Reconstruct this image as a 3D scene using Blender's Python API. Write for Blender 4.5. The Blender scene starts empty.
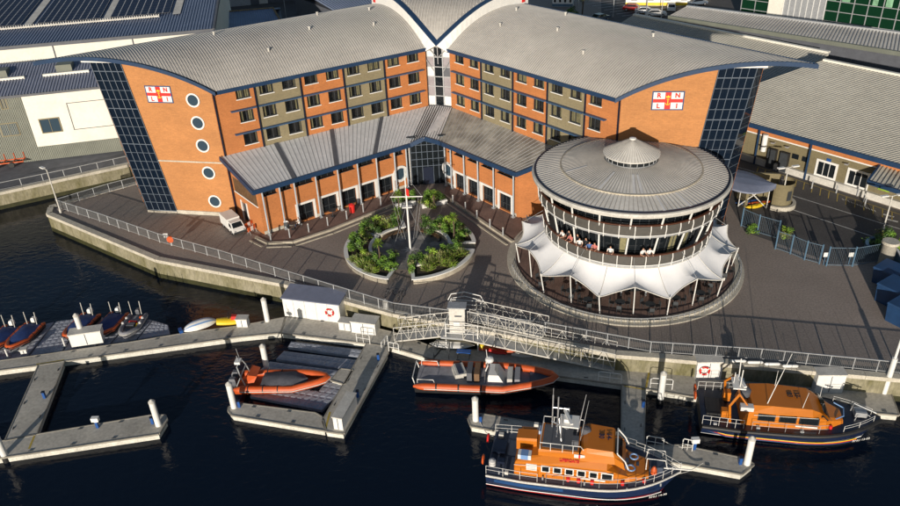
import bpy, bmesh, math, random
from mathutils import Vector, Matrix
random.seed(7)
S = bpy.context.scene
COL = S.collection
PI = math.pi
R = math.radians

# ---------------------------------------------------------------- camera model
FOC, PITCH, ROLL, CAMH = 761.484, 0.529187, -0.0453320944, 42.0
FWD = Vector((0, math.cos(PITCH), -math.sin(PITCH)))
_r = Vector((1, 0, 0)); _u = Vector((0, math.sin(PITCH), math.cos(PITCH)))
RGT = math.cos(ROLL)*_r + math.sin(ROLL)*_u
UPV = -math.sin(ROLL)*_r + math.cos(ROLL)*_u
def G(px, py, z=3.0):
    """survey point: where the sight line through photo pixel (px,py) meets height z"""
    d = FWD*FOC + RGT*(px-450) - UPV*(py-253)
    t = (z-CAMH)/d.z
    return Vector((d.x*t, d.y*t, z))
def G2(px, py, z=3.0):
    g = G(px, py, z); return (g.x, g.y)

cam = bpy.data.cameras.new('camera'); camo = bpy.data.objects.new('camera', cam); COL.objects.link(camo)
cam.sensor_width = 36; cam.lens = FOC/900*36; cam.clip_end = 4000; cam.clip_start = .5
M = Matrix.Identity(4)
for i, ax in enumerate((RGT, UPV, -FWD)):
    for j in range(3): M[j][i] = ax[j]
M.translation = Vector((0, 0, CAMH))
camo.matrix_world = M
S.camera = camo

# ---------------------------------------------------------------- light
SUN_EL, SUN_AZ = R(11.5), R(194)          # azimuth clockwise from +Y
w = bpy.data.worlds.new('World'); S.world = w; w.use_nodes = True
nt = w.node_tree; nt.nodes.clear()
sk = nt.nodes.new('ShaderNodeTexSky'); sk.sky_type = 'NISHITA'; sk.sun_disc = False
sk.sun_elevation = SUN_EL; sk.sun_rotation = SUN_AZ; sk.air_density = 1.0; sk.dust_density = .6; sk.ozone_density = 1.5
bg = nt.nodes.new('ShaderNodeBackground'); bg.inputs[1].default_value = .085
ow = nt.nodes.new('ShaderNodeOutputWorld')
nt.links.new(sk.outputs[0], bg.inputs[0]); nt.links.new(bg.outputs[0], ow.inputs[0])
sl = bpy.data.lights.new('sun', 'SUN'); sl.energy = 5.0; sl.angle = R(.5); sl.color = (1, .91, .79)
so = bpy.data.objects.new('sun', sl); COL.objects.link(so)
dsun = Vector((math.sin(SUN_AZ)*math.cos(SUN_EL), math.cos(SUN_AZ)*math.cos(SUN_EL), math.sin(SUN_EL)))
so.rotation_euler = dsun.to_track_quat('Z', 'Y').to_euler(); so.location = (0, -20, 80)
S.view_settings.view_transform = 'Standard'; S.view_settings.look = 'None'
S.view_settings.exposure = .05; S.view_settings.gamma = 1
S.view_settings.use_curve_mapping = False
S.render.engine = 'CYCLES'
try: S.cycles.transparent_max_bounces = 16
except Exception: pass

# ---------------------------------------------------------------- materials
def hx(s):
    s = s.lstrip('#'); v = [int(s[i:i+2], 16)/255 for i in (0, 2, 4)]
    return tuple((c/12.92 if c <= .04045 else ((c+.055)/1.055)**2.4) for c in v)
def mat(name, col, rough=.7, var=.18, scale=1.2, bump=0, metal=0, col2=None, scale2=None, stretch=(1,1,1), spec=.5, fine=.0, alpha=None):
    m = bpy.data.materials.new(name); m.use_nodes = True
    n = m.node_tree.nodes; l = m.node_tree.links; b = n['Principled BSDF']
    b.inputs['Roughness'].default_value = rough; b.inputs['Metallic'].default_value = metal
    b.inputs['Specular IOR Level'].default_value = spec
    if var <= 0 and not bump:
        b.inputs['Base Color'].default_value = (*col, 1); return m
    tc = n.new('ShaderNodeTexCoord'); mp = n.new('ShaderNodeMapping'); mp.inputs['Scale'].default_value = stretch
    l.new(tc.outputs['Object'], mp.inputs[0])
    no = n.new('ShaderNodeTexNoise'); no.inputs['Scale'].default_value = scale; no.inputs['Detail'].default_value = 8; no.inputs['Roughness'].default_value = .65
    l.new(mp.outputs[0], no.inputs['Vector'])
    mx = n.new('ShaderNodeMix'); mx.data_type = 'RGBA'
    c2 = col2 if col2 else tuple(c*(1-var*1.6) for c in col)
    c1 = col if col2 else tuple(min(1, c*(1+var*.9)) for c in col)
    cr = n.new('ShaderNodeMapRange'); cr.inputs[1].default_value = .32; cr.inputs[2].default_value = .68
    l.new(no.outputs['Fac'], cr.inputs[0]); l.new(cr.outputs[0], mx.inputs['Factor'])
    mx.inputs['A'].default_value = (*c1, 1); mx.inputs['B'].default_value = (*c2, 1)
    out = mx.outputs['Result']
    if fine:
        n2 = n.new('ShaderNodeTexNoise'); n2.inputs['Scale'].default_value = scale2 or scale*9; n2.inputs['Detail'].default_value = 4
        l.new(mp.outputs[0], n2.inputs['Vector'])
        mr = n.new('ShaderNodeMapRange'); mr.inputs[1].default_value = .3; mr.inputs[2].default_value = .7; mr.inputs[3].default_value = 1-fine; mr.inputs[4].default_value = 1+fine*.6
        l.new(n2.outputs['Fac'], mr.inputs[0])
        vm = n.new('ShaderNodeVectorMath'); vm.operation = 'SCALE'
        l.new(out, vm.inputs[0]); l.new(mr.outputs[0], vm.inputs['Scale']); out = vm.outputs[0]
    l.new(out, b.inputs['Base Color'])
    if bump:
        bp = n.new('ShaderNodeBump'); bp.inputs['Strength'].default_value = bump; bp.inputs['Distance'].default_value = .05
        n3 = n.new('ShaderNodeTexNoise'); n3.inputs['Scale'].default_value = scale*6; n3.inputs['Detail'].default_value = 6
        l.new(mp.outputs[0], n3.inputs['Vector']); l.new(n3.outputs['Fac'], bp.inputs['Height']); l.new(bp.outputs[0], b.inputs['Normal'])
    return m
def brick(name, col, mortar, course=.075, ln=.225, amt=.5):
    """brick courses by height, offset joints along the wall, blotchy firing colours"""
    m = mat(name, col, rough=.85, var=.09, scale=.22, fine=.12, scale2=4.5, stretch=(1, 1, 2.2))
    n = m.node_tree.nodes; l = m.node_tree.links; b = n['Principled BSDF']
    src = b.inputs['Base Color'].links[0].from_socket
    tc = n.new('ShaderNodeTexCoord'); sx = n.new('ShaderNodeSeparateXYZ'); l.new(tc.outputs['Object'], sx.inputs[0])
    ad = n.new('ShaderNodeMath'); ad.operation = 'ADD'; l.new(sx.outputs[0], ad.inputs[0]); l.new(sx.outputs[1], ad.inputs[1])
    cb = n.new('ShaderNodeCombineXYZ'); l.new(ad.outputs[0], cb.inputs[0]); l.new(sx.outputs[2], cb.inputs[1])
    bt = n.new('ShaderNodeTexBrick'); bt.inputs['Scale'].default_value = 1; bt.inputs['Mortar Size'].default_value = .008
    bt.inputs['Brick Width'].default_value = ln*1.6; bt.inputs['Row Height'].default_value = course*2
    bt.inputs['Color1'].default_value = (1, 1, 1, 1); bt.inputs['Color2'].default_value = (.80, .80, .80, 1); bt.inputs['Mortar'].default_value = (.62, .62, .62, 1)
    l.new(cb.outputs[0], bt.inputs['Vector'])
    mu = n.new('ShaderNodeMix'); mu.data_type = 'RGBA'; mu.blend_type = 'MULTIPLY'; mu.inputs['Factor'].default_value = amt
    l.new(src, mu.inputs['A']); l.new(bt.outputs['Color'], mu.inputs['B']); l.new(mu.outputs['Result'], b.inputs['Base Color'])
    return m
def glassmat(name, tint=(.012, .016, .02), rough=.04, trans=.0):
    m = bpy.data.materials.new(name); m.use_nodes = True
    n = m.node_tree.nodes; l = m.node_tree.links; b = n['Principled BSDF']
    b.inputs['Base Color'].default_value = (*tint, 1); b.inputs['Roughness'].default_value = rough; b.inputs['IOR'].default_value = 1.5
    tc = n.new('ShaderNodeTexCoord'); no = n.new('ShaderNodeTexNoise'); no.inputs['Scale'].default_value = .8; no.inputs['Detail'].default_value = 1
    l.new(tc.outputs['Object'], no.inputs['Vector'])
    bp = n.new('ShaderNodeBump'); bp.inputs['Strength'].default_value = .06; bp.inputs['Distance'].default_value = .05; l.new(no.outputs['Fac'], bp.inputs['Height']); l.new(bp.outputs[0], b.inputs['Normal'])
    if trans:
        tr = n.new('ShaderNodeBsdfTransparent'); mx = n.new('ShaderNodeMixShader'); mx.inputs[0].default_value = 1-trans
        l.new(tr.outputs[0], mx.inputs[1]); l.new(b.outputs[0], mx.inputs[2]); l.new(mx.outputs[0], n['Material Output'].inputs[0])
    return m

MT = {}
MT['brick'] = brick('orange_brick', (.49, .180, .056), 0)
MT['brickend'] = brick('tan_orange_brick', (.47, .205, .070), 0)
MT['olive'] = brick('olive_brick', (.25, .21, .125), 0)
MT['hallwall'] = brick('dark_olive_brick', (.185, .155, .085), 0)
MT['roofmetal'] = mat('standing_seam_metal', (.39, .37, .34), .5, .13, .18, metal=.0, fine=.10, scale2=2.0)
MT['seam'] = mat('seam_edge', (.49, .465, .43), .45, .08, .6)
MT['roofgap'] = mat('roof_pan', (.26, .28, .34), .55, .12, .3)
MT['roofdark'] = mat('blue_grey_roof', (.17, .19, .26), .5, .12, .2, fine=.1)
MT['bluepaint'] = mat('navy_blue_paint', (.014, .040, .095), .45, .12, .8)
MT['navy'] = mat('deep_navy_paint', (.008, .013, .03), .35, .12, .8)
MT['ledgeblue'] = mat('ledge_blue_paint', (.035, .085, .17), .45, .1, .8)
MT['white'] = mat('white_paint', (.70, .69, .66), .5, .05, 1.5, fine=.05)
MT['offwhite'] = mat('weathered_white', (.54, .52, .475), .6, .14, .8, fine=.15)
MT['cream'] = mat('cream_cladding', (.74, .71, .62), .6, .06, .35, fine=.06)
MT['alum'] = mat('aluminium', (.55, .55, .56), .35, .08, 2, metal=.6)
MT['galv'] = mat('galvanised_steel', (.40, .41, .42), .45, .12, 3, metal=.3)
MT['darksteel'] = mat('dark_steel', (.04, .045, .05), .5, .15, 2)
MT['black'] = mat('black_rubber', (.015, .015, .016), .6, .2, 3)
MT['glass'] = glassmat('dark_window_glass', (.010, .013, .016))
MT['glassclear'] = glassmat('clear_window_glass', (.02, .024, .028), .03, .72)
MT['glassblue'] = glassmat('blue_reflection_glass', (.035, .060, .085))  # tint includes the grey reflection of the round window panes
MT['glassgreen'] = glassmat('green_glass', (.005, .030, .014), .08)
MT['towerglass'] = glassmat('tower_glass', (.005, .010, .020))
MT['interior'] = mat('dark_interior', (.02, .018, .016), .9, .3, 1)
MT['curtain'] = mat('olive_curtain', (.23, .21, .11), .9, .2, 4)
MT['concrete'] = mat('concrete', (.28, .26, .22), .85, .16, .5, bump=.2, fine=.2)
MT['coping'] = mat('pale_coping_stone', (.50, .46, .38), .8, .14, .8, fine=.2)
MT['kerb'] = mat('kerb_stone', (.46, .41, .32), .8, .18, 1.2, fine=.2)
MT['redpave'] = mat('red_brown_paving', (.20, .125, .10), .8, .2, .6, fine=.25, scale2=9)
MT['pave'] = mat('dark_clay_pavers', (.28, .23, .195), .8, .14, .07, fine=.25, scale2=6)
MT['asphalt'] = mat('asphalt', (.085, .078, .074), .85, .2, .15, fine=.25, scale2=5)
MT['line'] = mat('road_paint_white', (.60, .59, .55), .7, .25, 2, fine=.25)
MT['yellowline'] = mat('road_paint_yellow', (.45, .33, .06), .7, .25, 2)
MT['decking'] = mat('grey_pontoon_deck', (.46, .43, .37), .8, .16, .35, fine=.2, scale2=4)
MT['pontoonside'] = mat('pontoon_concrete_float', (.62, .60, .53), .75, .15, .7, fine=.2)
MT['timber'] = mat('weathered_fender_timber', (.30, .20, .09), .8, .25, 1.5)
MT['float'] = mat('grey_plastic_float', (.30, .32, .37), .6, .15, 1.0, fine=.12)
MT['orange'] = mat('lifeboat_orange', (.50, .150, .009), .42, .05, .8)
MT['hypalon'] = mat('orange_hypalon', (.52, .085, .015), .5, .12, 1.2)
MT['hullnavy'] = mat('hull_navy', (.010, .018, .05), .3, .1, .8)
MT['hullmid'] = mat('hull_mid_blue', (.012, .024, .068), .3, .08, .8)
MT['hullblue'] = mat('hull_blue', (.02, .065, .18), .35, .08, .8)
MT['deckblue'] = mat('deck_grey_blue', (.05, .065, .10), .65, .15, 1.0)
MT['deckgrey'] = mat('boat_deck_grey', (.24, .24, .26), .7, .15, 1.5)
MT['red'] = mat('red_paint', (.60, .025, .02), .45, .08, 1)
MT['yellow'] = mat('yellow_paint', (.80, .55, .02), .5, .08, 1)
MT['blueplastic'] = mat('blue_plastic', (.012, .07, .26), .45, .08, 1)
MT['coverblue'] = mat('blue_boat_cover', (.014, .04, .15), .75, .2, 1.5, bump=.5)
MT['covergrey'] = mat('grey_tarpaulin', (.09, .09, .105), .8, .2, 1.5, bump=.5)
MT['fabric'] = mat('white_tensile_fabric', (.74, .74, .75), .75, .04, .5)
MT['bluefence'] = mat('blue_fence_paint', (.075, .145, .22), .5, .1, 1)
MT['skin'] = mat('skin', (.48, .26, .17), .6, .05, 3)
MT['hair'] = mat('dark_hair', (.03, .018, .01), .8, .1, 3)
MT['denim'] = mat('denim', (.03, .05, .10), .9, .1, 3)
MT['woodrail'] = mat('hardwood_rail', (.10, .035, .018), .5, .2, 2)
MT['soffit'] = mat('timber_soffit', (.16, .09, .045), .6, .2, 1)
MT['bark'] = mat('bark', (.10, .07, .045), .9, .3, 4)
MT['leafA'] = mat('leaf_dark', (.055, .115, .018), .6, .35, 1.6)
MT['leafB'] = mat('leaf_mid', (.12, .23, .025), .6, .3, 1.6)
MT['leafC'] = mat('leaf_lime', (.25, .38, .035), .6, .3, 1.6)
MT['leafD'] = mat('leaf_olive', (.23, .23, .08), .6, .3, 1.6)
MT['soil'] = mat('planting_soil', (.045, .032, .02), .95, .3, 2)
MT['ribbed'] = mat('grey_green_cladding', (.15, .16, .13), .6, .1, .5)
MT['algae'] = mat('algae_stained_concrete', (.30, .27, .19), .85, .2, .7, col2=(.11, .10, .035), bump=.2, fine=.25, stretch=(1, 1, .35))
MT['slime'] = mat('tidal_slime', (.035, .035, .012), .5, .3, 1.5)
MT['cellblue'] = mat('solar_cell', (.006, .010, .034), .45, .2, 3, spec=.25)
MT['darkpanel'] = mat('slate_panel', (.09, .095, .11), .6, .1, 1)

# ---------------------------------------------------------------- mesh builder
ORG = {}
class MB:
    def __init__(s): s.v = []; s.f = []; s.m = []
    def add(s, vs, fs, mi=0):
        o = len(s.v); s.v += [tuple(v) for v in vs]
        for f in fs: s.f.append(tuple(i+o for i in f)); s.m.append(mi)
        return s
    def quad(s, a, b, c, d, mi=0): return s.add([a, b, c, d], [(0, 1, 2, 3)], mi)
    def hexa(s, p, mi=0):   # 8 points: bottom 4, top 4
        return s.add(p, [(3, 2, 1, 0), (4, 5, 6, 7), (0, 1, 5, 4), (1, 2, 6, 5), (2, 3, 7, 6), (3, 0, 4, 7)], mi)
    def box(s, c, d, rz=0, mi=0):
        cx, cy, cz = c; a, b, h = d[0]/2, d[1]/2, d[2]/2; co, si = math.cos(rz), math.sin(rz)
        p = []
        for z in (-h, h):
            for x, y in ((-a, -b), (a, -b), (a, b), (-a, b)): p.append((cx+x*co-y*si, cy+x*si+y*co, cz+z))
        return s.hexa(p, mi)
    def beam(s, p, q, w=.1, h=None, mi=0):
        p = Vector(p); q = Vector(q); h = h or w; d = (q-p)
        if d.length < 1e-5: return s
        d.normalize(); up = Vector((0, 0, 1)) if abs(d.z) < .97 else Vector((1, 0, 0))
        x = d.cross(up).normalized()*w/2; y = x.cross(d).normalized()*h/2
        return s.hexa([p-x-y, p+x-y, q+x-y, q-x-y, p-x+y, p+x+y, q+x+y, q-x+y], mi)
    def tube(s, p, q, r, n=8, r2=None, mi=0): return s.path([p, q], [r, r if r2 is None else r2], n, mi)
    def path(s, pts, r, n=8, mi=0, closed=False, cap=True):
        pts = [Vector(p) for p in pts]; k = len(pts)
        rr = r if isinstance(r, (list, tuple)) else [r]*k
        o = len(s.v); ref = None
        for i, p in enumerate(pts):
            if closed: t = pts[(i+1) % k]-pts[i-1]
            else: t = (pts[min(i+1, k-1)]-pts[max(i-1, 0)])
            t.normalize()
            if ref is None: ref = Vector((0, 0, 1)) if abs(t.z) < .9 else Vector((1, 0, 0))
            x = t.cross(ref)
            if x.length < 1e-4: x = t.cross(Vector((0, 1, 0)))
            x.normalize(); y = x.cross(t)
            for j in range(n):
                a = 2*PI*j/n; s.v.append(tuple(p+(x*math.cos(a)+y*math.sin(a))*rr[i]))
        for i in range(k if closed else k-1):
            a0 = o+i*n; b0 = o+((i+1) % k)*n
            for j in range(n): s.f.append((a0+j, a0+(j+1) % n, b0+(j+1) % n, b0+j)); s.m.append(mi)
        if cap and not closed:
            s.f.append(tuple(o+j for j in range(n))[::-1]); s.m.append(mi)
            s.f.append(tuple(o+(k-1)*n+j for j in range(n))); s.m.append(mi)
        return s
    def prism(s, poly, z0, z1, mi=0, side=None, bottom=True):
        n = len(poly); a = sum(poly[i][0]*poly[(i+1) % n][1]-poly[(i+1) % n][0]*poly[i][1] for i in range(n))
        if a < 0: poly = poly[::-1]
        zt = z1 if isinstance(z1, (list, tuple)) else [z1]*n
        o = len(s.v); s.v += [(p[0], p[1], z0) for p in poly]+[(p[0], p[1], zt[i]) for i, p in enumerate(poly)]
        s.f.append(tuple(o+n+i for i in range(n))); s.m.append(mi)
        if bottom: s.f.append(tuple(o+i for i in range(n))[::-1]); s.m.append(mi)
        for i in range(n):
            j = (i+1) % n; s.f.append((o+i, o+j, o+n+j, o+n+i)); s.m.append(mi if side is None else side)
        return s
    def lathe(s, prof, c=(0, 0), n=32, a0=0, a1=2*PI, mi=0):
        full = abs(a1-a0-2*PI) < 1e-6; k = len(prof); o = len(s.v); cols = n if full else n+1
        for i in range(cols):
            a = a0+(a1-a0)*i/n
            for r, z in prof: s.v.append((c[0]+r*math.cos(a), c[1]+r*math.sin(a), z))
        for i in range(n):
            b = (i+1) % cols
            for j in range(k-1):
                s.f.append((o+i*k+j, o+b*k+j, o+b*k+j+1, o+i*k+j+1)); s.m.append(mi if not isinstance(mi, (list, tuple)) else mi[j])
        return s
    def loft(s, rings, mi=0, closed=True, cap=True):
        k = len(rings[0]); o = len(s.v)
        for r in rings: s.v += [tuple(p) for p in r]
        for i in range(len(rings)-1):
            for j in range(k if closed else k-1):
                jj = (j+1) % k
                s.f.append((o+i*k+j, o+i*k+jj, o+(i+1)*k+jj, o+(i+1)*k+j)); s.m.append(mi[j] if isinstance(mi, (list, tuple)) else mi)
        if cap and closed:
            m0 = mi[0] if isinstance(mi, (list, tuple)) else mi
            s.f.append(tuple(o+j for j in range(k))[::-1]); s.m.append(m0)
            s.f.append(tuple(o+(len(rings)-1)*k+j for j in range(k))); s.m.append(m0)
        return s
    def build(s, name, mats, parent=None, smooth=False, recalc=True, org=None):
        if isinstance(mats, str): mats = [mats]
        me = bpy.data.meshes.new(name)
        o = org if org is not None else (ORG.get(parent.name) if parent else None)
        vs = s.v if o is None else [(v[0]-o[0], v[1]-o[1], v[2]-o[2]) for v in s.v]
        me.from_pydata(vs, [], s.f); me.validate(clean_customdata=False)
        for m in mats: me.materials.append(MT[m] if isinstance(m, str) else m)
        if len(me.polygons) == len(s.m):
            for p, m in zip(me.polygons, s.m): p.material_index = m
        if recalc:
            bm = bmesh.new(); bm.from_mesh(me); bmesh.ops.recalc_face_normals(bm, faces=bm.faces); bm.to_mesh(me); bm.free()
        if smooth:
            me.polygons.foreach_set('use_smooth', [True]*len(me.polygons))
            try: me.set_sharp_from_angle(angle=R(38))
            except Exception: pass
        ob = bpy.data.objects.new(name, me); COL.objects.link(ob)
        if parent: ob.parent = parent
        if org is not None and parent is None: ob.location = org
        if o is not None: ORG[ob.name] = o
        return ob

def tag(o, label=None, cat=None, group=None, kind=None):
    if label: o['label'] = label
    if cat: o['category'] = cat
    if group: o['group'] = group
    if kind: o['kind'] = kind
    return o
def thing(name, label, cat, loc=(0, 0, 0), rz=0, group=None, world=False):
    """an Empty at the thing's base; world=True: the parts are given in site coordinates"""
    o = bpy.data.objects.new(name, None); COL.objects.link(o); o.location = loc; o.rotation_euler = (0, 0, rz); o.empty_display_size = .3
    if world: ORG[o.name] = tuple(loc)
    return tag(o, label, cat, group)
def struct(mb, name, mats, **k): return tag(mb.build(name, mats, **k), kind='structure')
def dup(root, loc=None, rz=None, label=None, scale=None):
    r = root.copy(); COL.objects.link(r)
    if loc is not None: r.location = loc
    if rz is not None: r.rotation_euler = (0, 0, rz)
    if scale is not None: r.scale = scale if isinstance(scale, (tuple, list)) else (scale,)*3
    if label: r['label'] = label
    for ch in list(root.children):
        c = ch.copy(); COL.objects.link(c); c.parent = r
        for g in list(ch.children):
            d = g.copy(); COL.objects.link(d); d.parent = c
    return r
def text(txt, size, origin, xdir, ydir, m, parent, name='lettering', off=.0, align='CENTER', bold=0.0):
    cu = bpy.data.curves.new(name, 'FONT'); cu.body = txt; cu.size = size; cu.align_x = align; cu.align_y = 'CENTER'; cu.extrude = .008; cu.offset = bold
    to = bpy.data.objects.new('tmp', cu); COL.objects.link(to)
    dg = bpy.context.evaluated_depsgraph_get(); dg.update(); me = bpy.data.meshes.new_from_object(to.evaluated_get(dg))
    bpy.data.objects.remove(to); bpy.data.curves.remove(cu)
    x = Vector(xdir).normalized(); y = Vector(ydir).normalized(); z = x.cross(y)
    T = Matrix.Identity(4)
    for i, ax in enumerate((x, y, z)):
        for j in range(3): T[j][i] = ax[j]
    o = ORG.get(parent.name, (0, 0, 0)) if parent else (0, 0, 0)
    T.translation = Vector(origin)+z*off-Vector(o)
    me.transform(T); me.materials.clear(); me.materials.append(MT[m]); me.name = name
    ob = bpy.data.objects.new(name, me); COL.objects.link(ob)
    if parent: ob.parent = parent; ORG[ob.name] = o
    return ob
def L3(a, b, t): a = Vector(a); b = Vector(b); return a+(b-a)*t
class Fr:
    """wall frame: t along the wall, o outward, z up"""
    def __init__(s, P0, d, front):
        s.P = Vector((P0[0], P0[1])); s.d = Vector((d[0], d[1])).normalized(); f = Vector((front[0], front[1])); f = f-s.d*f.dot(s.d); s.f = f.normalized()
    def p(s, t, o, z): q = s.P+s.d*t+s.f*o; return Vector((q.x, q.y, z))
    def box(s, mb, t0, t1, o0, o1, z0, z1, mi=0):
        return mb.hexa([s.p(t0, o0, z0), s.p(t1, o0, z0), s.p(t1, o1, z0), s.p(t0, o1, z0), s.p(t0, o0, z1), s.p(t1, o0, z1), s.p(t1, o1, z1), s.p(t0, o1, z1)], mi)
def wall_grid(mb, fr, L, z0, z1, ops, cuts=(), mi=lambda t: 0, reveal=.22, t_start=0, back=True):
    ts = sorted(set([t_start, L]+[c for c in cuts]+[round(o[0], 4) for o in ops]+[round(o[1], 4) for o in ops]))
    zs = sorted(set([z0, z1]+[round(o[2], 4) for o in ops]+[round(o[3], 4) for o in ops]))
    for i in range(len(ts)-1):
        for j in range(len(zs)-1):
            a, b, c, d = ts[i], ts[i+1], zs[j], zs[j+1]; tm = (a+b)/2; zm = (c+d)/2
            if any(o[0] < tm < o[1] and o[2] < zm < o[3] for o in ops): continue
            mb.quad(fr.p(a, 0, c), fr.p(b, 0, c), fr.p(b, 0, d), fr.p(a, 0, d), mi(tm))
    for o in ops:
        a, b, c, d = o[:4]; k = mi((a+b)/2)
        for (p, q) in (((a, c), (b, c)), ((b, c), (b, d)), ((b, d), (a, d)), ((a, d), (a, c))):
            mb.quad(fr.p(p[0], 0, p[1]), fr.p(q[0], 0, q[1]), fr.p(q[0], -reveal, q[1]), fr.p(p[0], -reveal, p[1]), k)
def ribroof(mb, a, b, c, d, sp=.33, h=.07, wd=.06, mi=1, skip=True):
    """seams running from eave a-b up to ridge d-c"""
    a, b, c, d = map(Vector, (a, b, c, d)); n = max(2, int((b-a).length/sp)); nrm = (b-a).cross(d-a).normalized()
    if nrm.z < 0: nrm = -nrm
    for i in range(n+1):
        t = i/n; p = a+(b-a)*t; q = d+(c-d)*t; x = (b-a).normalized()*wd/2
        mb.add([p-x, p+x, q+x, q-x, p-x*.7+nrm*h, p+x*.7+nrm*h, q+x*.7+nrm*h, q-x*.7+nrm*h], [(0, 1, 5, 4), (4, 5, 6, 7), (1, 2, 6, 5), (3, 0, 4, 7), (2, 3, 7, 6)], mi)
def slab(mb, pts, th, mi=0):
    """roof plate: 3D polygon given thickness downwards"""
    n = len(pts); P = [Vector(p) for p in pts]; Q = [p-Vector((0, 0, th)) for p in P]
    mb.add(P+Q, [tuple(range(n)), tuple(range(2*n-1, n-1, -1))]+[(i, (i+1) % n, n+(i+1) % n, n+i) for i in range(n)], mi)
# ================================================================ SETTING
WZ = .9      # water level; the promenade stands about 2 m above it
# water with fine ripples
wm = bpy.data.materials.new('harbour_water'); wm.use_nodes = True
n = wm.node_tree.nodes; l = wm.node_tree.links; b = n['Principled BSDF']
b.inputs['Base Color'].default_value = (.0026, .0062, .015, 1); b.inputs['Roughness'].default_value = .07; b.inputs['IOR'].default_value = 1.33
tc = n.new('ShaderNodeTexCoord'); mp = n.new('ShaderNodeMapping'); mp.inputs['Scale'].default_value = (1, 1.7, 1); mp.inputs['Rotation'].default_value = (0, 0, .35)
l.new(tc.outputs['Object'], mp.inputs[0])
n1 = n.new('ShaderNodeTexNoise'); n1.inputs['Scale'].default_value = 1.1; n1.inputs['Detail'].default_value = 5; n1.inputs['Distortion'].default_value = .6
n2 = n.new('ShaderNodeTexNoise'); n2.inputs['Scale'].default_value = .12; n2.inputs['Detail'].default_value = 3
n3 = n.new('ShaderNodeTexNoise'); n3.inputs['Scale'].default_value = .035; n3.inputs['Detail'].default_value = 2
for q in (n1, n2, n3): l.new(mp.outputs[0], q.inputs['Vector'])
ml = n.new('ShaderNodeMath'); ml.operation = 'MULTIPLY'; l.new(n1.outputs['Fac'], ml.inputs[0])
mr = n.new('ShaderNodeMapRange'); mr.inputs[1].default_value = .35; mr.inputs[2].default_value = .65; mr.inputs[3].default_value = .25; mr.inputs[4].default_value = 1.1
l.new(n3.outputs['Fac'], mr.inputs[0]); l.new(mr.outputs[0], ml.inputs[1])
ad = n.new('ShaderNodeMath'); ad.operation = 'ADD'; l.new(ml.outputs[0], ad.inputs[0]); l.new(n2.outputs['Fac'], ad.inputs[1])
bp = n.new('ShaderNodeBump'); bp.inputs['Strength'].default_value = .55; bp.inputs['Distance'].default_value = .12
l.new(ad.outputs[0], bp.inputs['Height']); l.new(bp.outputs[0], b.inputs['Normal'])
MT['water'] = wm
struct(MB().quad((-900, -400, WZ), (900, -400, WZ), (900, 160, WZ), (-900, 160, WZ)), 'water', 'water', recalc=False)

# quay land: top at 3 m, one sheet to the horizon with the basin and inlet cut out
front = [G2(1100, 397), G2(900, 379), G2(665, 358.5), G2(616, 355), G2(393, 314), G2(348, 302), G2(286.7, 285), G2(157, 260), G2(48, 214.5), G2(50, 208), G2(100, 194), G2(150, 180)]
inlet = [G2(190, 169), G2(190, 160)]
rear = [G2(130.7, 164.5), G2(0, 193), G2(-300, 262)]
land = front+inlet+rear+[(-900, 40), (-900, 2500), (1500, 2500), (1500, 40), ]
lm = MB(); lm.prism(land, -4, 3.0, 0, 1)
struct(lm, 'ground', ['pave', 'algae'])
# quay walls: coping, pale upper face, dark slimy tide band
def quay_wall(pts, label, mats=('algae', 'coping', 'slime')):
    P = [Vector((*p, 0)) for p in pts]; t = thing('quay_wall', label, 'quay wall', (P[0].x, P[0].y, 0), world=True)
    A, B, Cc = MB(), MB(), MB()
    for i in range(len(P)-1):
        a, b = P[i], P[i+1]; d = (b-a); L = d.length; d.normalize(); nn = Vector((d.y, -d.x, 0))
        if nn.dot(Vector((0, -1, 0))) < 0: nn = -nn
        def blk(mb, o0, o1, z0, z1, t0=0, t1=L):
            mb.hexa([a+d*t0+nn*o0+Vector((0, 0, z0)), a+d*t1+nn*o0+Vector((0, 0, z0)), a+d*t1+nn*o1+Vector((0, 0, z0)), a+d*t0+nn*o1+Vector((0, 0, z0)),
                     a+d*t0+nn*o0+Vector((0, 0, z1)), a+d*t1+nn*o0+Vector((0, 0, z1)), a+d*t1+nn*o1+Vector((0, 0, z1)), a+d*t0+nn*o1+Vector((0, 0, z1))])
        blk(A, -.3, .10, 1.4, 2.80); blk(Cc, -.3, .13, -1.5, 1.4)
        k = max(1, int(L/2.4))
        for j in range(k): blk(B, -.45, .2, 2.80, 3.16, L*j/k+.012, L*(j+1)/k-.012)
    A.build('wall_face', mats[0], t); B.build('coping', mats[1], t); Cc.build('tide_band', mats[2], t)
    return t
quay_wall([G2(348, 302), G2(286.7, 285), G2(157, 260), G2(48, 214.5)], 'long pale concrete quay wall with green tide line curving below the brown promenade')
quay_wall([G2(48, 214.5), G2(50, 208), G2(100, 194), G2(150, 180)], 'low stone quay wall on the inlet side of the pointed quay end')
quay_wall([G2(130.7, 164.5), G2(0, 193), G2(-300, 262)], 'blotchy concrete wall across the narrow inlet below the grey yard')
quay_wall([G2(1100, 397), G2(900, 379), G2(665, 358.5), G2(616, 355)], 'yellowish stone quay wall behind the two orange lifeboats')
quay_wall([G2(616, 355), G2(393, 314), G2(348, 302)], 'shaded quay wall beneath the white gangways')

# grey concrete yard across the inlet, roads, pavements
def sheet(name, poly, z, m, kind=True):
    mb = MB(); mb.add([(p[0], p[1], z) for p in poly], [tuple(range(len(poly)))]); o = mb.build(name, m, recalc=False)
    if o.data.polygons[0].normal.z < 0: o.data.flip_normals()
    return tag(o, kind='structure')
MT['yard'] = mat('yard_concrete', (.115, .12, .14), .75, .2, .12, fine=.2)
sheet('yard', [G2(0, 192), G2(130, 163.7), G2(175, 154), G2(175, 120), G2(-60, 160), G2(-250, 200), G2(-250, 248)], 3.004, 'yard')
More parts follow.
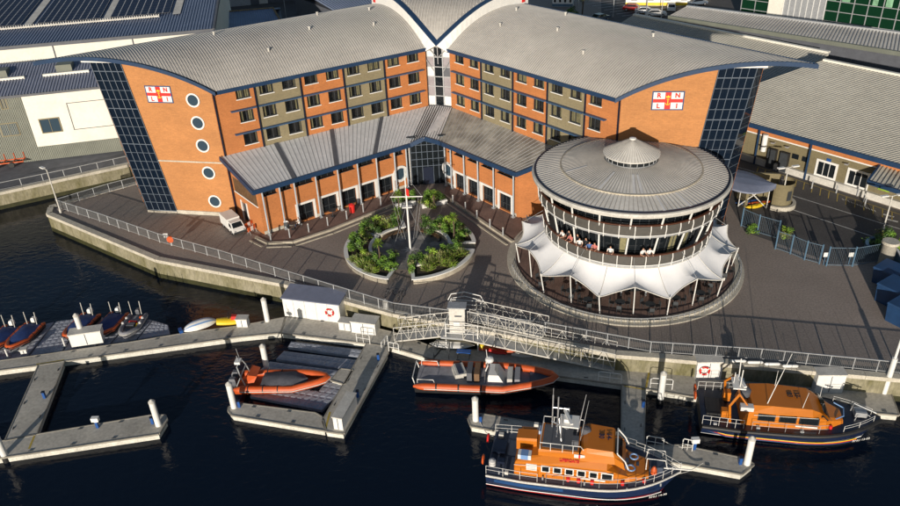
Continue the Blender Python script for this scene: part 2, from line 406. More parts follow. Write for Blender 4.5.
# dark strips across the promenade, painted where long shadows fall
j = MB()
A0, A1, B0, B1 = G(70, 214), G(286, 277), G(150, 190), G(330, 246)
for i in range(26):
    t = i/25; p = L3(A0, A1, t); q = L3(B0, B1, t); d = (q-p).normalized(); x = Vector((d.y, -d.x, 0))*.014
    z = Vector((0, 0, .004)); q = p+d*min((q-p).length, 9+2*math.sin(i)); j.quad(p-x+z, p+x+z, q+x+z, q-x+z)
A0, A1 = G(560, 352), G(880, 366)
for i in range(24):
    t = i/23; p = L3(A0, A1, t)+Vector((0, .8, .004)); q = p+Vector((.9, 6.5, 0)); x = Vector((.012, 0, 0))
    j.quad(p-x, p+x, q+x, q-x)
MT['shadestrip'] = mat('dark_shadow_strip', (.15, .12, .10), .9, .1, 2)  # colour of the painted shadow strips
struct(j, 'shadow_strips', 'shadestrip', recalc=False)

road = [G2(738, 158), G2(905, 212), G2(1100, 280), G2(1100, 300), G2(905, 262), G2(830, 262), G2(745, 232), G2(722, 190)]
sheet('road', road, 3.006, 'asphalt')
sheet('rear_road', [(16, 92), (26, 120), (60, 300), (-60, 400), (400, 420), (400, 128), (60, 88)], 3.006, 'asphalt')
sheet('rear_yard', [(-12, 112), (-75, 128), (-75, 300), (-60, 400), (20, 300), (14, 112)], 3.006, 'asphalt')
ln = MB()
def stripe(a, b, wd=.12, z=3.012, mb=None):
    a = Vector(a); b = Vector(b); d = (b-a).normalized(); x = Vector((d.y, -d.x, 0))*wd/2; o = Vector((0, 0, z-3))
    (mb or ln).quad(a-x+o, a+x+o, b+x+o, b-x+o)
stripe(G(784, 193), G(900, 229)); stripe(G(783, 206.5), G(880, 239))
stripe(G(737, 167), G(790, 182), .1)
for x0, y0 in ((882, 214), (886, 219)): stripe(G(x0, y0), G(x0+12, y0+3), .3)
for i in range(12): stripe(G(842+i*2.9, 198.5+i*1.05), G(843.8+i*2.9, 200.2+i*1.05), .10)
for i in range(9): stripe(G(762+i*2.2, 172.3+i*.7), G(763.4+i*2.2, 174+i*.7), .10)
yl = MB()
a, bb = G(757, 167), G(900, 215); c0, d0 = G(752, 172), G(896, 222)
for i in range(17):
    p = L3(a, bb, i/17+.01); q = L3(a, bb, (i+1)/17); m_ = L3(c0, d0, (i+.5)/17+.005)
    stripe(p, m_, .09, mb=yl); 
stripe(G(757, 166.5), G(900, 214.5), .08, mb=yl)
struct(ln, 'road_markings', 'line', recalc=False); struct(yl, 'yellow_road_markings', 'yellowline', recalc=False)
# parking bays of the far car park
pk = MB()
for i in range(9):
    a = G(586+i*6, 4+i*2.0); stripe(a, a+Vector((16, 5, 0)), .2, mb=pk)
for i in range(4): stripe(G(566+i*3, 17+i*5), G(640+i*2, 30+i*5), .14, mb=pk)
struct(pk, 'car_park_lines', 'line', recalc=False)

# pavements with kerbs round the building
def pavement(poly, kz=3.13, name='pavement', m='redpave', kw=.22):
    mb = MB(); mb.prism(poly, 2.9, kz, 0, 1); return struct(mb, name, [m, 'kerb'])
def kerb_line(pts, label, wd=.25, z0=3.0, z1=3.17, m='kerb', step=0):
    mb = MB(); P = [Vector((*p, 0)) for p in pts]
    for i in range(len(P)-1):
        a, b_ = P[i], P[i+1]; mb.beam(a+Vector((0, 0, (z0+z1)/2)), b_+Vector((0, 0, (z0+z1)/2)), wd, z1-z0)
    return struct(mb, 'kerb', m)
pavL = [G2(256, 238), G2(268, 244), G2(293, 243), G2(330, 231), G2(392, 206), G2(407, 196), G2(408, 186), G2(392, 192), G2(330, 215), G2(266, 234.5)]
pavement(pavL)
kl = MB()
for i in range(0, 5):
    a, b_ = Vector(pavL[i]+(3.10,)), Vector(pavL[i+1]+(3.10,)); kl.beam(a, b_, .3, .26)
    d = (b_-a).normalized(); o = Vector((d.y, -d.x, 0))*.75; o = o if o.y < 0 else -o
    kl.beam(a+o-Vector((0, 0, .06)), b_+o-Vector((0, 0, .06)), .22, .10)
pavR = [G2(446, 187), G2(444, 196), G2(470, 214), G2(513, 243), G2(524, 236), G2(521, 219), G2(470, 192)]
pavement(pavR)
for i in range(1, 3):
    a, b_ = Vector(pavR[i]+(3.10,)), Vector(pavR[i+1]+(3.10,)); kl.beam(a, b_, .3, .26)
    d = (b_-a).normalized(); o = Vector((d.y, -d.x, 0))*.75; o = o if o.x < 0 else -o
    kl.beam(a+o-Vector((0, 0, .06)), b_+o-Vector((0, 0, .06)), .22, .10)
struct(kl, 'kerb', 'kerb')

# ================================================================ MAIN BUILDING
JL = Vector((-1.85, 90.32)); CL = Vector((-24.0, 77.1)); JR = Vector((1.0, 89.4)); CR = Vector((16.9, 69.3))
EZ = 17.55
def roofz(w): return 17.9+math.sqrt(max(0, 14.6**2-(w-9)**2))-11.5
main = thing('brick_building', 'large orange brick building with two curved metal roofed wings meeting at a glass stair', 'building', (-1, 86, 3), world=True)
MT['mull'] = mat('mullion_blue_grey', (.085, .11, .145), .5, .1, 2)
def arch_top(fr, w_, t_):
    p = fr.p(t_, -w_, roofz(w_)+1.0+.03*w_-.55*math.exp(-(w_+.45)/1.2)); m_ = (JL+JR)/2; k_ = .93*math.exp(-(w_+.45)/1.7); q = Vector((m_.x, m_.y, p.z)); return p+(q-Vector((fr.P.x, fr.P.y, p.z)))*k_
def make_wing(J, Cn, e, s1b, s1t, s2b, s2t, TIP, pre):
    o = (Cn-J).normalized(); L = (Cn-J).length; back = Vector((-o.y, o.x)); back = back if back.y > 0 else -back
    fr = Fr(J, o, -back); e = Vector(e).normalized()
    we, te = e.dot(back), e.dot(o)          # depth and length per metre of end wall
    # front wall with window openings
    ops = []; wins = []
    for k in range(9):
        tcn = 1.75+2.595*k
        for zc in (16.78, 14.2, 11.62): ops.append((tcn-.78, tcn+.78, zc-.62, zc+.62)); wins.append((tcn, zc))
    bays = [0.45+5.2*i for i in range(5)]
    def mi(t):
        i = int((t-.45)/5.2); return 1 if i in (1, 3) else 0
    ops = [x for x in ops]
    mb = MB(); wall_grid(mb, fr, L, 3.0, EZ+.2, ops, cuts=[b_ for b_ in bays]+[L], mi=mi, reveal=.2)
    # side to the stair well, back and returns
    D = 9.5
    mb.quad(fr.p(0, 0, 3), fr.p(0, -D, 3), fr.p(0, -D, 20.3), fr.p(0, 0, EZ+.3))
    lb = L+s2b*te; lt = L+s2t*te
    mb.quad(fr.p(0, -D, 3), fr.p(lb, -D, 3), fr.p(lt, -D, 20.3), fr.p(0, -D, 20.3))
    mb.build('wall', ['brick', 'olive'], main, recalc=False)
    # end wall : brick part leaning with the glass tower
    fe = Fr(Cn, e, Vector((0, -1)))
    mb = MB(); N = 10
    pts = [fe.p(0, 0, 3), fe.p(s1b, 0, 3)]
    top = [fe.p(s1t*(1-i/N), 0, roofz(s1t*(1-i/N)*we)-.32) for i in range(N+1)]
    circ = [(2.2, z) for z in (16.6, 14.1, 11.5, 8.3, 4.8)] if pre == 'L' else []
    poly = pts+top
    mb.add(poly, [tuple(range(len(poly)))])
    if pre == 'L':                     # pale string course and plinth
        pass
    mb.build('end_wall', 'brickend', main, recalc=False)
    tr = MB()
    if pre == 'L':
        sa = s1b+(s1t-s1b)*(9.55-3)/17
        fe.box(tr, .02, sa, 0, .05, 9.45, 9.6); tr.build('stone_band', 'coping', main); tr = MB(); fe.box(tr, -.1, s1b, 0, .12, 3.0, 3.45); tr.build('end_plinth', 'coping', main); tr = MB(); fe.box(tr, s1b+.05, s2b+.1, -.3, .12, 3.0, 3.25)
        tr.build('tower_plinth', 'coping', main)
    for (s, z) in circ:
        rg = MB(); q = []
        for k in range(24):
            a = 2*PI*k/24
            q.append([fe.p(s+r_*math.cos(a), oo, z+r_*math.sin(a)) for r_, oo in ((.77, .02), (.77, .10), (.60, .10), (.60, .03))])
        q.append(q[0]); rg.loft(q, closed=True, cap=False); f0 = rg.build('round_window', 'white', main, smooth=False)
        gp = MB(); gp.add([fe.p(s+.62*math.cos(2*PI*k/24), .035, z+.62*math.sin(2*PI*k/24)) for k in range(24)], [tuple(range(24))]); gp.build('pane', 'glassblue', f0, recalc=False)
    # glass tower
    gz = roofz(s2t*we)-.45
    def gs(u, z):
        k = (z-3.25)/(gz-3.25); a = s1b+(s1t-s1b)*k; b_ = s2b+(s2t-s2b)*k; return fe.p(a+(b_-a)*u, .0, z)
    g = MB(); rg_ = random.Random(5)
    for ii in range(17):
        for jj in range(5):
            z0, z1 = 3.25+(gz-3.25)*ii/17, 3.25+(gz-3.25)*(ii+1)/17; jt = lambda: Vector((fe.f.x, fe.f.y, 0))*rg_.uniform(-.006, .006)
            g.quad(gs(max(.02, jj/5), z0)+jt(), gs((jj+1)/5, z0)+jt(), gs((jj+1)/5, z1)+jt(), gs(max(.02, jj/5), z1)+jt())
    # return side of the tower
    def gb(z):
        k = (z-3.25)/(gz-3.25); ss = s2b+(s2t-s2b)*k; q = Cn+e*ss; tq = (q-J).dot(o); return fr.p(tq, -D, z)
    g.quad(gs(1, 3.25), gb(3.25), gb(gz), gs(1, gz)); g.build('tower_glazing', 'towerglass', main, recalc=False)
    mm = MB(); off = Vector((fe.f.x, fe.f.y, 0))*.06
    for u in (0, .2, .4, .6, .8, 1): mm.beam(gs(u, 3.25)+off, gs(u, gz)+off, .055 if 0 < u < 1 else .12, .06)
    nr = 17
    for i in range(nr+1):
        z = 3.3+(gz-3.3)*i/nr; mm.beam(gs(0, z)+off, gs(1, z)+off, .05, .05 if i % 4 else .09)
        mm.beam(gs(1, z), gb(z), .05, .05)
    mm.build('tower_mullions', 'mull', main)
    tp = MB(); tp.beam(gs(-.02, gz+.06)+off*1.5, gs(1.25, gz+.06)+off*1.5, .35, .2); tp.build('tower_head', 'white', main)
    # windows
    for (tcn, zc) in wins:
        f = MB(); a, b_, c, d = tcn-.78, tcn+.78, zc-.62, zc+.62
        for (t0, t1, z0, z1) in ((a, b_, c, c+.07), (a, b_, d-.07, d), (a, a+.07, c+.07, d-.07), (b_-.07, b_, c+.07, d-.07), (tcn-.035, tcn+.035, c+.07, d-.07)): fr.box(f, t0, t1, -.16, -.10, z0, z1)
        fo = f.build('window', 'darksteel', main)
        gm = MB(); gm.quad(fr.p(a+.05, -.13, c+.05), fr.p(b_-.05, -.13, c+.05), fr.p(b_-.05, -.13, d-.05), fr.p(a+.05, -.13, d-.05)); gm.build('pane', 'glassclear', fo, recalc=False)
        rm = MB(); rm.quad(fr.p(a-.0, -.8, c-.0), fr.p(b_, -.8, c), fr.p(b_, -.8, d), fr.p(a, -.8, d))
        for s_ in (a, b_): rm.quad(fr.p(s_, -.2, c), fr.p(s_, -.8, c), fr.p(s_, -.8, d), fr.p(s_, -.2, d))
        rm.quad(fr.p(a, -.2, c), fr.p(b_, -.2, c), fr.p(b_, -.8, c), fr.p(a, -.8, c)); rm.quad(fr.p(a, -.2, d), fr.p(b_, -.2, d), fr.p(b_, -.8, d), fr.p(a, -.8, d))
        rm.build('room', 'interior', fo, recalc=False)
        cm = MB(); op = random.choice((.1, .3, .45, .5, .62, .8, 1.0))
        half = .74*op
        for sgn in (-1, 1):
            npl = max(2, int(half/.11)); x0 = tcn+sgn*.74
            for i in range(npl):
                ta = x0-sgn*half*i/npl; tb = x0-sgn*half*(i+1)/npl; oa = -.24 if i % 2 else -.34; ob_ = -.34 if i % 2 else -.24
                cm.quad(fr.p(ta, oa, c+.03), fr.p(tb, ob_, c+.03), fr.p(tb, ob_, d-.03), fr.p(ta, oa, d-.03))
        cm.build('curtain', 'curtain', fo, recalc=False)
        sm = MB(); fr.box(sm, a-.06, b_+.06, -.1, .07, c-.09, c); sm.build('sill', 'white', fo)
    # blue sunshade ledges under the upper storeys, downpipes, gutter
    lg = MB()
    for i in range(-1, 5):
        t0 = max(.05, .45+5.2*i+.12) if i >= 0 else None
        if t0 is None: continue
        t1 = .45+5.2*(i+1)-.12 if i < 4 else L-1.6
        for z in (14.98, 12.40): lg = MB(); fr.box(lg, t0, t1, 0, .42, z, z+.12); lg.build('sunshade_ledge', 'ledgeblue', main)
    for t_ in bays[1:]+[L-.12]:
        dp = MB(); fr.box(dp, t_-.07, t_+.07, 0, .16, 10.2 if t_ < L-1 else 3.2, EZ-.1); dp.build('downpipe', 'navy', main)
    # roof
    W1 = 13.2 if pre == 'L' else 12.0; ov = -.45; NS = 14
    slope = te/we
    tL = L+W1*slope
    rf = MB(); sp = .29; K = int(tL/sp)+1
    def wst(t): return ov if t <= L+ov*slope else max(ov, (t-L)/slope)
    prev = None
    def line(t, lift=0, dx=0):
        w0 = min(wst(t), W1-.01); return [fr.p(t+dx, -(w0+(W1-w0)*i/NS), roofz(w0+(W1-w0)*i/NS)+lift) for i in range(NS+1)]
    for k in range(K+1):
        t = min(k*sp, tL-.02); ls = line(t)
        if prev:
            o0 = len(rf.v); rf.v += [tuple(p) for p in prev+ls]; n_ = NS+1
            for i in range(NS): rf.f.append((o0+i, o0+i+1, o0+n_+i+1, o0+n_+i)); rf.m.append(0)
        prev = ls
        a_, b_ = line(t, 0, -.030), line(t, 0, .030); c_, d_ = line(t, .048, -.02), line(t, .048, .02)
        o0 = len(rf.v); rf.v += [tuple(p) for p in a_+b_+c_+d_]; n_ = NS+1
        for i in range(NS):
            for (p, q) in ((0, 2), (2, 3), (3, 1)): rf.f.append((o0+p*n_+i, o0+p*n_+i+1, o0+q*n_+i+1, o0+q*n_+i)); rf.m.append(1)
    ro = rf.build('roof', ['roofmetal', 'seam'], main, recalc=False)
    # soffit and fascia
    fa = MB(); th = .30
    def fas(pts):
        for p, q in zip(pts, pts[1:]):
            z = Vector((0, 0, th)); u = Vector((0, 0, .10)); d = (q-p).normalized(); x = Vector((d.y, -d.x, 0)); x.normalize(); x *= .05
            fa.hexa([p-z-x, p-z+x, q-z+x, q-z-x, p+u-x, p+u+x, q+u+x, q+u-x])
    front_pts = [fr.p(t, .45, roofz(ov)) for t in (0, L*.25, L*.5, L*.75, L-.45*slope)]; fas(front_pts)
    endp = [fr.p(L+w_*slope, -w_, roofz(w_)) for w_ in [ov+(W1-ov)*i/20 for i in range(21)]]
    endp = [p+Vector((fe.f.x, fe.f.y, 0))*.35 for p in endp]; fas(endp)
    fas([fr.p(L*0, -W1, roofz(W1)), fr.p(tL, -W1, roofz(W1))])
    fa.build('fascia', 'bluepaint', main)
    sf = MB()
    for p, q in zip(endp, endp[1:]):
        z = Vector((0, 0, th-.02)); p2 = p-Vector((fe.f.x, fe.f.y, 0))*.8; q2 = q-Vector((fe.f.x, fe.f.y, 0))*.8; sf.quad(p-z, q-z, q2-z, p2-z)
    for i in range(NS):
        w_a = ov+(W1-ov)*i/NS; w_b = ov+(W1-ov)*(i+1)/NS
        sf.quad(fr.p(0, -w_a, roofz(w_a)-.3), fr.p(L+w_a*slope, -w_a, roofz(w_a)-.3), fr.p(L+w_b*slope, -w_b, roofz(w_b)-.3), fr.p(0, -w_b, roofz(w_b)-.3))
    sf.build('soffit', 'darkpanel', main, recalc=False)
    # arch gable raised above the inner end of the roof
    ag = MB(); NN = 20
    ap = [(ov+(12.6-ov)*i/NN) for i in range(NN+1)]
    for wa, wb in zip(ap, ap[1:]):
        ag.hexa([fr.p(-.05, -wa, roofz(wa)-.3), fr.p(.32, -wa, roofz(wa)-.3), fr.p(.32, -wb, roofz(wb)-.3), fr.p(-.05, -wb, roofz(wb)-.3),
                 arch_top(fr, wa, -.05), arch_top(fr, wa, .32), arch_top(fr, wb, .32), arch_top(fr, wb, -.05)])
    ag.build('arch_gable', 'white', main)
    cp = MB()
    for wa, wb in zip(ap, ap[1:]):
        u1, u2 = Vector((0, 0, .003)), Vector((0, 0, .16))
        q_ = [arch_top(fr, wa, -.30), arch_top(fr, wa, .36), arch_top(fr, wb, .36), arch_top(fr, wb, -.30)]
        cp.hexa([v+u1 for v in q_]+[v+u2 for v in q_])
    cp.build('arch_flashing', 'bluepaint', main)
    al = MB(); fr.box(al, .33, .42, -12.0, -11.5, roofz(12)+.25, roofz(12)+1.1); al.build('alarm_box', 'red', main)
    # small roof vents
    for (t_, w_) in ((4.5, 4), (3, 8), (12, 5.5), (18, 3), (22, 9), (9, 10)):
        v = MB(); c = fr.p(t_, -w_, roofz(w_)); v.tube(c, c+Vector((0, 0, .32)), .11, 8); v.tube(c+Vector((0, 0, .32)), c+Vector((0, 0, .40)), .17, 8); v.build('roof_vent', 'offwhite', main)
    return fr, fe, ap
frL, feL, apts = make_wing(JL, CL, (-.979, .204), 7.15, 9.5, 10.8, 13.0, 19, 'L')
frR, feR, _ = make_wing(JR, CR, (.992, -.126), 6.6, 8.6, 9.75, 11.95, 17, 'R')

# rear roof between the two arches (shell that runs back over the stair)
rs = MB(); NN = len(apts)-1
LA = [arch_top(frL, w_, -.2)+Vector((0, 0, .02)) for w_ in apts]; RA = [arch_top(frR, w_, -.2)+Vector((0, 0, .02)) for w_ in apts]
ns = 26
for i in range(NN):
    for k in range(ns):
        a = L3(LA[i], RA[i], k/ns); b_ = L3(LA[i], RA[i], (k+1)/ns); c = L3(LA[i+1], RA[i+1], (k+1)/ns); d = L3(LA[i+1], RA[i+1], k/ns)
        rs.quad(a, b_, c, d, 0)
# extension of the shell further back
EXT = []
for i in range(1, 9):
    q = L3(LA[-1], LA[-1]+(LA[-1]-LA[-3])*1.0, i*.9); r_ = L3(RA[-1], RA[-1]+(RA[-1]-RA[-3])*1.0, i*.9)
    EXT.append((Vector((q.x, q.y, LA[-1].z-.02*i*i)), Vector((r_.x, r_.y, RA[-1].z-.02*i*i))))
seq = [(LA[-1], RA[-1])]+EXT
for (a, b_), (d, c) in zip(seq, seq[1:]): rs.quad(a, b_, c, d, 0)
# seams running front to back
rowsL = LA+[e_[0] for e_ in EXT]; rowsR = RA+[e_[1] for e_ in EXT]
dirb = ((rowsL[-1]+rowsR[-1])/2-(LA[0]+RA[0])/2); dirb.z = 0; dirb.normalize(); sid = Vector((dirb.y, -dirb.x, 0))
wmax = (rowsR[-1]-rowsL[-1]).dot(sid)/2
mid = (LA[0]+RA[0])/2
k = -wmax
while k < wmax:
    pl = []
    for a, b_ in zip(rowsL, rowsR):
        ca, cb = (a-mid).dot(sid), (b_-mid).dot(sid)
        if ca+.2 <= k <= cb-.2: pl.append(L3(a, b_, (k-ca)/(cb-ca)))
    for p, q in zip(pl, pl[1:]):
        x = sid*.035; z = Vector((0, 0, .08)); rs.add([p-x, p+x, q+x, q-x, p-x+z, p+x+z, q+x+z, q-x+z], [(0, 1, 5, 4), (4, 5, 6, 7), (1, 2, 6, 5), (3, 0, 4, 7)], 1)
    k += .36
rs.build('stair_roof', ['roofmetal', 'seam'], main, recalc=False)
MT['mauve'] = mat('mauve_grey_panel', (.27, .245, .26), .5, .1, 1)
# stair glazing between the wings
dJ = (JR-JL); frJ = Fr(JL+Vector((.1, .7)), dJ, Vector((-.16, -1))); LJ = dJ.length
sg = MB(); frJ.box(sg, -.1, LJ+.1, -.2, 0, 10.2, 19.0); sg.build('stair_back', 'darkpanel', main)
zz = [10.3, 11.5, 12.7, 13.9, 15.1, 16.3, 17.5]
for i in range(6):
    z0, z1 = zz[i]+.05, zz[i+1]-.05
    cc = MB(); frJ.box(cc, LJ*.33, LJ*.67, .01, .05, z0, z1); cc.build('stair_pane', 'glass', main)
    for (u0, u1), sd in (((.02, .31), 0), ((.69, .98), 1)):
        q = MB(); frJ.box(q, LJ*u0, LJ*u1, .01, .06, z0, z1)
        q.build('stair_panel', ('white' if (i, sd) in ((5, 0), (5, 1), (3, 0), (0, 0), (0, 1)) else 'mauve') if (i, sd) != (3, 1) else 'darkpanel', main)
sf2 = MB()
for u in (0, .32, .68, 1): frJ.box(sf2, LJ*u-.06, LJ*u+.06, .0, .18, 10.2, 18.6)
for z in zz: frJ.box(sf2, 0, LJ, .062, .14, z-.05, z+.05)
for s_ in (0, 1):
    a = frJ.p(LJ*(.06 if s_ else .94), .9, 17.9); sf2.tube(frJ.p(LJ*(.3 if s_ else .7), .1, 14.6), frJ.p(LJ*(-.25 if s_ else 1.25), .5, 17.2), .07, 6)
    sf2.tube(frJ.p(LJ*.5, .2, 16.2), frJ.p(LJ*(-.1 if s_ else 1.1), .6, 18.2), .05, 6)
sf2.tube(frJ.p(LJ*.5, .25, 15.5), frJ.p(LJ*.5, .3, 18.4), .06, 6); sf2.tube(frJ.p(-.4, .5, 18.0), frJ.p(LJ+.4, .5, 18.0), .06, 6)
sf2.build('stair_frame', 'galv', main)

# flags of four white cantons round a red cross
def flag(fe, s, z, flip, wd=2.85, ht=1.75):
    fx = 1 if not flip else -1
    X = lambda u, v, oo: fe.p(s+fx*(u-.5)*wd, oo, z+(v-.5)*ht)
    def rect(mb, u0, u1, v0, v1, o): mb.quad(X(u0, v0, o), X(u1, v0, o), X(u1, v1, o), X(u0, v1, o))
    f0 = MB(); c = [X(-.02, -.03, .0), X(1.02, -.03, .0), X(1.02, 1.03, .0), X(-.02, 1.03, .0)]; o = Vector((fe.f.x, fe.f.y, 0))*.05
    f0.hexa([c[0], c[1], c[1]+o, c[0]+o, c[3], c[2], c[2]+o, c[3]+o]); fl = f0.build('flag_sign', 'hullblue', main)
    w_ = MB(); rect(w_, .02, .98, .03, .97, .055); w_.build('flag_field', 'white', fl, recalc=False)
    r_ = MB(); rect(r_, .40, .60, .03, .97, .06); rect(r_, .02, .40, .40, .60, .06); rect(r_, .60, .98, .40, .60, .06); r_.build('flag_cross', 'red', fl, recalc=False)
    y_ = MB(); cx_, cz_ = s, z
    P = lambda a, b_: fe.p(cx_+a, .066, cz_+b_)
    y_.quad(P(-.035, -.42), P(.035, -.42), P(.035, .22), P(-.035, .22)); y_.quad(P(-.14, .12), P(.14, .12), P(.14, .17), P(-.14, .17))
    for i in range(8):
        a0, a1 = PI+PI*i/8, PI+PI*(i+1)/8
        y_.quad(P(.22*math.cos(a0), -.22+.22*math.sin(a0)), P(.22*math.cos(a1), -.22+.22*math.sin(a1)), P(.16*math.cos(a1), -.22+.16*math.sin(a1)), P(.16*math.cos(a0), -.22+.16*math.sin(a0)))
    y_.add([P(-.17, .30), P(.17, .30), P(.22, .50), P(.10, .40), P(0, .55), P(-.10, .40), P(-.22, .50)], [(0, 1, 2, 3, 4, 5, 6)])
    y_.build('flag_crest', 'yellow', fl, recalc=False)
    xd = (X(1, 0, 0)-X(0, 0, 0))
    for ch, u, v in (('R', .20, .79), ('N', .80, .79), ('L', .20, .20), ('I', .80, .20)):
        text(ch, .62, X(u, v, .062), xd, (0, 0, 1), 'red', fl, 'letter', 0, bold=.03)
flag(feL, 5.95, 17.15, True); flag(feR, 4.3, 17.35, False)

# ================================================================ PODIUM (single storey in front of each wing)
PL0, PL1 = Vector((-19.8, 72.2)), Vector((-4.6, 82.65)); PR1, PR0 = Vector((-.1, 82.95)), Vector((7.6, 73.5))
MT['colgrey'] = mat('column_blue_grey', (.36, .40, .44), .5, .08, 2)
def podium(A, B, pre, doors, cols, circ, rev):
    d = (B-A).normalized(); L = (B-A).length; fr = Fr(A, d, Vector((0, -1)))
    ops = [(t-.95, t+.95, 3.25, 5.2) for t in doors]
    # clerestory slots
    sl = [(a+.18, b_-.18, 7.5, 8.15) for a, b_ in zip(cols, cols[1:])]
    mb = MB(); wall_grid(mb, fr, L, 3.0, 8.45, ops+sl, reveal=.3); mb.build('podium_wall', 'brick', main, recalc=False)
    pl = MB()
    prev = 0
    for o_ in sorted(ops)+[(L, L, 0, 0)]:
        if o_[0]-prev > .1: pl = MB(); fr.box(pl, prev, o_[0]-.25, .003, .06, 3.13, 3.5); pl.build('plinth', 'coping', main)
        prev = o_[1]+.25
    for o_ in ops:
        a, b_, c, z = o_
        f = MB(); fr.box(f, a-.24, a+.02, -.05, .09, c-.1, z+.02); fr.box(f, b_-.02, b_+.24, -.05, .09, c-.1, z+.02); fr.box(f, a-.24, b_+.24, -.05, .10, z+.02, z+.26)
        fo = f.build('window_surround', 'white', main)
        g = MB(); g.quad(fr.p(a, -.25, c), fr.p(b_, -.25, c), fr.p(b_, -.25, z), fr.p(a, -.25, z)); g.build('pane', 'glass', fo, recalc=False)
        g = MB()
        for t_ in (a+.04, (a+b_)/2, b_-.04): fr.box(g, t_-.03, t_+.03, -.24, -.19, c, z)
        for z_ in (c+.75, z-.04): fr.box(g, a, b_, -.238, -.195, z_-.03, z_+.03)
        g.build('glazing_bars', 'darksteel', fo)
    for o_ in sl:
        a, b_, c, z = o_; g = MB(); g.quad(fr.p(a, -.28, c), fr.p(b_, -.28, c), fr.p(b_, -.28, z), fr.p(a, -.28, z))
        w0 = g.build('clerestory_window', 'glass', main, recalc=False)
        g = MB(); fr.box(g, a-.03, b_+.03, -.25, .05, c-.07, c); g.build('sill', 'darksteel', w0)
        g = MB(); k = 3
        for i in range(1, k): fr.box(g, a+(b_-a)*i/k-.03, a+(b_-a)*i/k+.03, -.27, -.22, c, z)
        g.build('mullion', 'darksteel', w0)
    for t_ in cols:
        g = MB(); g.tube(fr.p(t_, .42, 3.13), fr.p(t_, .42, 8.5), .09, 10); c_ = g.build('column', 'colgrey', main, smooth=True)
        g = MB(); fr.box(g, t_-.16, t_+.16, .28, .56, 3.13, 3.3); fr.box(g, t_-.14, t_+.14, .30, .54, 8.3, 8.52); g.build('column_cap', 'galv', c_)
    for t_ in circ:
        rg = MB(); q = []
        for k in range(24):
            a = 2*PI*k/24; q.append([fr.p(t_+r_*math.cos(a), oo, 5.1+r_*math.sin(a)) for r_, oo in ((1.02, .01), (1.02, .12), (.72, .12), (.72, .02))])
        q.append(q[0]); rg.loft(q, closed=True, cap=False); f0 = rg.build('round_window', 'white', main)
        gp = MB(); gp.add([fr.p(t_+.74*math.cos(2*PI*k/24), .03, 5.1+.74*math.sin(2*PI*k/24)) for k in range(24)], [tuple(range(24))]); gp.build('pane', 'glassblue', f0, recalc=False)
    return fr, L
def colpos(fr_A, d, pxs, z=3.1):  # positions along the wall from survey
    return [(Vector(G2(x, y, z))-fr_A).dot(d) for x, y in pxs]
dL = (PL1-PL0).normalized(); LLp = (PL1-PL0).length
doorsL = [6.15+2.42*i for i in range(5)]
doorsL = [5.1, 8.0, 10.5, 13.0, 15.4]
colsL = [.35, 2.3, 4.0, 6.55, 9.25, 11.75, 14.2, 16.6, 18.2]
frPL, lPL = podium(PL0, PL1, 'L', doorsL, colsL, [17.45], False)
colsR = [.4, 1.9, 3.6, 6.0, 8.6, 11.75]
frPR, lPR = podium(PR1, PR0, 'R', [2.75, 4.95, 7.45, 10.2], [.5, 1.55, 3.85, 6.2, 8.75, 11.85], [.55], False)
# side wall of the left podium with louvred strip window and door
sA = PL0; sB = CL+Vector((.3, .1)); dS = (sB-sA); frS = Fr(sA, dS, Vector((-1, -.3))); LS = dS.length
mb = MB(); wall_grid(mb, frS, LS, 3.0, 8.6, [(.5, LS-.4, 6.3, 8.0), (3.6, 4.7, 3.1, 5.4)], reveal=.25); mb.build('side_wall', 'brick', main, recalc=False)
g = MB(); g.quad(frS.p(.5, -.2, 6.3), frS.p(LS-.4, -.2, 6.3), frS.p(LS-.4, -.2, 8.0), frS.p(.5, -.2, 8.0)); g.build('side_glazing', 'glass', main, recalc=False)
g = MB()
for i in range(16): t_ = .5+(LS-.9)*i/15; frS.box(g, t_-.03, t_+.03, -.18, .02, 6.3, 8.0)
g.build('louvre', 'soffit', main)
g = MB(); frS.box(g, .4, LS-.3, -.05, .08, 6.18, 6.3); frS.box(g, 3.35, 3.6, -.1, .06, 3.0, 5.6); frS.box(g, 4.7, 4.95, -.1, .06, 3.0, 5.6); g.build('side_trim', 'white', main)
g = MB(); frS.box(g, 3.6, 4.7, -.2, -.12, 3.1, 5.4); g.build('side_door', 'darksteel', main)
# right end return wall of the right podium
sB = Vector((12.3, 74.4)); frS2 = Fr(PR0, sB-PR0, Vector((.1, -1))); mb = MB(); wall_grid(mb, frS2, (sB-PR0).length, 3.0, 8.5, [], reveal=.2)
mb.build('side_wall', 'brick', main, recalc=False)
# podium roofs
EV, TP = 8.72, 10.35
def e3(fr, t, o, z): return fr.p(t, o, z)
def proof(a, b_, c, d, name='podium_roof', mats=None):
    """a-b eave, d-c against the wing"""
    r_ = MB(); NS_ = 48
    for i_ in range(NS_):
        p0, p1, q0, q1 = L3(a, b_, i_/NS_), L3(a, b_, (i_+1)/NS_), L3(d, c, i_/NS_), L3(d, c, (i_+1)/NS_); dn = Vector((0, 0, -.22))
        r_.quad(p0, p1, q1, q0); r_.quad(p0+dn, q0+dn, q1+dn, p1+dn); r_.quad(p0, p0+dn, p1+dn, p1); r_.quad(q0, q1, q1+dn, q0+dn)
    r_.quad(a, d, d+dn, a+dn); r_.quad(b_, b_+dn, c+dn, c); up = Vector((0, 0, .004)); ribroof(r_, a+up, b_+up, c+up, d+up, .42, .032, .06, 1); return r_.build(name, mats or ['podroof', 'podseam'], main)
MT['podroof'] = mat('podium_roof_sheet', (.57, .57, .575), .55, .07, .3, fine=.10, scale2=2, stretch=(1, 1, 1)); MT['podseam'] = mat('podium_seam', (.36, .36, .365), .6, .1, 1)
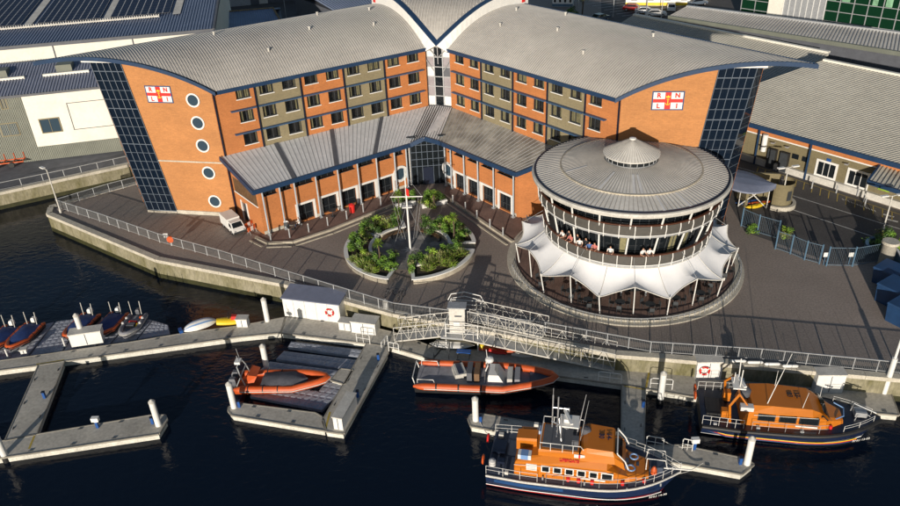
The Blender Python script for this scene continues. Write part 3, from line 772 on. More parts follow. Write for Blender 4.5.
aL, bL = frPL.p(-.75, .8, EV), frPL.p(lPL+.15, .8, EV)
cL, dLr = frL.p(.1, .02, TP), frL.p((CL-JL).length+.5, .02, TP)
proof(aL, bL, cL, dLr)
aR, bR = frPR.p(-.1, .8, EV), frPR.p(lPR+.45, .8, EV)
cR = frR.p(22.5, .02, TP); dR = frR.p(.1, .02, TP)
MT['podroofR'] = mat('weathered_roof_sheet', (.34, .315, .27), .6, .3, .35, fine=.25, scale2=1.2, stretch=(1, 1, 1))
proof(aR, bR, Vector((13.2, 74.3, TP-.1)), dR, mats=['podroofR', 'podseam'])
# dark drainage strips dividing the left roof
g = MB()
for u in (.245, .505, .755):
    p, q = L3(aL, bL, u), L3(dLr, cL, u); x = (bL-aL).normalized()*.25; z = Vector((0, 0, .085)); g.quad(p-x+z, p+x+z, q+x+z, q-x+z)
g.build('roof_gutter', 'darkpanel', main, recalc=False)
# entrance porch: gable between the two podium roofs
pk_ = Vector(((bL.x+aR.x)/2, (bL.y+aR.y)/2-.25, EV+.75)); top = Vector(((JL.x+JR.x)/2, (JL.y+JR.y)/2-.1, TP+.15))
g = MB()
slab(g, [bL, pk_, top, cL], .2, 0); slab(g, [pk_, aR, dR, top], .2, 0)
ribroof(g, bL+Vector((0, 0, .01)), pk_+Vector((0, 0, .01)), top, cL, .3, .08, .07, 1); ribroof(g, pk_+Vector((0, 0, .01)), aR+Vector((0, 0, .01)), dR, top, .3, .08, .07, 1)
g.build('porch_roof', ['podroof', 'darksteel'], main)
fa = MB()
def fbeam(p, q, hh=.5): fa.beam(p-Vector((0, 0, .12)), q-Vector((0, 0, .12)), .12, hh)
fbeam(aL, bL); fbeam(aR, bR); fbeam(bL, pk_); fbeam(pk_, aR); fbeam(aL, dLr); fbeam(bR, Vector((13.2, 74.3, TP-.1))+Vector((0, -.1, 0)))
fa.build('podium_fascia', 'bluepaint', main)
# entrance glazing
ent = Fr((PL1.x+.5, PL1.y+.6), PR1-PL1, Vector((0, -1))); EL = (PR1-PL1).length-.6
g = MB(); g.quad(ent.p(-.4, 0, 3.0), ent.p(EL+.3, 0, 3.0), ent.p(EL+.3, 0, 9.2), ent.p(-.4, 0, 9.2)); eo = g.build('entrance_glazing', 'glass', main, recalc=False)
g = MB()
for i in range(7): u = i/6; ent.box(g, EL*u-.03, EL*u+.03, .0, .1, 3.1, 9.0)
for z in (5.4, 6.3, 7.2, 8.1, 9.0): ent.box(g, 0, EL, .01, .09, z-.03, z+.03)
g.build('entrance_mullions', 'mull', eo)
g = MB(); ent.box(g, EL*.35, EL*.65, .12, .2, 3.1, 5.3); g.build('entrance_door', 'navy', eo)
g = MB(); g.tube(ent.p(-.2, .2, 3.1), ent.p(-.2, .2, 8.9), .12, 10); g.tube(ent.p(EL+.1, .2, 3.1), ent.p(EL+.1, .2, 8.9), .12, 10); g.build('entrance_column', 'white', main)
# ================================================================ ROUND RESTAURANT
RC = (16.9, 63.95)
rot = thing('round_pavilion', 'round two storey restaurant with a grey conical roof, ringed by balconies and a white canopy', 'pavilion', (RC[0], RC[1], 3), world=True)
def ring(prof, name, m, par=rot, n=72, smooth=False, **k): return MB().lathe(prof, RC, n, **k).build(name, m, par, smooth=smooth)
PZ = lambda r, a, z: Vector((RC[0]+r*math.cos(a), RC[1]+r*math.sin(a), z))
# roof: shallow cone with a step, seams
rm = MB(); rm.lathe([(8.75, 12.42), (8.75, 12.60), (6.35, 13.05), (6.30, 13.12), (2.4, 13.78), (2.4, 13.4), (8.6, 12.2)], RC, 96)
nse = 132
for k in range(nse):
    a = 2*PI*k/nse; da = .018
    for (r0, z0, r1, z1) in ((8.72, 12.61, 6.40, 13.04), (6.28, 13.125, 2.45, 13.775)):
        d0 = .028/r0; d1 = .018/r1; h = .05
        p = [PZ(r0, a-d0, z0), PZ(r0, a+d0, z0), PZ(r1, a+d1, z1), PZ(r1, a-d1, z1)]
        q = [x+Vector((0, 0, h)) for x in p]; rm.add(p+q, [(4, 5, 6, 7), (0, 1, 5, 4), (1, 2, 6, 5), (2, 3, 7, 6), (3, 0, 4, 7)], 1)
MT['rotroof'] = mat('pavilion_roof_sheet', (.58, .56, .52), .5, .12, .35, fine=.08); MT['rotseam'] = mat('pavilion_seam', (.34, .32, .295), .5, .1, 1)
rm.build('roof', ['rotroof', 'rotseam'], rot)
ring([(6.42, 13.04), (6.42, 13.16), (6.28, 13.17), (6.28, 13.1)], 'roof_step', 'kerb')
MT['pale'] = mat('pale_roof_panel', (.56, .55, .54), .5, .1, 1)
for a, r0, r1, z0, z1 in ((-100, 6.2, 3.4, 13.14, 13.62), (-94, 6.2, 3.4, 13.14, 13.62), (-128, 6.2, 3.4, 13.14, 13.62), (-68, 8.6, 6.5, 12.63, 13.03), (-84, 8.6, 6.5, 12.63, 13.03), (-170, 6.2, 4.2, 13.14, 13.48)):
    a = R(a); d0, d1 = .13/r0, .09/r1; z = .058; rp = MB(); rp.quad(PZ(r0, a-d0, z0+z), PZ(r0, a+d0, z0+z), PZ(r1, a+d1, z1+z), PZ(r1, a-d1, z1+z)); rp.build('roof_panel', 'pale', rot, recalc=False)
ring([(8.72, 12.14), (8.95, 12.2), (9.0, 12.42), (8.92, 12.56), (8.72, 12.60)], 'gutter_rim', 'offwhite', n=96, smooth=True)
ring([(8.7, 12.61), (8.80, 12.62), (8.80, 12.70), (8.62, 12.70), (8.62, 12.62)], 'roof_edge', 'navy', n=96)
ring([(2.25, 13.72), (2.25, 14.35)], 'lantern_glazing', 'glass', n=32)
lm_ = MB()
for k in range(24): a = 2*PI*k/24; lm_.beam(PZ(2.28, a, 13.75), PZ(2.28, a, 14.35), .05)
lm_.lathe([(2.35, 13.74), (2.35, 13.84), (2.2, 13.84)], RC, 48); lm_.build('lantern_frame', 'galv', rot)
cn = MB(); cn.lathe([(2.55, 14.28), (2.55, 14.36), (.22, 15.62), (.0, 15.66)], RC, 64); cn.lathe([(2.5, 14.28), (0, 14.5)], RC, 48)
for k in range(56):
    a = 2*PI*k/56; p = [PZ(2.55, a-.008, 14.37), PZ(2.55, a+.008, 14.37), PZ(.25, a+.03, 15.61), PZ(.25, a-.03, 15.61)]; q = [x+Vector((0, 0, .04)) for x in p]
    cn.add(p+q, [(4, 5, 6, 7), (0, 1, 5, 4), (1, 2, 6, 5), (2, 3, 7, 6), (3, 0, 4, 7)], 1)
cn.build('lantern_roof', ['rotroof', 'rotseam'], rot)
MB().lathe([(.30, 15.6), (.30, 15.72), (.0, 15.78)], RC, 16).build('finial', 'white', rot)
# inner drum: glazed walls
ring([(6.2, 3.3), (6.2, 6.6)], 'ground_glazing', 'glass'); ring([(6.3, 6.85), (6.9, 9.9)], 'first_floor_glazing', 'glass')
ring([(7.3, 10.1), (7.6, 12.2)], 'top_glazing', 'glass')
fm = MB()
for k in range(60):
    a = 2*PI*k/60; fm.beam(PZ(6.35, a, 6.9), PZ(6.95, a, 9.9), .07)
    fm.beam(PZ(7.35, a, 10.1), PZ(7.65, a, 12.2), .06)
    if k % 2 == 0: fm.beam(PZ(6.26, a, 3.3), PZ(6.26, a, 6.6), .09)
fm.build('glazing_bars', 'darksteel', rot)
# olive blinds on the first floor glazing
pa = MB()
for a in (-105, -66, -52):
    a = R(a); pa = MB(); pa.hexa([PZ(6.33, a-.05, 6.95), PZ(6.33, a+.05, 6.95), PZ(6.36, a+.05, 6.95), PZ(6.36, a-.05, 6.95), PZ(6.88, a-.05, 9.7), PZ(6.88, a+.05, 9.7), PZ(6.91, a+.05, 9.7), PZ(6.91, a-.05, 9.7)]); pa.build('blind', 'curtain', rot)
# floors, soffits
ring([(6.1, 6.6), (7.68, 6.70), (7.74, 6.74), (7.74, 6.84), (7.7, 6.88), (6.1, 6.88)], 'first_floor_slab', 'galv', smooth=False)
ring([(6.8, 9.9), (8.24, 9.96), (8.30, 10.02), (8.30, 10.10), (8.24, 10.14), (6.8, 10.14)], 'upper_floor_slab', 'galv')
MT['meshgrey'] = mat('balustrade_mesh_panel', (.075, .07, .062), .6, .1, 4)
def balustrade(z, nm, r=8.62):
    pn = MB(); pn.lathe([(r+.02, z+.12), (r+.10, z+1.0)], RC, 96); b_ = pn.build('balustrade_panel', 'meshgrey', rot)
    k = 40; ps = MB(); ps.lathe([(r+.1, z+.10), (r+.16, z+.10), (r+.16, z+.16), (r+.1, z+.16)], RC, 96).build('bottom_rail', 'white', b_)
    for i in range(k):
        a = 2*PI*i/k; MB().path([PZ(r+.06, a, z-.18), PZ(r+.12, a, z+.2), PZ(r+.20, a, z+.7), PZ(r+.13, a, z+1.10)], .045, 5).build('balustrade_post', 'white', b_)
    rl = MB(); rl.lathe([(r+.02, z+1.10), (r+.22, z+1.10), (r+.22, z+1.18), (r+.02, z+1.18), (r+.02, z+1.10)], RC, 96); rl.build('handrail', 'woodrail', b_)
balustrade(6.85, 'a', 7.66); balustrade(10.1, 'b', 8.22)
for i in range(20):
    a = 2*PI*(i+.25)/20; cc = MB(); cc.tube(PZ(7.25, a, 6.8), PZ(8.55, a+.035, 12.25), .085, 8); cc.build('raking_column', 'white', rot, smooth=True)
for i in range(20):
    a = 2*PI*(i+.25)/20; cc = MB(); cc.tube(PZ(7.0, a, 3.3), PZ(7.2, a, 6.6), .09, 8); cc.build('column', 'galv', rot, smooth=True)
# terrace with two ring steps
tm = MB(); tm.lathe([(11.3, 2.9), (11.3, 3.14), (10.85, 3.15)], RC, 96, mi=1); tm.lathe([(10.85, 3.02), (10.85, 3.34), (10.45, 3.35), (10.45, 3.2)], RC, 96, mi=1); tm.lathe([(10.45, 3.25), (0, 3.25)], RC, 96, mi=0)
tag(tm.build('terrace', ['redpave', 'coping'], recalc=True), kind='structure')
hr = MB()
for rr in (10.95,):
    hr.lathe([(rr, 3.62), (rr+.05, 3.62), (rr+.05, 3.67), (rr, 3.67), (rr, 3.62)], RC, 96, R(-175), R(-5))
    for i in range(60): a = R(-175+170*i/59); hr.beam(PZ(rr+.02, a, 3.14), PZ(rr+.02, a, 3.63), .04)
tag(hr.build('terrace_rail', 'galv'), 'low steel rail curving round the edge of the round terrace', 'railing')
# tensile canopy
can = thing('canopy', 'white scalloped tent canopy hung in a ring below the balconies of the round pavilion', 'canopy', (RC[0], RC[1], 3.2), world=True)
lowA = [R(-213+33*i) for i in range(0, 8)]     # low corners
def canopy_z(f, r):   # f: 0 at low corner, 1 at raised midpoint ; r 0 inner,1 outer
    zi = 6.65
    return zi+(5.15-zi)*(r**.88) - .22*math.sin(PI*r) + 1.05*(f**1.7)*(r**1.35)
cm = MB(); NA, NR = 14, 9; a_start, a_end = lowA[0], lowA[-1]; tot = int(round((a_end-a_start)/R(33)))*NA
def crv(ai):
    u = (ai % NA)/NA; f = 1-abs(2*u-1)
    ro = 10.5-.50*math.sin(PI*f)-.50*f
    return f, ro
rows = []
for ai in range(tot+1):
    a = a_start+(a_end-a_start)*ai/tot; f, ro = crv(ai); row = []
    for k in range(NR+1):
        r_ = k/NR; rad = 7.72+(ro-7.72)*r_; row.append(PZ(rad, a, canopy_z(f, r_)))
    rows.append(row)
o0 = 0
for row in rows: cm.v += [tuple(p) for p in row]
for i in range(tot):
    for k in range(NR): cm.f.append((i*(NR+1)+k, (i+1)*(NR+1)+k, (i+1)*(NR+1)+k+1, i*(NR+1)+k+1)); cm.m.append(0)
cm.build('membrane', 'fabric', can, smooth=True, recalc=False)
for p_ in COL.objects[-1:] if False else []: pass
hem = MB(); hem.path([rows[i][-1] for i in range(tot+1)], .05, 5)
for i in range(8): hem.path([p+Vector((0, 0, .03)) for p in rows[min(i*NA, tot)]], .03, 4)
hem.path([r_[0]+Vector((0, 0, .02)) for r_ in rows], .06, 5)
hem.build('hem', 'offwhite', can)
for i in range(8):
    a = lowA[i]; m_ = MB(); p = PZ(10.5, a, 5.15); m_.tube(PZ(10.15, a+.01, 3.25), p+Vector((0, 0, .2)), .055, 8); m_.build('pole', 'white', can, smooth=True)
    if i < 7:
        a2 = a+R(16.5); m_ = MB(); top_ = PZ(9.95, a2, 6.1); m_.tube(PZ(9.7, a2+.01, 3.25), top_+Vector((0, 0, .1)), .05, 8); m_.build('pole', 'white', can, smooth=True)
        m_ = MB(); m_.tube(top_, PZ(7.7, a2, 7.8), .018, 4); m_.build('stay_cable', 'galv', can)
# raised peaks of the canopy (gores)
for i in range(7):
    a = lowA[i]+R(16.5); m_ = MB(); apex = PZ(9.75, a, 6.55)
    base = [PZ(10.1, a, 6.0), PZ(9.6, a+R(7), 5.95), PZ(9.0, a+R(3), 6.85), PZ(9.0, a-R(3), 6.85), PZ(9.6, a-R(7), 5.95)]
    m_.add([apex]+base, [(0, 1, 2), (0, 2, 3), (0, 3, 4), (0, 4, 5), (0, 5, 1)]); pass

# ================================================================ SEATING UNDER THE CANOPY
def cafe_table(loc):
    t = thing('cafe_table', 'dark round cafe table', 'table', loc)
    m_ = MB(); m_.lathe([(0, .74), (.45, .74), (.45, .70), (0, .70)], (0, 0), 16); m_.build('table_top', 'darksteel', t)
    m_ = MB(); m_.tube((0, 0, .03), (0, 0, .7), .035, 8); m_.lathe([(0, .05), (.25, .03), (.25, 0), (0, 0)], (0, 0), 12); m_.build('table_base', 'darksteel', t); return t
def cafe_chair(loc):
    t = thing('cafe_chair', 'dark cafe chair', 'chair', loc)
    MB().box((0, 0, .45), (.42, .42, .04)).build('seat', 'black', t); MB().box((0, .2, .70), (.42, .03, .36)).build('backrest', 'darksteel', t)
    for sx in (-1, 1):
        for sy in (-1, 1): m_ = MB(); m_.tube((sx*.18, sy*.18, 0), (sx*.18, sy*.18, .44 if sy < 0 else .55), .018, 5); m_.build('leg', 'darksteel', t)
    return t
T0 = C0 = None
ords = ['first', 'second', 'third', 'fourth', 'fifth', 'sixth', 'seventh', 'eighth', 'ninth', 'tenth', 'eleventh', 'twelfth']
for i, (dg, r_) in enumerate(((-152, 9.4), (-133, 9.0), (-121, 9.5), (-104, 9.0), (-88, 9.3), (-72, 8.9), (-57, 9.4), (-41, 9.0), (-27, 9.5))):
    p = PZ(r_, R(dg), 3.255)
    lab = 'dark cafe table under the white canopy, %s from the left along the round terrace' % ords[i]
    if T0 is None: T0 = cafe_table(p); o = T0; o['label'] = lab
    else: o = dup(T0, p, label=lab)
    o['group'] = 'cafe tables under the canopy'
    for q in range(3):
        aa = random.random()*.6+q*2*PI/3; cp_ = p+Vector((math.cos(aa)*.72, math.sin(aa)*.72, 0))
        lab = 'dark cafe chair %s the %s table from the left under the white canopy' % (('right of', 'behind', 'in front of')[q], ords[i])
        if C0 is None: C0 = cafe_chair(cp_); c_ = C0; c_['label'] = lab; c_.rotation_euler = (0, 0, aa-PI/2)
        else: c_ = dup(C0, cp_, aa-PI/2, lab)
        c_['group'] = 'cafe chairs under the canopy'

# ================================================================ KIOSK with blue curved roof, right of the pavilion
kx = G(756, 212, 3)
ko = thing('kiosk', 'small stone kiosk with a blue leaf shaped roof beside the fence', 'kiosk', tuple(kx), world=True)
K0 = G(737, 207); K1 = G(770, 209); kd = (K1-K0).normalized(); kn = Vector((-kd.y, kd.x, 0))
wl = MB()
kc = K0+kd*4.4+kn*1.2
wl.lathe([(1.25, 3), (1.25, 5.9)], (kc.x, kc.y), 20, R(-150), R(60)); wl.box(tuple(K0+kd*.5+kn*1.5+Vector((0, 0, 1.45))), (.3, 3.2, 2.9), 0); wl.box(tuple(K0+kd*2.2+kn*3+Vector((0, 0, 1.45))), (4.4, .3, 2.9), math.atan2(kd.y, kd.x)); wl.build('wall', 'hallwall', ko)
rf_ = MB(); tipA, tipB = G(718, 176, 6.9), G(776, 187, 6.2); N = 18; 
rw = []
for i in range(N+1):
    u = i/N; c = L3(tipA, tipB, u); dd = (tipB-tipA); dd.z = 0; dd.normalize(); sn = Vector((-dd.y, dd.x, 0)); hw = 2.7*math.sin(PI*(u*.86+.14))**.8+.03
    rw.append([c+sn*hw*s_+Vector((0, 0, .35*(1-s_*s_))) for s_ in (-1, -.5, 0, .5, 1)]+[c+sn*hw*s_+Vector((0, 0, .35*(1-s_*s_)-.16)) for s_ in (1, .5, 0, -.5, -1)])
rf_.loft(rw); rf_.build('roof', 'roofdark', ko)
fr_ = MB()
for a, b_ in ((0, 3.0), (3.0, 0), (.1, .1), (3.0, 3.0)): fr_.beam(K0+kd*a+Vector((0, 0, .1)), K0+kd*b_+Vector((0, 0, 3.0)), .09)
fr_.build('brace', 'offwhite', ko)
bw = MB(); bw.lathe([(1.75, 3.0), (1.75, 3.5), (1.4, 3.5), (1.4, 3.0)], (kc.x, kc.y), 20, R(-140), R(30)); bw.build('bench', 'coping', ko)
wn = MB(); a = R(-70); wn.box((kc.x+1.27*math.cos(a), kc.y+1.27*math.sin(a), 4.6), (.5, .08, 1.1), a+PI/2); wn.build('window', 'darksteel', ko)
# stuff kept inside: kayaks
def kayak(p, rz, m, lab, L=2.6):
    mb = MB(); rg = []
    for i in range(11):
        u = i/10*2-1; wd = .36*(1-abs(u)**2.2)+.01; h = .17*(1-abs(u)**3)+.02
        rg.append([(u*L/2, wd*math.cos(a), .2+h*math.sin(a)+.12*u*u) for a in [2*PI*j/10 for j in range(10)]])
    mb.loft(rg); t = thing('kayak', lab, 'kayak', p, rz); mb.build('hull', m, t, smooth=True)
    MB().lathe([(.16, .36), (.24, .40), (.20, .33)], (0, 0), 12).build('cockpit', 'black', t); return t
kayak(tuple(K0+kd*1.0+kn*.9+Vector((0, 0, .0))), .2, 'blueplastic', 'blue kayak lying under the kiosk roof'); kayak(tuple(K0+kd*1.9+kn*.1), .3, 'yellow', 'yellow kayak lying at the open side of the kiosk')
kayak(tuple(K0+kd*2.4+kn*.9), .1, 'hypalon', 'orange kayak lying deepest under the kiosk roof')

# ================================================================ LAMP POSTS
def lamp_post(base, h, lab, heads=1, m='offwhite', ang=0, signs=False):
    t = thing('lamp_post', lab, 'lamp post', tuple(base))
    MB().tube((0, 0, 0), (0, 0, h), .09, 10, .055).build('pole', m, t, smooth=True)
    MB().tube((0, 0, 0), (0, 0, .5), .14, 10).build('base', m, t)
    for k in range(heads):
        a = ang+k*PI; c, s = math.cos(a), math.sin(a)
        MB().tube((0, 0, h-.05), (c*.55, s*.55, h+.05), .04, 6).build('arm', m, t)
        hd = MB(); hd.box((c*.85, s*.85, h+.06), (.75, .32, .13), a); hd.build('lamp_head', 'white', t)
    return t
lamp_post(G(780, 209), 4.9, 'white lamp post by the road next to the kiosk', 2, ang=.2)
lamp_post(G(882.5, 232), 4.1, 'white lamp post at the far right by the road bend', 2, ang=.1)
lamp_post(G(61, 213), 5.5, 'white lamp post on the pointed left end of the quay', 1, ang=2.5)
lamp_post(G(578, 18, 3), 7, 'thin lamp post near the car park tree behind the right wing', 1, 'galv')
lamp_post(G(646, 17, 3), 9, 'tall lamp post between the parked cars, left one', 1, 'galv'); lamp_post(G(661, 19, 3), 9, 'tall lamp post beside the white parked car, right one', 1, 'galv')
lamp_post(G(322, 18, 3), 8, 'lamp post with bright head in the shaded yard behind the left wing', 1, 'galv')
lamp_post(G(287, 22, 3), 8, 'thin grey lamp post in the shaded yard near the small blue roof', 1, 'galv')
lamp_post(G(613, 17, 3), 7, 'thin lamp post standing in the marked rear car park', 1, 'galv')
# tall white pole at the right edge, standing on the pontoon
pb = G(884, 393, 1.5); pp = thing('mooring_pile', 'tall white pole cut by the right edge of the picture by the pontoon', 'pile', tuple(pb))
MB().tube((0, 0, -1), (0, 0, 3.4), .2, 12).build('pile', 'white', pp, smooth=True); MB().tube((0, 0, 3.4), (0, 0, 7.6), .1, 8, .07).build('mast', 'white', pp, smooth=True)

# ================================================================ RAILINGS
def railing(pts, lab, h=1.1, sp=1.75, bars=True, mt='galv', panel='darkbar', name='railing', cat='railing', z=None):
    P = [Vector(p) for p in pts]; t = thing(name, lab, cat, tuple(P[0]), world=True)
    ps, rl, br = MB(), MB(), MB(); up = Vector((0, 0, 1))
    for a, b_ in zip(P, P[1:]):
        L = (b_-a).length; k = max(1, int(round(L/sp)))
        for i in range(k+1 if b_ is P[-1] else k): q = L3(a, b_, i/k); MB().beam(q, q+up*h, .07).build('post', mt, t)
        rl.beam(a+up*h, b_+up*h, .08, .06); rl.beam(a+up*(h*.12), b_+up*(h*.12), .04)
        if bars:
            n_ = int(L/.11)
            for i in range(n_): q = L3(a, b_, (i+.5)/n_); br.beam(q+up*(h*.13), q+up*(h*.94), .03, .03)
    rl.build('rail', mt, t)
    if bars: br.build('infill', panel, t)
    return t
MT['darkbar'] = mat('dark_infill_bars', (.10, .105, .11), .5, .1, 2)
Q = lambda x, y: G(x, y, 3.16)
railing([Q(58, 208), Q(100, 221.5), Q(160, 242.5), Q(220, 259), Q(290, 281), Q(350, 299.5), Q(394, 313)], 'long grey steel railing along the left quay edge in front of the brown promenade')
railing([Q(58, 208), Q(80, 201), Q(110, 192), Q(137, 185)], 'short pale railing along the inlet behind the pointed quay end')
railing([Q(394, 313), Q(545, 333), Q(650, 352.5), Q(760, 360), Q(900, 374), Q(1000, 384)], 'long grey steel railing along the right quay edge above the lifeboats')
# little sign and life ring on the left rail
p = G(172, 246, 3.2); lb = thing('lifebuoy_post', 'orange lifebuoy housing hung on the left quay railing', 'lifebuoy', tuple(p))
MB().lathe([(0, .10), (.36, .10), (.38, 0), (.36, -.1), (0, -.1)], (0, 0), 20).build('housing', 'hypalon', lb); lb.children[0].rotation_euler = (R(90), 0, 0); lb.children[0].location = (0, 0, .8)
MB().box((0, .1, .5), (.08, .08, 1.0)).build('post', 'galv', lb)
p = G(167.5, 243, 3.2); sgn = thing('notice_sign', 'small white notice beside the orange lifebuoy on the railing', 'sign', tuple(p))
MB().box((0, 0, .9), (.5, .05, .5)).build('board', 'white', sgn); MB().box((0, .05, .4), (.06, .06, .8)).build('post', 'galv', sgn)

# ================================================================ BLUE MESH FENCE at the right
MT['fencewire'] = mat('fence_wire', (.10, .15, .20), .5, .1, 2)
def blue_fence(pts, lab, h=2.0, sp=2.6, gap=None):
    P = [Vector(p) for p in pts]; t = thing('mesh_fence', lab, 'fence', tuple(P[0]), world=True); up = Vector((0, 0, 1)); ps, br = MB(), MB()
    for a, b_ in zip(P, P[1:]):
        L = (b_-a).length; k = max(1, int(round(L/sp)))
        for i in range(k+1 if b_ is P[-1] else k): q = L3(a, b_, i/k); MB().beam(q, q+up*(h+.15), .11).build('post', 'bluefence', t)
        br.beam(a+up*h, b_+up*h, .05); br.beam(a+up*.12, b_+up*.12, .05)
        n_ = int(L/.16)
        for i in range(n_): q = L3(a, b_, (i+.5)/n_); br.beam(q+up*.12, q+up*h, .014)
    br.build('mesh_panel', 'fencewire', t); return t
blue_fence([G(741, 226), G(757, 233), G(777, 239), G(775, 249), G(790, 254), G(804, 260), G(819, 264)], 'blue mesh fence panels zigzagging from the kiosk past two green shrubs')
blue_fence([G(826, 266), G(852, 266.5), G(878, 262)], 'blue double gate of mesh beside the stone pillar')
for (x, y, lab) in ((823, 258, 'small white notice on the left blue gate post'), (848, 258, 'small white notice in the middle of the blue gate')):
    s_ = thing('notice_sign', lab, 'sign', tuple(G(x, 265, 3))); MB().box((0, -.1, 1.2), (.45, .04, .45)).build('board', 'white', s_); MB().box((0, -.03, .6), (.05, .05, 1.2)).build('post', 'bluefence', s_)
pi_ = thing('stone_pillar', 'round stone gate pillar with pale cap at the end of the blue gate', 'pillar', tuple(G(884, 266)))
MB().tube((0, 0, 0), (0, 0, 2.5), .62, 20).build('shaft', 'concrete', pi_, smooth=True); MB().lathe([(0, 2.72), (.72, 2.72), (.78, 2.5), (.6, 2.5)], (0, 0), 20).build('cap', 'coping', pi_)
# bins and blue boxes on the right edge
def crate_bin(p, s, rz, lab, m='blueplastic'):
    t = thing('skip_bin', lab, 'bin', tuple(p), rz)
    a, b_, h = s
    mb = MB(); mb.hexa([(-a/2*.9, -b_/2*.9, 0), (a/2*.9, -b_/2*.9, 0), (a/2*.9, b_/2*.9, 0), (-a/2*.9, b_/2*.9, 0), (-a/2, -b_/2, h), (a/2, -b_/2, h), (a/2, b_/2, h), (-a/2, b_/2, h)]); mb.build('body', m, t)
    MB().hexa([(-a/2-.05, -b_/2-.05, h), (a/2+.05, -b_/2-.05, h), (a/2+.05, b_/2+.05, h+.05), (-a/2-.05, b_/2+.05, h+.05), (-a/2, -b_/2, h+.14), (a/2, -b_/2, h+.14), (a/2, b_/2, h+.3), (-a/2, b_/2, h+.3)]).build('lid', m, t)
    return t
MT['binblue'] = mat('dark_blue_bin', (.012, .045, .12), .5, .15, 1)
crate_bin(G(887, 283), (2.1, 2.0, 1.5), -1.0, 'dark blue lidded bin nearest the stone pillar on the right edge', 'binblue')
crate_bin(G(892, 302), (2.2, 2.2, 1.7), -1.05, 'large dark blue bin, middle of the row on the right edge', 'binblue')
crate_bin(G(903, 322), (2.2, 2.2, 1.7), -1.05, 'dark blue bin half out of view at the right edge, lowest of the row', 'binblue')
hb = MB(); 
bw_ = thing('boundary_wall', 'low blue panelled wall running off the right edge behind the bins', 'wall', tuple(G(893, 262)), world=True)
a, b_ = G(893, 262), G(930, 330); hb.beam(a+Vector((0, 0, .7)), b_+Vector((0, 0, .7)), .12, 1.4); hb.build('panel', 'bluefence', bw_); MB().beam(a+Vector((0, 0, 1.44)), b_+Vector((0, 0, 1.44)), .2, .1).build('cap', 'white', bw_)
cv = thing('curved_bench', 'short curved blue bench wall by the planting beside the stone pillar', 'bench', tuple(G(873, 243)), world=True)
c_ = G(884, 252); MB().lathe([(1.8, 3.0), (1.8, 3.8), (1.5, 3.8), (1.5, 3.0)], (c_.x, c_.y), 14, R(90), R(190)).build('seat_wall', 'bluefence', cv)

# ================================================================ PLANTS
def leaf_clump(mb, c, rad, n, size, mi, sq=.8, rnd=random):
    c = Vector(c)
    for _ in range(n):
        v = Vector((rnd.gauss(0, 1), rnd.gauss(0, 1), rnd.gauss(0, 1))).normalized()
        k = rnd.uniform(.45, 1.05); p = c+Vector((v.x*rad*k, v.y*rad*k, v.z*rad*k*sq))
        a = Vector((rnd.gauss(0, 1), rnd.gauss(0, 1), rnd.gauss(0, .6))).normalized(); b_ = a.cross(v+Vector((.01, .02, .3))).normalized(); s_ = size*rnd.uniform(.6, 1.3)
        mb.add([p-a*s_, p-b_*s_*.5, p+a*s_, p+b_*s_*.5], [(0, 1, 2, 3)], mi)
def make_bush(kind, seed):
    rr = random.Random(seed); t = thing('shrub', 'green shrub', 'shrub', (0, 0, -50))
    mb = MB(); h = .75
    base = {'dark': 0, 'mid': 1, 'lime': 2, 'olive': 3}[kind]
    if kind == 'olive':      # spiky grass like plant: blades from the base
        for i in range(420):
            a = rr.uniform(0, 2*PI); r_ = rr.uniform(0, .55); q = Vector((r_*math.cos(a), r_*math.sin(a), .05)); a2 = a+rr.uniform(-.8, .8); el = rr.uniform(.5, 1.45); ln_ = rr.uniform(.5, 1.05); d = Vector((math.cos(a2)*math.cos(el), math.sin(a2)*math.cos(el), math.sin(el))); s2 = d.cross(Vector((0, 0, 1))).normalized()*.028; mb.add([q-s2, q+s2, q+d*ln_*.7+s2*.8, q+d*ln_-Vector((0, 0, .1*ln_))], [(0, 1, 2, 3)], rr.choice((3, 3, 2, 1)))
    for i in range(0 if kind == 'olive' else 11):
        a = rr.uniform(0, 2*PI); r_ = rr.uniform(0, .62); z = rr.uniform(.25, .95)
        leaf_clump(mb, (r_*math.cos(a), r_*math.sin(a), z*(1.15-r_*.5)), rr.uniform(.26, .42), 70, .085, base if rr.random() < .7 else (base+rr.choice((-1, 1))) % 4, rnd=rr)
    mb.build('foliage', ['leafA', 'leafB', 'leafC', 'leafD'], t, recalc=False)
    st = MB()
    for i in range(5):
        a = rr.uniform(0, 2*PI); st.tube((0, 0, 0), (.4*math.cos(a), .4*math.sin(a), .7), .03, 5, .012)
    st.build('stem', 'bark', t); return t
BUSH = {k: make_bush(k, i+3) for i, k in enumerate(('dark', 'mid', 'lime', 'olive'))}
used_b = {}
def bush(p, kind, s, lab, grp='shrubs in the round planter'):
    if kind not in used_b: o = BUSH[kind]; used_b[kind] = 1; o.location = p; o['label'] = lab; o.rotation_euler = (0, 0, random.random()*6); o.scale = (s, s, s*random.uniform(.85, 1.15))
    else: o = dup(BUSH[kind], p, random.random()*6, lab, (s*random.uniform(.9, 1.1), s*random.uniform(.9, 1.1), s*random.uniform(.85, 1.15)))
    if grp: o['group'] = grp
    return o
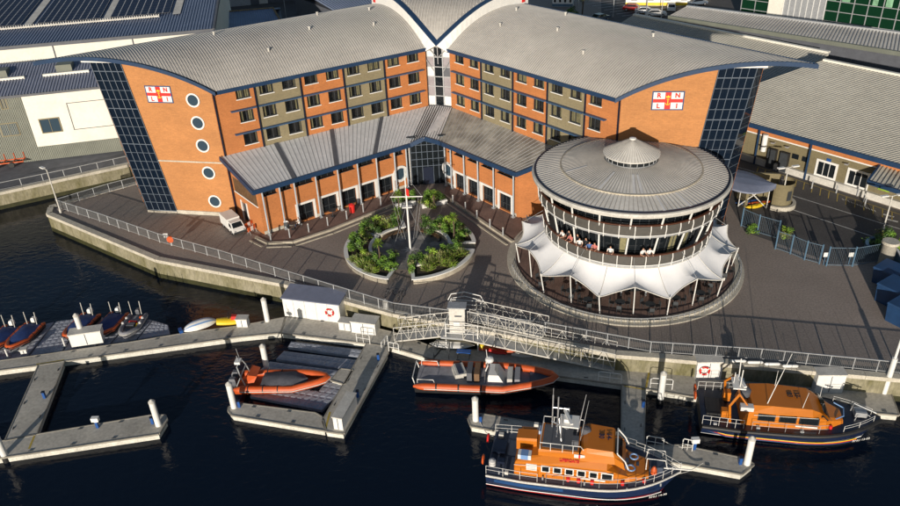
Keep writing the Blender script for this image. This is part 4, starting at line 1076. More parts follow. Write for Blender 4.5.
def palm(p, h, lab, grp=None, seed=1, cl=None):
    rr = random.Random(seed); t = thing('cabbage_palm', lab, 'palm', tuple(p), group=grp)
    MB().path([(0, 0, 0), (.04, .02, h*.5), (0, .05, h)], [.10, .075, .06], 7).build('trunk', 'bark', t)
    mb = MB()
    for i in range(70):
        a = rr.uniform(0, 2*PI); el = rr.uniform(-.5, 1.3); ln_ = rr.uniform(.55, .8)
        d = Vector((math.cos(a)*math.cos(el), math.sin(a)*math.cos(el), math.sin(el))); s_ = d.cross(Vector((0, 0, 1))).normalized()*.035; c = Vector((0, .05, h))
        m1 = c+d*ln_*.6+s_; m2 = c+d*ln_*.6-s_; e_ = c+d*ln_-Vector((0, 0, .12*ln_)); mb.add([c, m1, e_, m2], [(0, 1, 2, 3)], rr.choice((0, 1)))
    mb.build('crown', ['leafB', 'leafC'], t, recalc=False); return t

# ================================================================ ROUND PLANTER with mast court
PC = Vector((-4.05, 67.75)); RO, RI = 6.7, 3.95
def pang(px, py, z=3.4): g = G(px, py, z); return math.degrees(math.atan2(g.y-PC.y, g.x-PC.x))
segs = [('front left', -213, -108, RI, RO), ('front right', -86, -14, RI, RO), ('right', 0, 62, RI, RO), ('back left', 100, 140, RI, RO)]
PP = lambda r, dg, z: Vector((PC.x+r*math.cos(R(dg)), PC.y+r*math.sin(R(dg)), z))
MT['courtpave'] = mat('grey_court_paving', (.20, .195, .19), .8, .2, .8, fine=.2)
court = MB(); court.lathe([(0, 3.012), (3.95, 3.012)], (PC.x, PC.y), 48); struct(court, 'mast_court', 'courtpave', recalc=False)
star = MB()
for i in range(8):
    a = 45*i; r0 = 1.05 if i % 2 == 0 else .8; star.add([PP(r0, a, 3.03), PP(.34, a+22.5, 3.03), PP(0, a, 3.03), PP(.34, a-22.5, 3.03)], [(0, 1, 2, 3)])
for i in range(8):
    a = 45*i+22; star.add([PP(2.2, a-8, 3.018), PP(2.2, a+7, 3.018), PP(3.1, a+9, 3.018), PP(3.1, a-9, 3.018)], [(0, 1, 2, 3)], 1)
MT['starpave'] = mat('pale_paving_inlay', (.34, .32, .29), .8, .2, 1.5)
struct(star, 'compass_star', ['offwhite', 'starpave'], recalc=False)
pos = {'front left': [], 'front right': [], 'right': [], 'back left': []}
for nm, a0, a1, r0, r1 in segs:
    t = thing('curved_planter', 'curved white topped planter bed, %s segment round the mast' % nm, 'planter', tuple(PP(5.2, (a0+a1)/2, 3)), world=True, group='planter beds round the mast')
    c = (PC.x, PC.y); A0_, A1_ = R(a0), R(a1)
    w_ = MB(); w_.lathe([(r1, 2.95), (r1, 3.55)], c, 40, A0_, A1_); w_.lathe([(r1-.3, 3.3), (r1-.3, 3.5)], c, 40, A0_, A1_); w_.lathe([(r0, 2.95), (r0, 3.5)], c, 40, A0_, A1_)
    w_.lathe([(r0+.25, 3.3), (r0+.25, 3.5)], c, 40, A0_, A1_)
    for a in (a0, a1):
        w_.quad(PP(r0, a, 3), PP(r1, a, 3), PP(r1, a, 3.5), PP(r0, a, 3.5))
    w_.build('wall', 'kerb', t, recalc=False)
    cp = MB()
    for q0, q1 in ((r1-.36, r1+.06), (r0-.05, r0+.3)): cp.lathe([(q0, 3.5), (q0, 3.6), (q1, 3.6), (q1, 3.5), (q0, 3.5)], c, 40, A0_, A1_)
    for a in (a0, a1): cp.beam(PP(r0, a, 3.548), PP(r1, a, 3.548), .34, .1)
    cp.build('coping', 'white', t)
    s_ = MB(); s_.lathe([(r0+.25, 3.42), (r1-.3, 3.42)], c, 40, A0_+.02, A1_-.02); s_.build('soil', 'soil', t, recalc=False)
PLB = [('front left', 'lime', 1.15, 398, 207, 0)]
pl_px = [ # px, py, kind, size
 (352, 241, 'mid', 1.0), (359, 249, 'dark', 1.15), (366, 238, 'lime', .9), (357, 262, 'olive', .85), (367, 258, 'lime', 1.0), (366, 267, 'olive', 1.0), (375, 263, 'dark', 1.0), (381, 267, 'mid', 1.1), (391, 262, 'dark', 1.2), (388, 270, 'mid', 1.0), (352, 252, 'mid', .95), (372, 272, 'olive', .8), (395, 268, 'mid', .8),
 (415, 267, 'dark', 1.2), (422, 262, 'mid', 1.0), (412, 272, 'mid', .85), (430, 265, 'olive', 1.0), (436, 258, 'lime', 1.1), (441, 264, 'olive', 1.1), (449, 258, 'olive', 1.0), (455, 251, 'dark', 1.1), (461, 255, 'olive', .9), (450, 266, 'olive', .8), (428, 270, 'olive', .8), (444, 252, 'mid', .9),
 (432, 233, 'dark', 1.2), (440, 229, 'dark', 1.15), (449, 227, 'lime', 1.3), (445, 234, 'mid', 1.0), (457, 233, 'dark', 1.1), (460, 241, 'mid', 1.1), (466, 238, 'dark', .9), (454, 225, 'mid', 1.0), (425, 226, 'dark', 1.1), (462, 229, 'mid', .9),
 (378, 225, 'lime', 1.25), (367, 231, 'dark', 1.2), (373, 234, 'dark', 1.0), (394, 226, 'dark', 1.1), (399, 222, 'mid', 1.0), (388, 227, 'olive', .9), (361, 236, 'mid', .9),
 (413, 200, 'mid', 1.0), (428, 200, 'mid', 1.2), (436, 203, 'dark', 1.2), (431, 208, 'lime', 1.0), (426, 206, 'dark', 1.0), (441, 200, 'mid', 1.0), (400, 203, 'dark', 1.0), (407, 199, 'mid', .9)]
kn_ = {'dark': 'dark green', 'mid': 'mid green', 'lime': 'bright lime green', 'olive': 'olive green'}
cnt = {}
rowcol = []
for (x, y, k, s_) in pl_px:
    side = 'left' if x < 408 else 'right'
    zone = ('front' if y > 246 else 'middle' if y > 215 else 'rear')+' '+side; key = (zone, k); cnt.setdefault(key, []).append((x, y))
for key in cnt: cnt[key].sort()
for (x, y, k, s_) in pl_px:
    side = 'left' if x < 408 else 'right'; zone = ('front' if y > 246 else 'middle' if y > 215 else 'rear')+' '+side
    i = cnt[(zone, k)].index((x, y)); nn = len(cnt[(zone, k)])
    which = 'single %s shrub' % kn_[k] if nn == 1 else '%s %s shrub from left' % (ords[i], kn_[k])
    g = G(x, y, 3.4)
    bush(tuple(g), k, s_*1.02, '%s, %s part of the planting round the mast' % (which, zone))
# small raised back beds near the entrance
for (x0, y0, x1, y1, lab) in ((422, 206, 447, 201, 'short pale raised bed right of the entrance path'), (395, 206, 416, 202, 'short raised bed left of the entrance path')):
    a, b_ = G(x0, y0, 3.2), G(x1, y1, 3.2); t = thing('raised_bed', lab, 'planter', tuple(a), world=True); mb = MB(); mb.beam(a+Vector((0, .6, 0)), b_+Vector((0, .6, 0)), 1.4, .5); mb.build('bed', 'soil', t)
    mb = MB(); mb.beam(a+Vector((0, -.2, .08)), b_+Vector((0, -.2, .08)), .3, .5); mb.build('coping', 'white', t)
for i, (x, y, h, lab) in enumerate(((380, 264, 2.3, 'slim cabbage palm in the front left planter bed'), (454, 238, 2.4, 'slim cabbage palm in the right planter bed'), (399, 231, 2.3, 'cabbage palm just left of the mast'), (434, 208, 1.7, 'short cabbage palm in the rear right bed'), (399, 210, 1.9, 'cabbage palm behind the mast yardarm, rear left'))):
    palm(G(x, y, 3.4), h, lab, None, i+5)
bush(tuple(G(750, 233, 3)), 'mid', 1.1, 'green shrub behind the first panel of the blue fence', None); bush(tuple(G(786, 238, 3)), 'lime', 1.0, 'bright shrub in the corner of the blue fence', None)
bush(tuple(G(884, 246, 3)), 'dark', 1.6, 'dark shrub behind the stone pillar on the right edge', None); bush(tuple(G(893, 250, 3)), 'lime', 1.3, 'yellow green shrub at the right edge beside the stone pillar', None); bush(tuple(G(875, 247, 3)), 'dark', 1.3, 'dark low shrub left of the stone pillar', None)
# picnic furniture in the court: dark bench rings
for lab, dg in (('dark slatted curved bench on the left of the mast court', 128), ('dark slatted curved bench on the right of the mast court', 48)):
    t = thing('curved_bench', lab, 'bench', tuple(PP(3.3, dg, 3)), world=True); c = (PC.x, PC.y)
    MB().lathe([(3.1, 3.42), (3.1, 3.48), (3.6, 3.48), (3.6, 3.42), (3.1, 3.42)], c, 14, R(dg-24), R(dg+24)).build('seat', 'soffit', t)
    mb = MB()
    for q in (-22, 0, 22): mb.beam(PP(3.15, dg+q, 3.2), PP(3.55, dg+q, 3.2), .08, .42)
    mb.build('bench_support', 'darksteel', t)
# flag mast
ms = thing('ship_mast', 'tall white ship style mast with a yardarm standing on the star in the round court', 'mast', (PC.x, PC.y, 3.03))
MB().path([(0, 0, 0), (0, 0, 5.6), (0, 0, 9.0)], [.11, .09, .05], 12).build('pole', 'white', ms, smooth=True)
MB().tube((-1.6, 0, 6.05), (1.6, -.2, 6.05), .05, 8).build('yardarm', 'white', ms, smooth=True)
MB().box((0, 0, 4.9), (1.0, .5, .08)).build('crosstree', 'white', ms)
rg = MB()
for s_ in (-1, 1):
    rg.tube((s_*1.5, 0, 6.05), (s_*.7, 0, 1.3), .015, 4); rg.tube((s_*1.2, 0, 6.05), (s_*.4, 0, 1.2), .015, 4); rg.tube((s_*1.5, 0, 6.05), (0, 0, 8.4), .015, 4); rg.tube((s_*1.7, .8, 0), (0, 0, 5.2), .015, 4)
rg.build('rigging', 'galv', ms)
tag(MB().quad((PC.x, PC.y-.22, 9.3), (PC.x+.3, PC.y-.4, 9.2), (PC.x+.3, PC.y-.45, 10.0), (PC.x, PC.y-.22, 10.1)).build('small_flag', 'red', None, recalc=False), 'small red flag flying near the mast top', 'flag')
# bollards along the kerbs
bo = None
def bollard(p, lab, grp):
    global bo
    if bo is None:
        bo = thing('bollard', lab, 'bollard', tuple(p)); MB().tube((0, 0, 0), (0, 0, .95), .08, 10).build('post', 'galv', bo, smooth=True); MB().lathe([(.08, .95), (.095, .97), (.06, 1.03), (0, 1.05)], (0, 0), 10).build('cap', 'offwhite', bo); o = bo
    else: o = dup(bo, tuple(p), label=lab)
    o['group'] = grp
for i, (x, y) in enumerate(((271, 240), (290, 237.5), (309, 232), (328, 225.5), (347, 219), (363.5, 212), (381, 205))): bollard(G(x, y, 3.13), 'grey bollard on the left pavement kerb, %s from the white van' % ords[i], 'bollards on the left kerb')
for i, (x, y) in enumerate(((453, 203), (465.5, 210), (477, 218.5), (490, 227.5), (503, 236))): bollard(G(x, y, 3.13), 'grey bollard on the right pavement kerb, %s from the entrance' % ords[i], 'bollards on the right kerb')
for i, (x, y) in enumerate(((765, 181), (811.5, 188.5), (836, 193), (857, 196), (863, 202), (864.5, 206))): bollard(G(x, y, 3.0), 'grey bollard by the olive wall, %s from the left' % ords[i], 'bollards by the olive wall')
# red bin and tables by the left podium wall
rb = thing('litter_bin', 'bright red litter bin outside the left windows', 'bin', tuple(G(352.5, 212, 3.13))); MB().tube((0, 0, 0), (0, 0, .85), .28, 12, .34).build('body', 'red', rb); MB().lathe([(.36, .85), (.36, .95), (0, 1.1)], (0, 0), 12).build('hood', 'red', rb)
# ================================================================ BACKGROUND BUILDINGS
def onwall(px, py, fr):
    d = FWD*FOC + RGT*(px-450) - UPV*(py-253); n = Vector((fr.f.x, fr.f.y, 0)); P = Vector((fr.P.x, fr.P.y, CAMH))
    t = n.dot(P-Vector((0, 0, CAMH)))/n.dot(d); X = Vector((0, 0, CAMH))+d*t
    return (X.x-fr.P.x)*fr.d.x+(X.y-fr.P.y)*fr.d.y, X.z
def opening(mb_par, fr, t0, t1, z0, z1, m='glass', frame='white', fw=.18, name='window', nb=1):
    f = MB(); fr.box(f, t0-fw, t0, .003, .09, z0-fw, z1+fw); fr.box(f, t1, t1+fw, .003, .09, z0-fw, z1+fw); fr.box(f, t0, t1, .003, .09, z1, z1+fw); fr.box(f, t0, t1, .003, .09, z0-fw, z0)
    for i in range(1, nb+1): u = t0+(t1-t0)*i/(nb+1); fr.box(f, u-.03, u+.03, .01, .07, z0, z1)
    fo = f.build(name, frame, mb_par); g = MB(); fr.box(g, t0, t1, .004, .03, z0, z1); g.build('pane', m, fo); return fo
# --- A cream boatyard shed, far left
PA = G(42, 160, 3); dA = (G(127, 150, 3)-PA); fA = Fr((PA.x, PA.y), dA, (0, -1))
bA = thing('boatyard_shed', 'cream and grey ribbed waterfront shed with corrugated roof, left of the brick building', 'warehouse', tuple(PA), world=True)
mb = MB(); fA.box(mb, 0, 20, -16, 0, 4.9, 12.2); mb.build('cream_wall', 'cream', bA)
mb = MB(); fA.box(mb, -30, -.01, -16, .0, 3.0, 12.2, 0); fA.box(mb, 0, 20, -15.9, .02, 3.0, 4.9, 0)
for i in range(150): t_ = -30+i*.2; fA.box(mb, t_, t_+.09, 0, .07, 3.0, 12.0, 1)
for i in range(98): t_ = .1+i*.2; fA.box(mb, t_, t_+.09, .02, .09, 3.0, 4.85, 1)
MT['ribdark'] = mat('cladding_rib', (.24, .25, .21), .6, .1, .5); mb.build('ribbed_wall', ['ribbed', 'ribdark'], bA)
e0, e1 = fA.p(-30, .5, 12.25), fA.p(20, .5, 12.25); r0, r1 = fA.p(-30, -8, 14.2), fA.p(20, -8, 14.2)
mb = MB(); slab(mb, [e0, e1, r1, r0], .2); ribroof(mb, e0, e1, r1, r0, .38, .08, .12, 1); slab(mb, [r0, r1, fA.p(20, -16, 12.4), fA.p(-30, -16, 12.4)], .2); mb.build('roof', ['roofdark', 'roofgap'], bA)
mb = MB(); mb.beam(e0-Vector((0, 0, .1)), e1-Vector((0, 0, .1)), .25, .3); mb.build('gutter', 'darkpanel', bA)
for pxx in (-52, 9, 67):
    g_ = G(pxx, 66, 13.6); t_ = (g_.x-fA.P.x)*fA.d.x+(g_.y-fA.P.y)*fA.d.y
    mb = MB(); fA.box(mb, t_-1, t_+1.0, -6.2, -4.4, 12.8, 14.3); mb.build('roof_pod', 'ribbed', bA)
    mb = MB(); fA.box(mb, t_-2.6, t_+3.2, -4.0, -3.6, 12.9, 13.5); mb.build('parapet', 'cream', bA)
for (a, b_) in (((40, 122), (62, 131)),):
    t0, z1 = onwall(40, 122, fA); t1, z0 = onwall(62, 130.5, fA); opening(bA, fA, t0, t1, z0, z1+.3, 'glassblue', 'olive', .12, 'window', 1)
mb = MB(); t0, z1 = onwall(66, 103, fA); t1, z0 = onwall(108, 126, fA)
for q in ((t0, t0+.08, z0, z1), (t0, t1+2, z1-.08, z1), (t0, t1+2, z0, z0+.08)): fA.box(mb, q[0], q[1], 0, .05, q[2], q[3])
mb.build('door_outline', 'darkpanel', bA)
for (x0, y0, x1, y1) in ((0, 126, 20, 134), (0, 100, 8, 108)):
    t0, z1 = onwall(x0, y0, fA); t1, z0 = onwall(x1, y1, fA); opening(bA, fA, t0, t1, z0, z1+.2, 'glassblue' if y0 > 110 else 'interior', 'olive', .12)
# yard clutter in front of it
def pallet_stack(p, s, rz, m, lab, cat='crate', name='crate'):
    t = thing(name, lab, cat, tuple(p), rz); MB().box((0, 0, s[2]/2), s).build('body', m, t)
    mb = MB()
    for i in range(4): mb.box((-s[0]/2+s[0]*(i+.5)/4, -s[1]/2-.03, s[2]/2), (.08, .06, s[2]*.96))
    mb.box((0, 0, s[2]+.04), (s[0]+.1, s[1]+.1, .08)); mb.build('lid', m if m != 'white' else 'offwhite', t); return t
crate_bin(G(26, 158, 3), (1.6, 1.3, 2.0), .2, 'blue wheeled container standing in the yard by the ribbed wall')
pallet_stack(G(80, 150, 3), (2.2, 1.4, 1.6), .2, 'offwhite', 'pale beige cabinet against the cream shed base'); pallet_stack(G(70, 152, 3), (3.2, 1.0, .7), .2, 'offwhite', 'low beige box left of the tall pale cabinet')
pallet_stack(G(86, 149, 3), (1.6, 1.4, 1.5), .2, 'darkpanel', 'dark grey box right of the pale cabinet by the shed')
ty = thing('boat_trailer', 'orange and red boat trailer frame parked at the left yard edge', 'trailer', tuple(G(6, 166, 3)), .2)
mb = MB(); mb.beam((-2.5, -.6, .6), (2.5, -.6, .6), .14); mb.beam((-2.5, .6, .6), (2.5, .6, .6), .14)
for i in range(5): mb.beam((-2.4+i*1.2, -.6, .6), (-2.4+i*1.2, .6, .6), .12); mb.beam((-2.4+i*1.2, .6, .6), (-2.4+i*1.2, .6, 1.5), .08)
mb.build('chassis', 'hypalon', ty)
for x in (-1, 1):
    for y in (-.8, .8): MB().tube((x, y-.1, .35), (x, y+.1, .35), .35, 12).build('wheel', 'black', ty)
railing([G(0, 190.5), G(65, 177), G(131, 162.5)], 'thin pale post and rail fence along the grey yard edge across the inlet', 1.0, 2.2, False, 'galv')
mb = MB(); a, b_ = G(0, 186), G(128, 160); 
MT['yardshade'] = mat('shaded_yard_strip', (.16, .15, .15), .6, .2, .3)  # yard colour with the strip's shade put in, unused by any mesh
# --- B hall with solar panels
eB0, eB1 = G(-160, 61, 14), G(213.5, 29, 14); dB = (eB1-eB0); fB = Fr((eB0.x, eB0.y), dB, (0, -1)); LB = dB.length
bB = thing('solar_hall', 'long hall with a blue grey corrugated roof carrying dark solar panels, top left', 'warehouse', (eB0.x, eB0.y, 3), world=True)
mb = MB(); fB.box(mb, 0, LB-.3, -40, -.6, 3, 13.8); mb.build('wall', 'cream', bB)
mb = MB()
for i in range(10): fB.box(mb, LB-.8-i*11.5, LB-.65-i*11.5, -.598, -.5, 3, 13.6)
mb.build('downpipe', 'darkpanel', bB)
SL = .085
def bp_(t, w_, dz=0): return fB.p(t, -w_, 14+w_*SL+dz)
mb = MB(); slab(mb, [bp_(0, 0), bp_(LB, 0), bp_(LB, 38), bp_(0, 38)], .3); ribroof(mb, bp_(0, 0), bp_(LB, 0), bp_(LB, 38), bp_(0, 38), .45, .10, .14, 1)
MT['blueroof'] = mat('blue_roof_sheet', (.13, .165, .25), .5, .12, .3); MT['blueseam'] = mat('blue_roof_rib', (.20, .24, .33), .5, .1, .5)
mb.build('roof', ['blueroof', 'blueseam'], bB)
mb = MB(); mb.beam(bp_(0, 0, -.15), bp_(LB, 0, -.15), .3, .5); mb.beam(bp_(LB, 0, -.1), bp_(LB, 38, -.1), .35, .5); mb.build('gutter', 'darkpanel', bB)
def onslope(px, py):
    lo, hi = 0, 38; best = None
    for i in range(400):
        w_ = i*.1; g = G(px, py, 14+w_*SL); ww = -((g.x-fB.P.x)*fB.f.x+(g.y-fB.P.y)*fB.f.y)
        if best is None or abs(ww-w_) < best[0]: best = (abs(ww-w_), w_, (g.x-fB.P.x)*fB.d.x+(g.y-fB.P.y)*fB.d.y)
    return best[2], best[1]
arr = [(-64, 21, 0), (36, 104, 1), (110, 170, 2)]
t_l, w_l = onslope(0, 26); 
for i, (x0, x1, k) in enumerate(((-70, 24, 0), (36, 100, 1), (110, 170, 2))):
    y0 = 27.5 if i == 0 else (24.5 if i == 1 else 18); 
    ta, wa = onslope(x0, y0+ (2 if i else 3)); tb, wb = onslope(x1, y0-4 if i else y0-5); wa = wb = 9.5
    sa = MB(); nx = max(4, int((tb-ta)/1.05)); 
    for r_ in range(14):
        for c in range(nx):
            a = ta+(tb-ta)*c/nx+.07; b2 = ta+(tb-ta)*(c+1)/nx-.07; w0 = wa+r_*1.35+.05; w1 = w0+1.26
            sa.quad(bp_(a, w0, .30), bp_(b2, w0, .30), bp_(b2, w1, .32), bp_(a, w1, .32), 0)
    sa.quad(bp_(ta, wa, .285), bp_(tb, wa, .285), bp_(tb, wa+19, .285), bp_(ta, wa+19, .285), 1)
    sa.build('solar_array', ['cellblue', 'pale'], bB, recalc=False)
    wk = MB(); wk.quad(bp_(tb+.5, 8.6, .2), bp_(tb+1.7, 8.6, .2), bp_(tb+1.7, 30, .2), bp_(tb+.5, 30, .2)); wk.build('roof_walkway', 'offwhite', bB, recalc=False)
mb = MB(); mb.beam(bp_(LB*.2, 8.0, .3), bp_(LB*.83, 8.0, .3), .3, .2); 
for i in range(90): mb.beam(bp_(LB*.2+LB*.63*i/89, 8.0, .1), bp_(LB*.2+LB*.63*i/89, 8.0, .6), .12)
mb.build('roof_guard', 'offwhite', bB)
# --- small blue roofed building and blue flat roof behind the left wing
MT['skylitblue'] = mat('skylit_blue_roof', (.22, .29, .42), .5, .12, .3)  # lighter blue carries the sky light on the small building's roof
def gable_block(px, zs, lab, rm_, wm_, name, cat, depth=10):
    (a, b_, c, d) = [G(x, y, z) for (x, y), z in zip(px, zs)]
    t = thing(name, lab, cat, (a.x, a.y, 3), world=True)
    mb = MB(); slab(mb, [a, b_, c, d], .3); ribroof(mb, a, b_, c, d, .5, .1, .14, 1)
    bk = (d-a); bk.z = 0; slab(mb, [d, c, c+bk+Vector((0, 0, a.z-d.z)), d+bk+Vector((0, 0, a.z-d.z))], .3); mb.build('roof', rm_, t)
    mb = MB(); q = [a+(c-a)*.01, b_, c+bk*.96, d+bk*.96]; mb.prism([(v.x, v.y) for v in q], 2.9, min(a.z, b_.z)-.32); mb.build('wall', wm_, t)
    mb = MB(); mb.beam(d+Vector((0, 0, .08)), c+Vector((0, 0, .08)), .35, .2); mb.beam(b_+Vector((0, 0, .05)), c+Vector((0, 0, .05)), .3, .25); mb.build('ridge_cap', 'timber', t); return t
gable_block([(205, 36), (284, 27), (273, 8), (213, 13)], [7, 7, 9, 9], 'small building with skylit blue ribbed roof and tan ridge behind the left wing', ['skylitblue', 'blueseam'], 'darkpanel', 'blue_roofed_building', 'building')
gable_block([(338, 12), (392, 5), (380, -12), (314, -2)], [7, 7, 8, 8], 'flat dark blue roof glimpsed behind the stair arch, top centre left', ['blueroof', 'blueseam'], 'darkpanel', 'flat_roofed_building', 'building')
t = thing('rear_workshop', 'blue grey workshop wall with a white door at the top edge left of centre', 'building', tuple(G(212, 8, 3)), world=True)
a, b_ = G(206, 9, 3), G(300, 0, 3); fW = Fr((a.x, a.y), b_-a, (0, -1)); mb = MB(); fW.box(mb, 0, 60, -12, 0, 3, 9); mb.build('wall', 'darkpanel', t)
mb = MB(); fW.box(mb, 12.5, 14.5, .003, .1, 3, 6.5); mb.build('door', 'offwhite', t); mb = MB(); fW.box(mb, 2, 10.5, .003, .1, 3, 6.8); mb.build('shutter', 'galv', t); mb = MB(); fW.box(mb, -.3, 60.3, -12.3, .3, 9, 9.3); mb.build('roof', 'roofdark', t)
# parked shapes in the shaded yard
# --- R olive and orange building with pale ribbed roof
PR_ = G(745, 159, 3); dRR = G(880, 201, 3)-PR_; fR = Fr((PR_.x, PR_.y), dRR, (-.4, -1))
bR = thing('olive_hall', 'olive brick hall with orange upper band and wide pale ribbed roof on the right', 'warehouse', tuple(PR_), world=True)
mb = MB(); fR.box(mb, -6, 40, -16, 0, 3, 6.55, 0); fR.box(mb, -6, 22.3, -15.9, .02, 6.7, 7.7, 1); mb.build('wall', ['hallwall', 'brick'], bR)
mb = MB(); fR.box(mb, -6, 22.3, 0, .06, 6.55, 6.7); mb.build('stone_band', 'white', bR); 
mb = MB(); fR.box(mb, -1.5, 40, 0.003, .45, 3.0, 3.75); mb.build('plinth', 'offwhite', bR)
ea, eb = fR.p(-8, .8, 7.85), fR.p(20.8, .8, 7.85); rd, rc = G(823.6, 60.4, 11.6), G(930, 79, 11.6)
bk = fR.f*-1; depth = -((rd.x-fR.P.x)*fR.f.x+(rd.y-fR.P.y)*fR.f.y); tr0 = (rd.x-fR.P.x)*fR.d.x+(rd.y-fR.P.y)*fR.d.y
print('R depth', depth, tr0)
ra, rb_ = fR.p(tr0, -depth, 11.6), fR.p(tr0+60, -depth, 11.6)
mb = MB(); slab(mb, [ea, eb, fR.p(20.8+12, -depth, 11.6), ra], .3); ribroof(mb, ea, eb, fR.p(20.8+12, -depth, 11.6), fR.p(-8, -depth, 11.6) if tr0 < -8 else ra, .42, .06, .09, 1)
e2 = fR.p(50, -3, 8.6); slab(mb, [eb, e2, rb_, fR.p(32.8, -depth, 11.6)], .3); 
MT['hallroof'] = mat('hall_roof_sheet', (.50, .475, .41), .55, .12, .12, fine=.12, scale2=1.5); MT['hallseam'] = mat('hall_roof_rib', (.36, .345, .30), .55, .1, 1)
mb.build('roof', ['hallroof', 'hallseam'], bR)
mb = MB(); mb.beam(ea-Vector((0, 0, .1)), eb-Vector((0, 0, .1)), .2, .5); mb.beam(eb-Vector((0, 0, .1)), fR.p(50, -10, 9.6), .2, .5); mb.beam(ra+Vector((0, 0, .1)), rb_+Vector((0, 0, .1)), .5, .25); mb.build('fascia', 'bluepaint', bR)
mb = MB(); mb.beam(ra+Vector((0, 0, .12)), rb_+Vector((0, 0, .12)), .55, .25); mb.build('ridge_cap', 'cream', bR)
# lower canopy at its right end
mb = MB(); q = [G(868, 181, 6.3), G(930, 201, 6.3), G(950, 160, 7.6), G(891, 150, 7.6)]; slab(mb, q, .3); ribroof(mb, *q, .42, .08, .1, 1); mb.build('porch_roof', ['hallroof', 'hallseam'], bR)
mb = MB(); mb.beam(q[0]-Vector((0, 0, .1)), q[1]-Vector((0, 0, .1)), .2, .45); mb.beam(q[0]-Vector((0, 0, .1)), q[3]-Vector((0, 0, .1)), .2, .45); mb.build('porch_fascia', 'bluepaint', bR)
for (x0, y0, x1, y1, kind) in ((818, 166, 834, 176, 'w'), (849, 175, 864, 184, 'w'), (770, 151, 776, 165, 'd'), (782, 155, 788, 168, 'd'), (792, 156.5, 796, 160, 's'), (802, 159, 806, 163, 's'), (827, 158.8, 830, 161.5, 'n'), (735, 137, 747, 148, 's')):
    t0, z1 = onwall(x0, y0, fR); t1, _ = onwall(x1, y0, fR); _, z0 = onwall((x0+x1)/2, (y1+y0)/2+ (y1-y0)*.5, fR)
    if kind == 'w': opening(bR, fR, t0, t0+2.0, 3.95, 5.5, 'glass', 'white', .25, 'window', 2)
    elif kind == 'd': mb = MB(); fR.box(mb, t0, t0+.95, .46, .52, 3.05, 5.4); mb.build('door', 'darksteel', bR); mb = MB(); fR.box(mb, t0-.05, t0+1.0, .003, .455, 3.03, 5.45); mb.build('door_frame', 'interior', bR)
    elif kind == 's': mb = MB(); fR.box(mb, t0, t0+.8, .003, .05, 4.9, 5.5); mb.build('small_window', 'glass', bR)
    else: mb = MB(); fR.box(mb, t0, t0+.5, .003, .06, 5.7, 6.1); mb.build('notice', 'blueplastic', bR)
t0, z0 = onwall(765, 150, fR); mb = MB(); mb.tube(fR.p(t0, .45, 4.9), fR.p(t0, .45, 7.0), .32, 14); mb.build('flue', 'white', bR, smooth=True)
for px in (758.5, 812.5): t0, z0 = onwall(px, 150, fR); mb = MB(); fR.box(mb, t0-.09, t0+.09, .46, .6, 3.0, 7.6); mb.build('downpipe', 'bluepaint', bR)
t0, z0 = onwall(884, 189, fR); mb = MB(); fR.box(mb, t0-.6, t0+.6, .01, .08, z0-.2, z0+.35); mb.build('safety_sign', 'leafC', bR)
mb = MB()
for px in (775, 848, 790):
    t0, z0 = onwall(px, 146 if px < 800 else 168, fR); mb.beam(fR.p(t0, 0, 6.2), fR.p(t0, .7, 6.3), .08); mb.beam(fR.p(t0-.2, .7, 6.3), fR.p(t0+.2, .7, 6.3), .2, .1)
mb.build('wall_light', 'galv', bR)
# --- roof 2 behind the right wing
def longroof(pts, zs, lab, mats, sp, hw, nm='long_roofed_hall', wallm='ribbed', capm='cream'):
    q = [G(x, y, z) for (x, y), z in zip(pts, zs)]; t = thing(nm, lab, 'warehouse', (q[0].x, q[0].y, 3), world=True)
    mb = MB(); slab(mb, q, .35); ribroof(mb, q[0], q[1], q[2], q[3], sp, hw, hw*1.3, 1); mb.build('roof', mats, t)
    ctr = sum(q, Vector())/4; mb = MB(); mb.prism([((v.x-ctr.x)*.985+ctr.x, (v.y-ctr.y)*.985+ctr.y) for v in q], 2.9, [v.z-.36 for v in q] if True else 0); 
    mb.build('wall', wallm, t)
    mb = MB(); mb.beam(q[3]+Vector((0, 0, .1)), q[2]+Vector((0, 0, .1)), .6, .3); mb.build('ridge_cap', capm, t); return t, q
longroof([(588, 44), (772, 90), (829, 53), (634, 15)], [7.2, 7.2, 10.2, 10.2], 'grey corrugated roof half in shadow directly behind the right wing', ['hallroof', 'hallseam'], .45, .09)
mb = MB()
tC, qC = longroof([(668.5, 16.5), (930, 57.5), (930, 37), (687, 6.5)], [10.2, 10.2, 11.0, 11.0], 'long low hall with wide grey ribbed roof stretching to the right edge', ['hallgrey' if False else 'rotroof', 'rotseam'], .5, .1, wallm='darkpanel', capm='galv')
mb = MB(); mb.beam(qC[0]-Vector((0, 0, .1)), qC[1]-Vector((0, 0, .1)), .4, .6); mb.build('gutter', 'ribbed', tC)
d_ = (qC[1]-qC[0]).normalized()
for px in (740, 770, 823, 878):
    k = (px-668.5)/(930-668.5); p = L3(qC[0], qC[1], k*.98); mb = MB(); mb.beam(Vector((p.x, p.y+.5, 3)), Vector((p.x, p.y+.5, 10)), .5, .3); mb.build('downpipe', 'bluefence', tC)
p = L3(qC[0], qC[1], .05); mb = MB(); mb.box((p.x+.5, p.y-1.2, 8.2), (2.2, 1, 2.8)); mb.build('orange_panel', 'orange', tC)
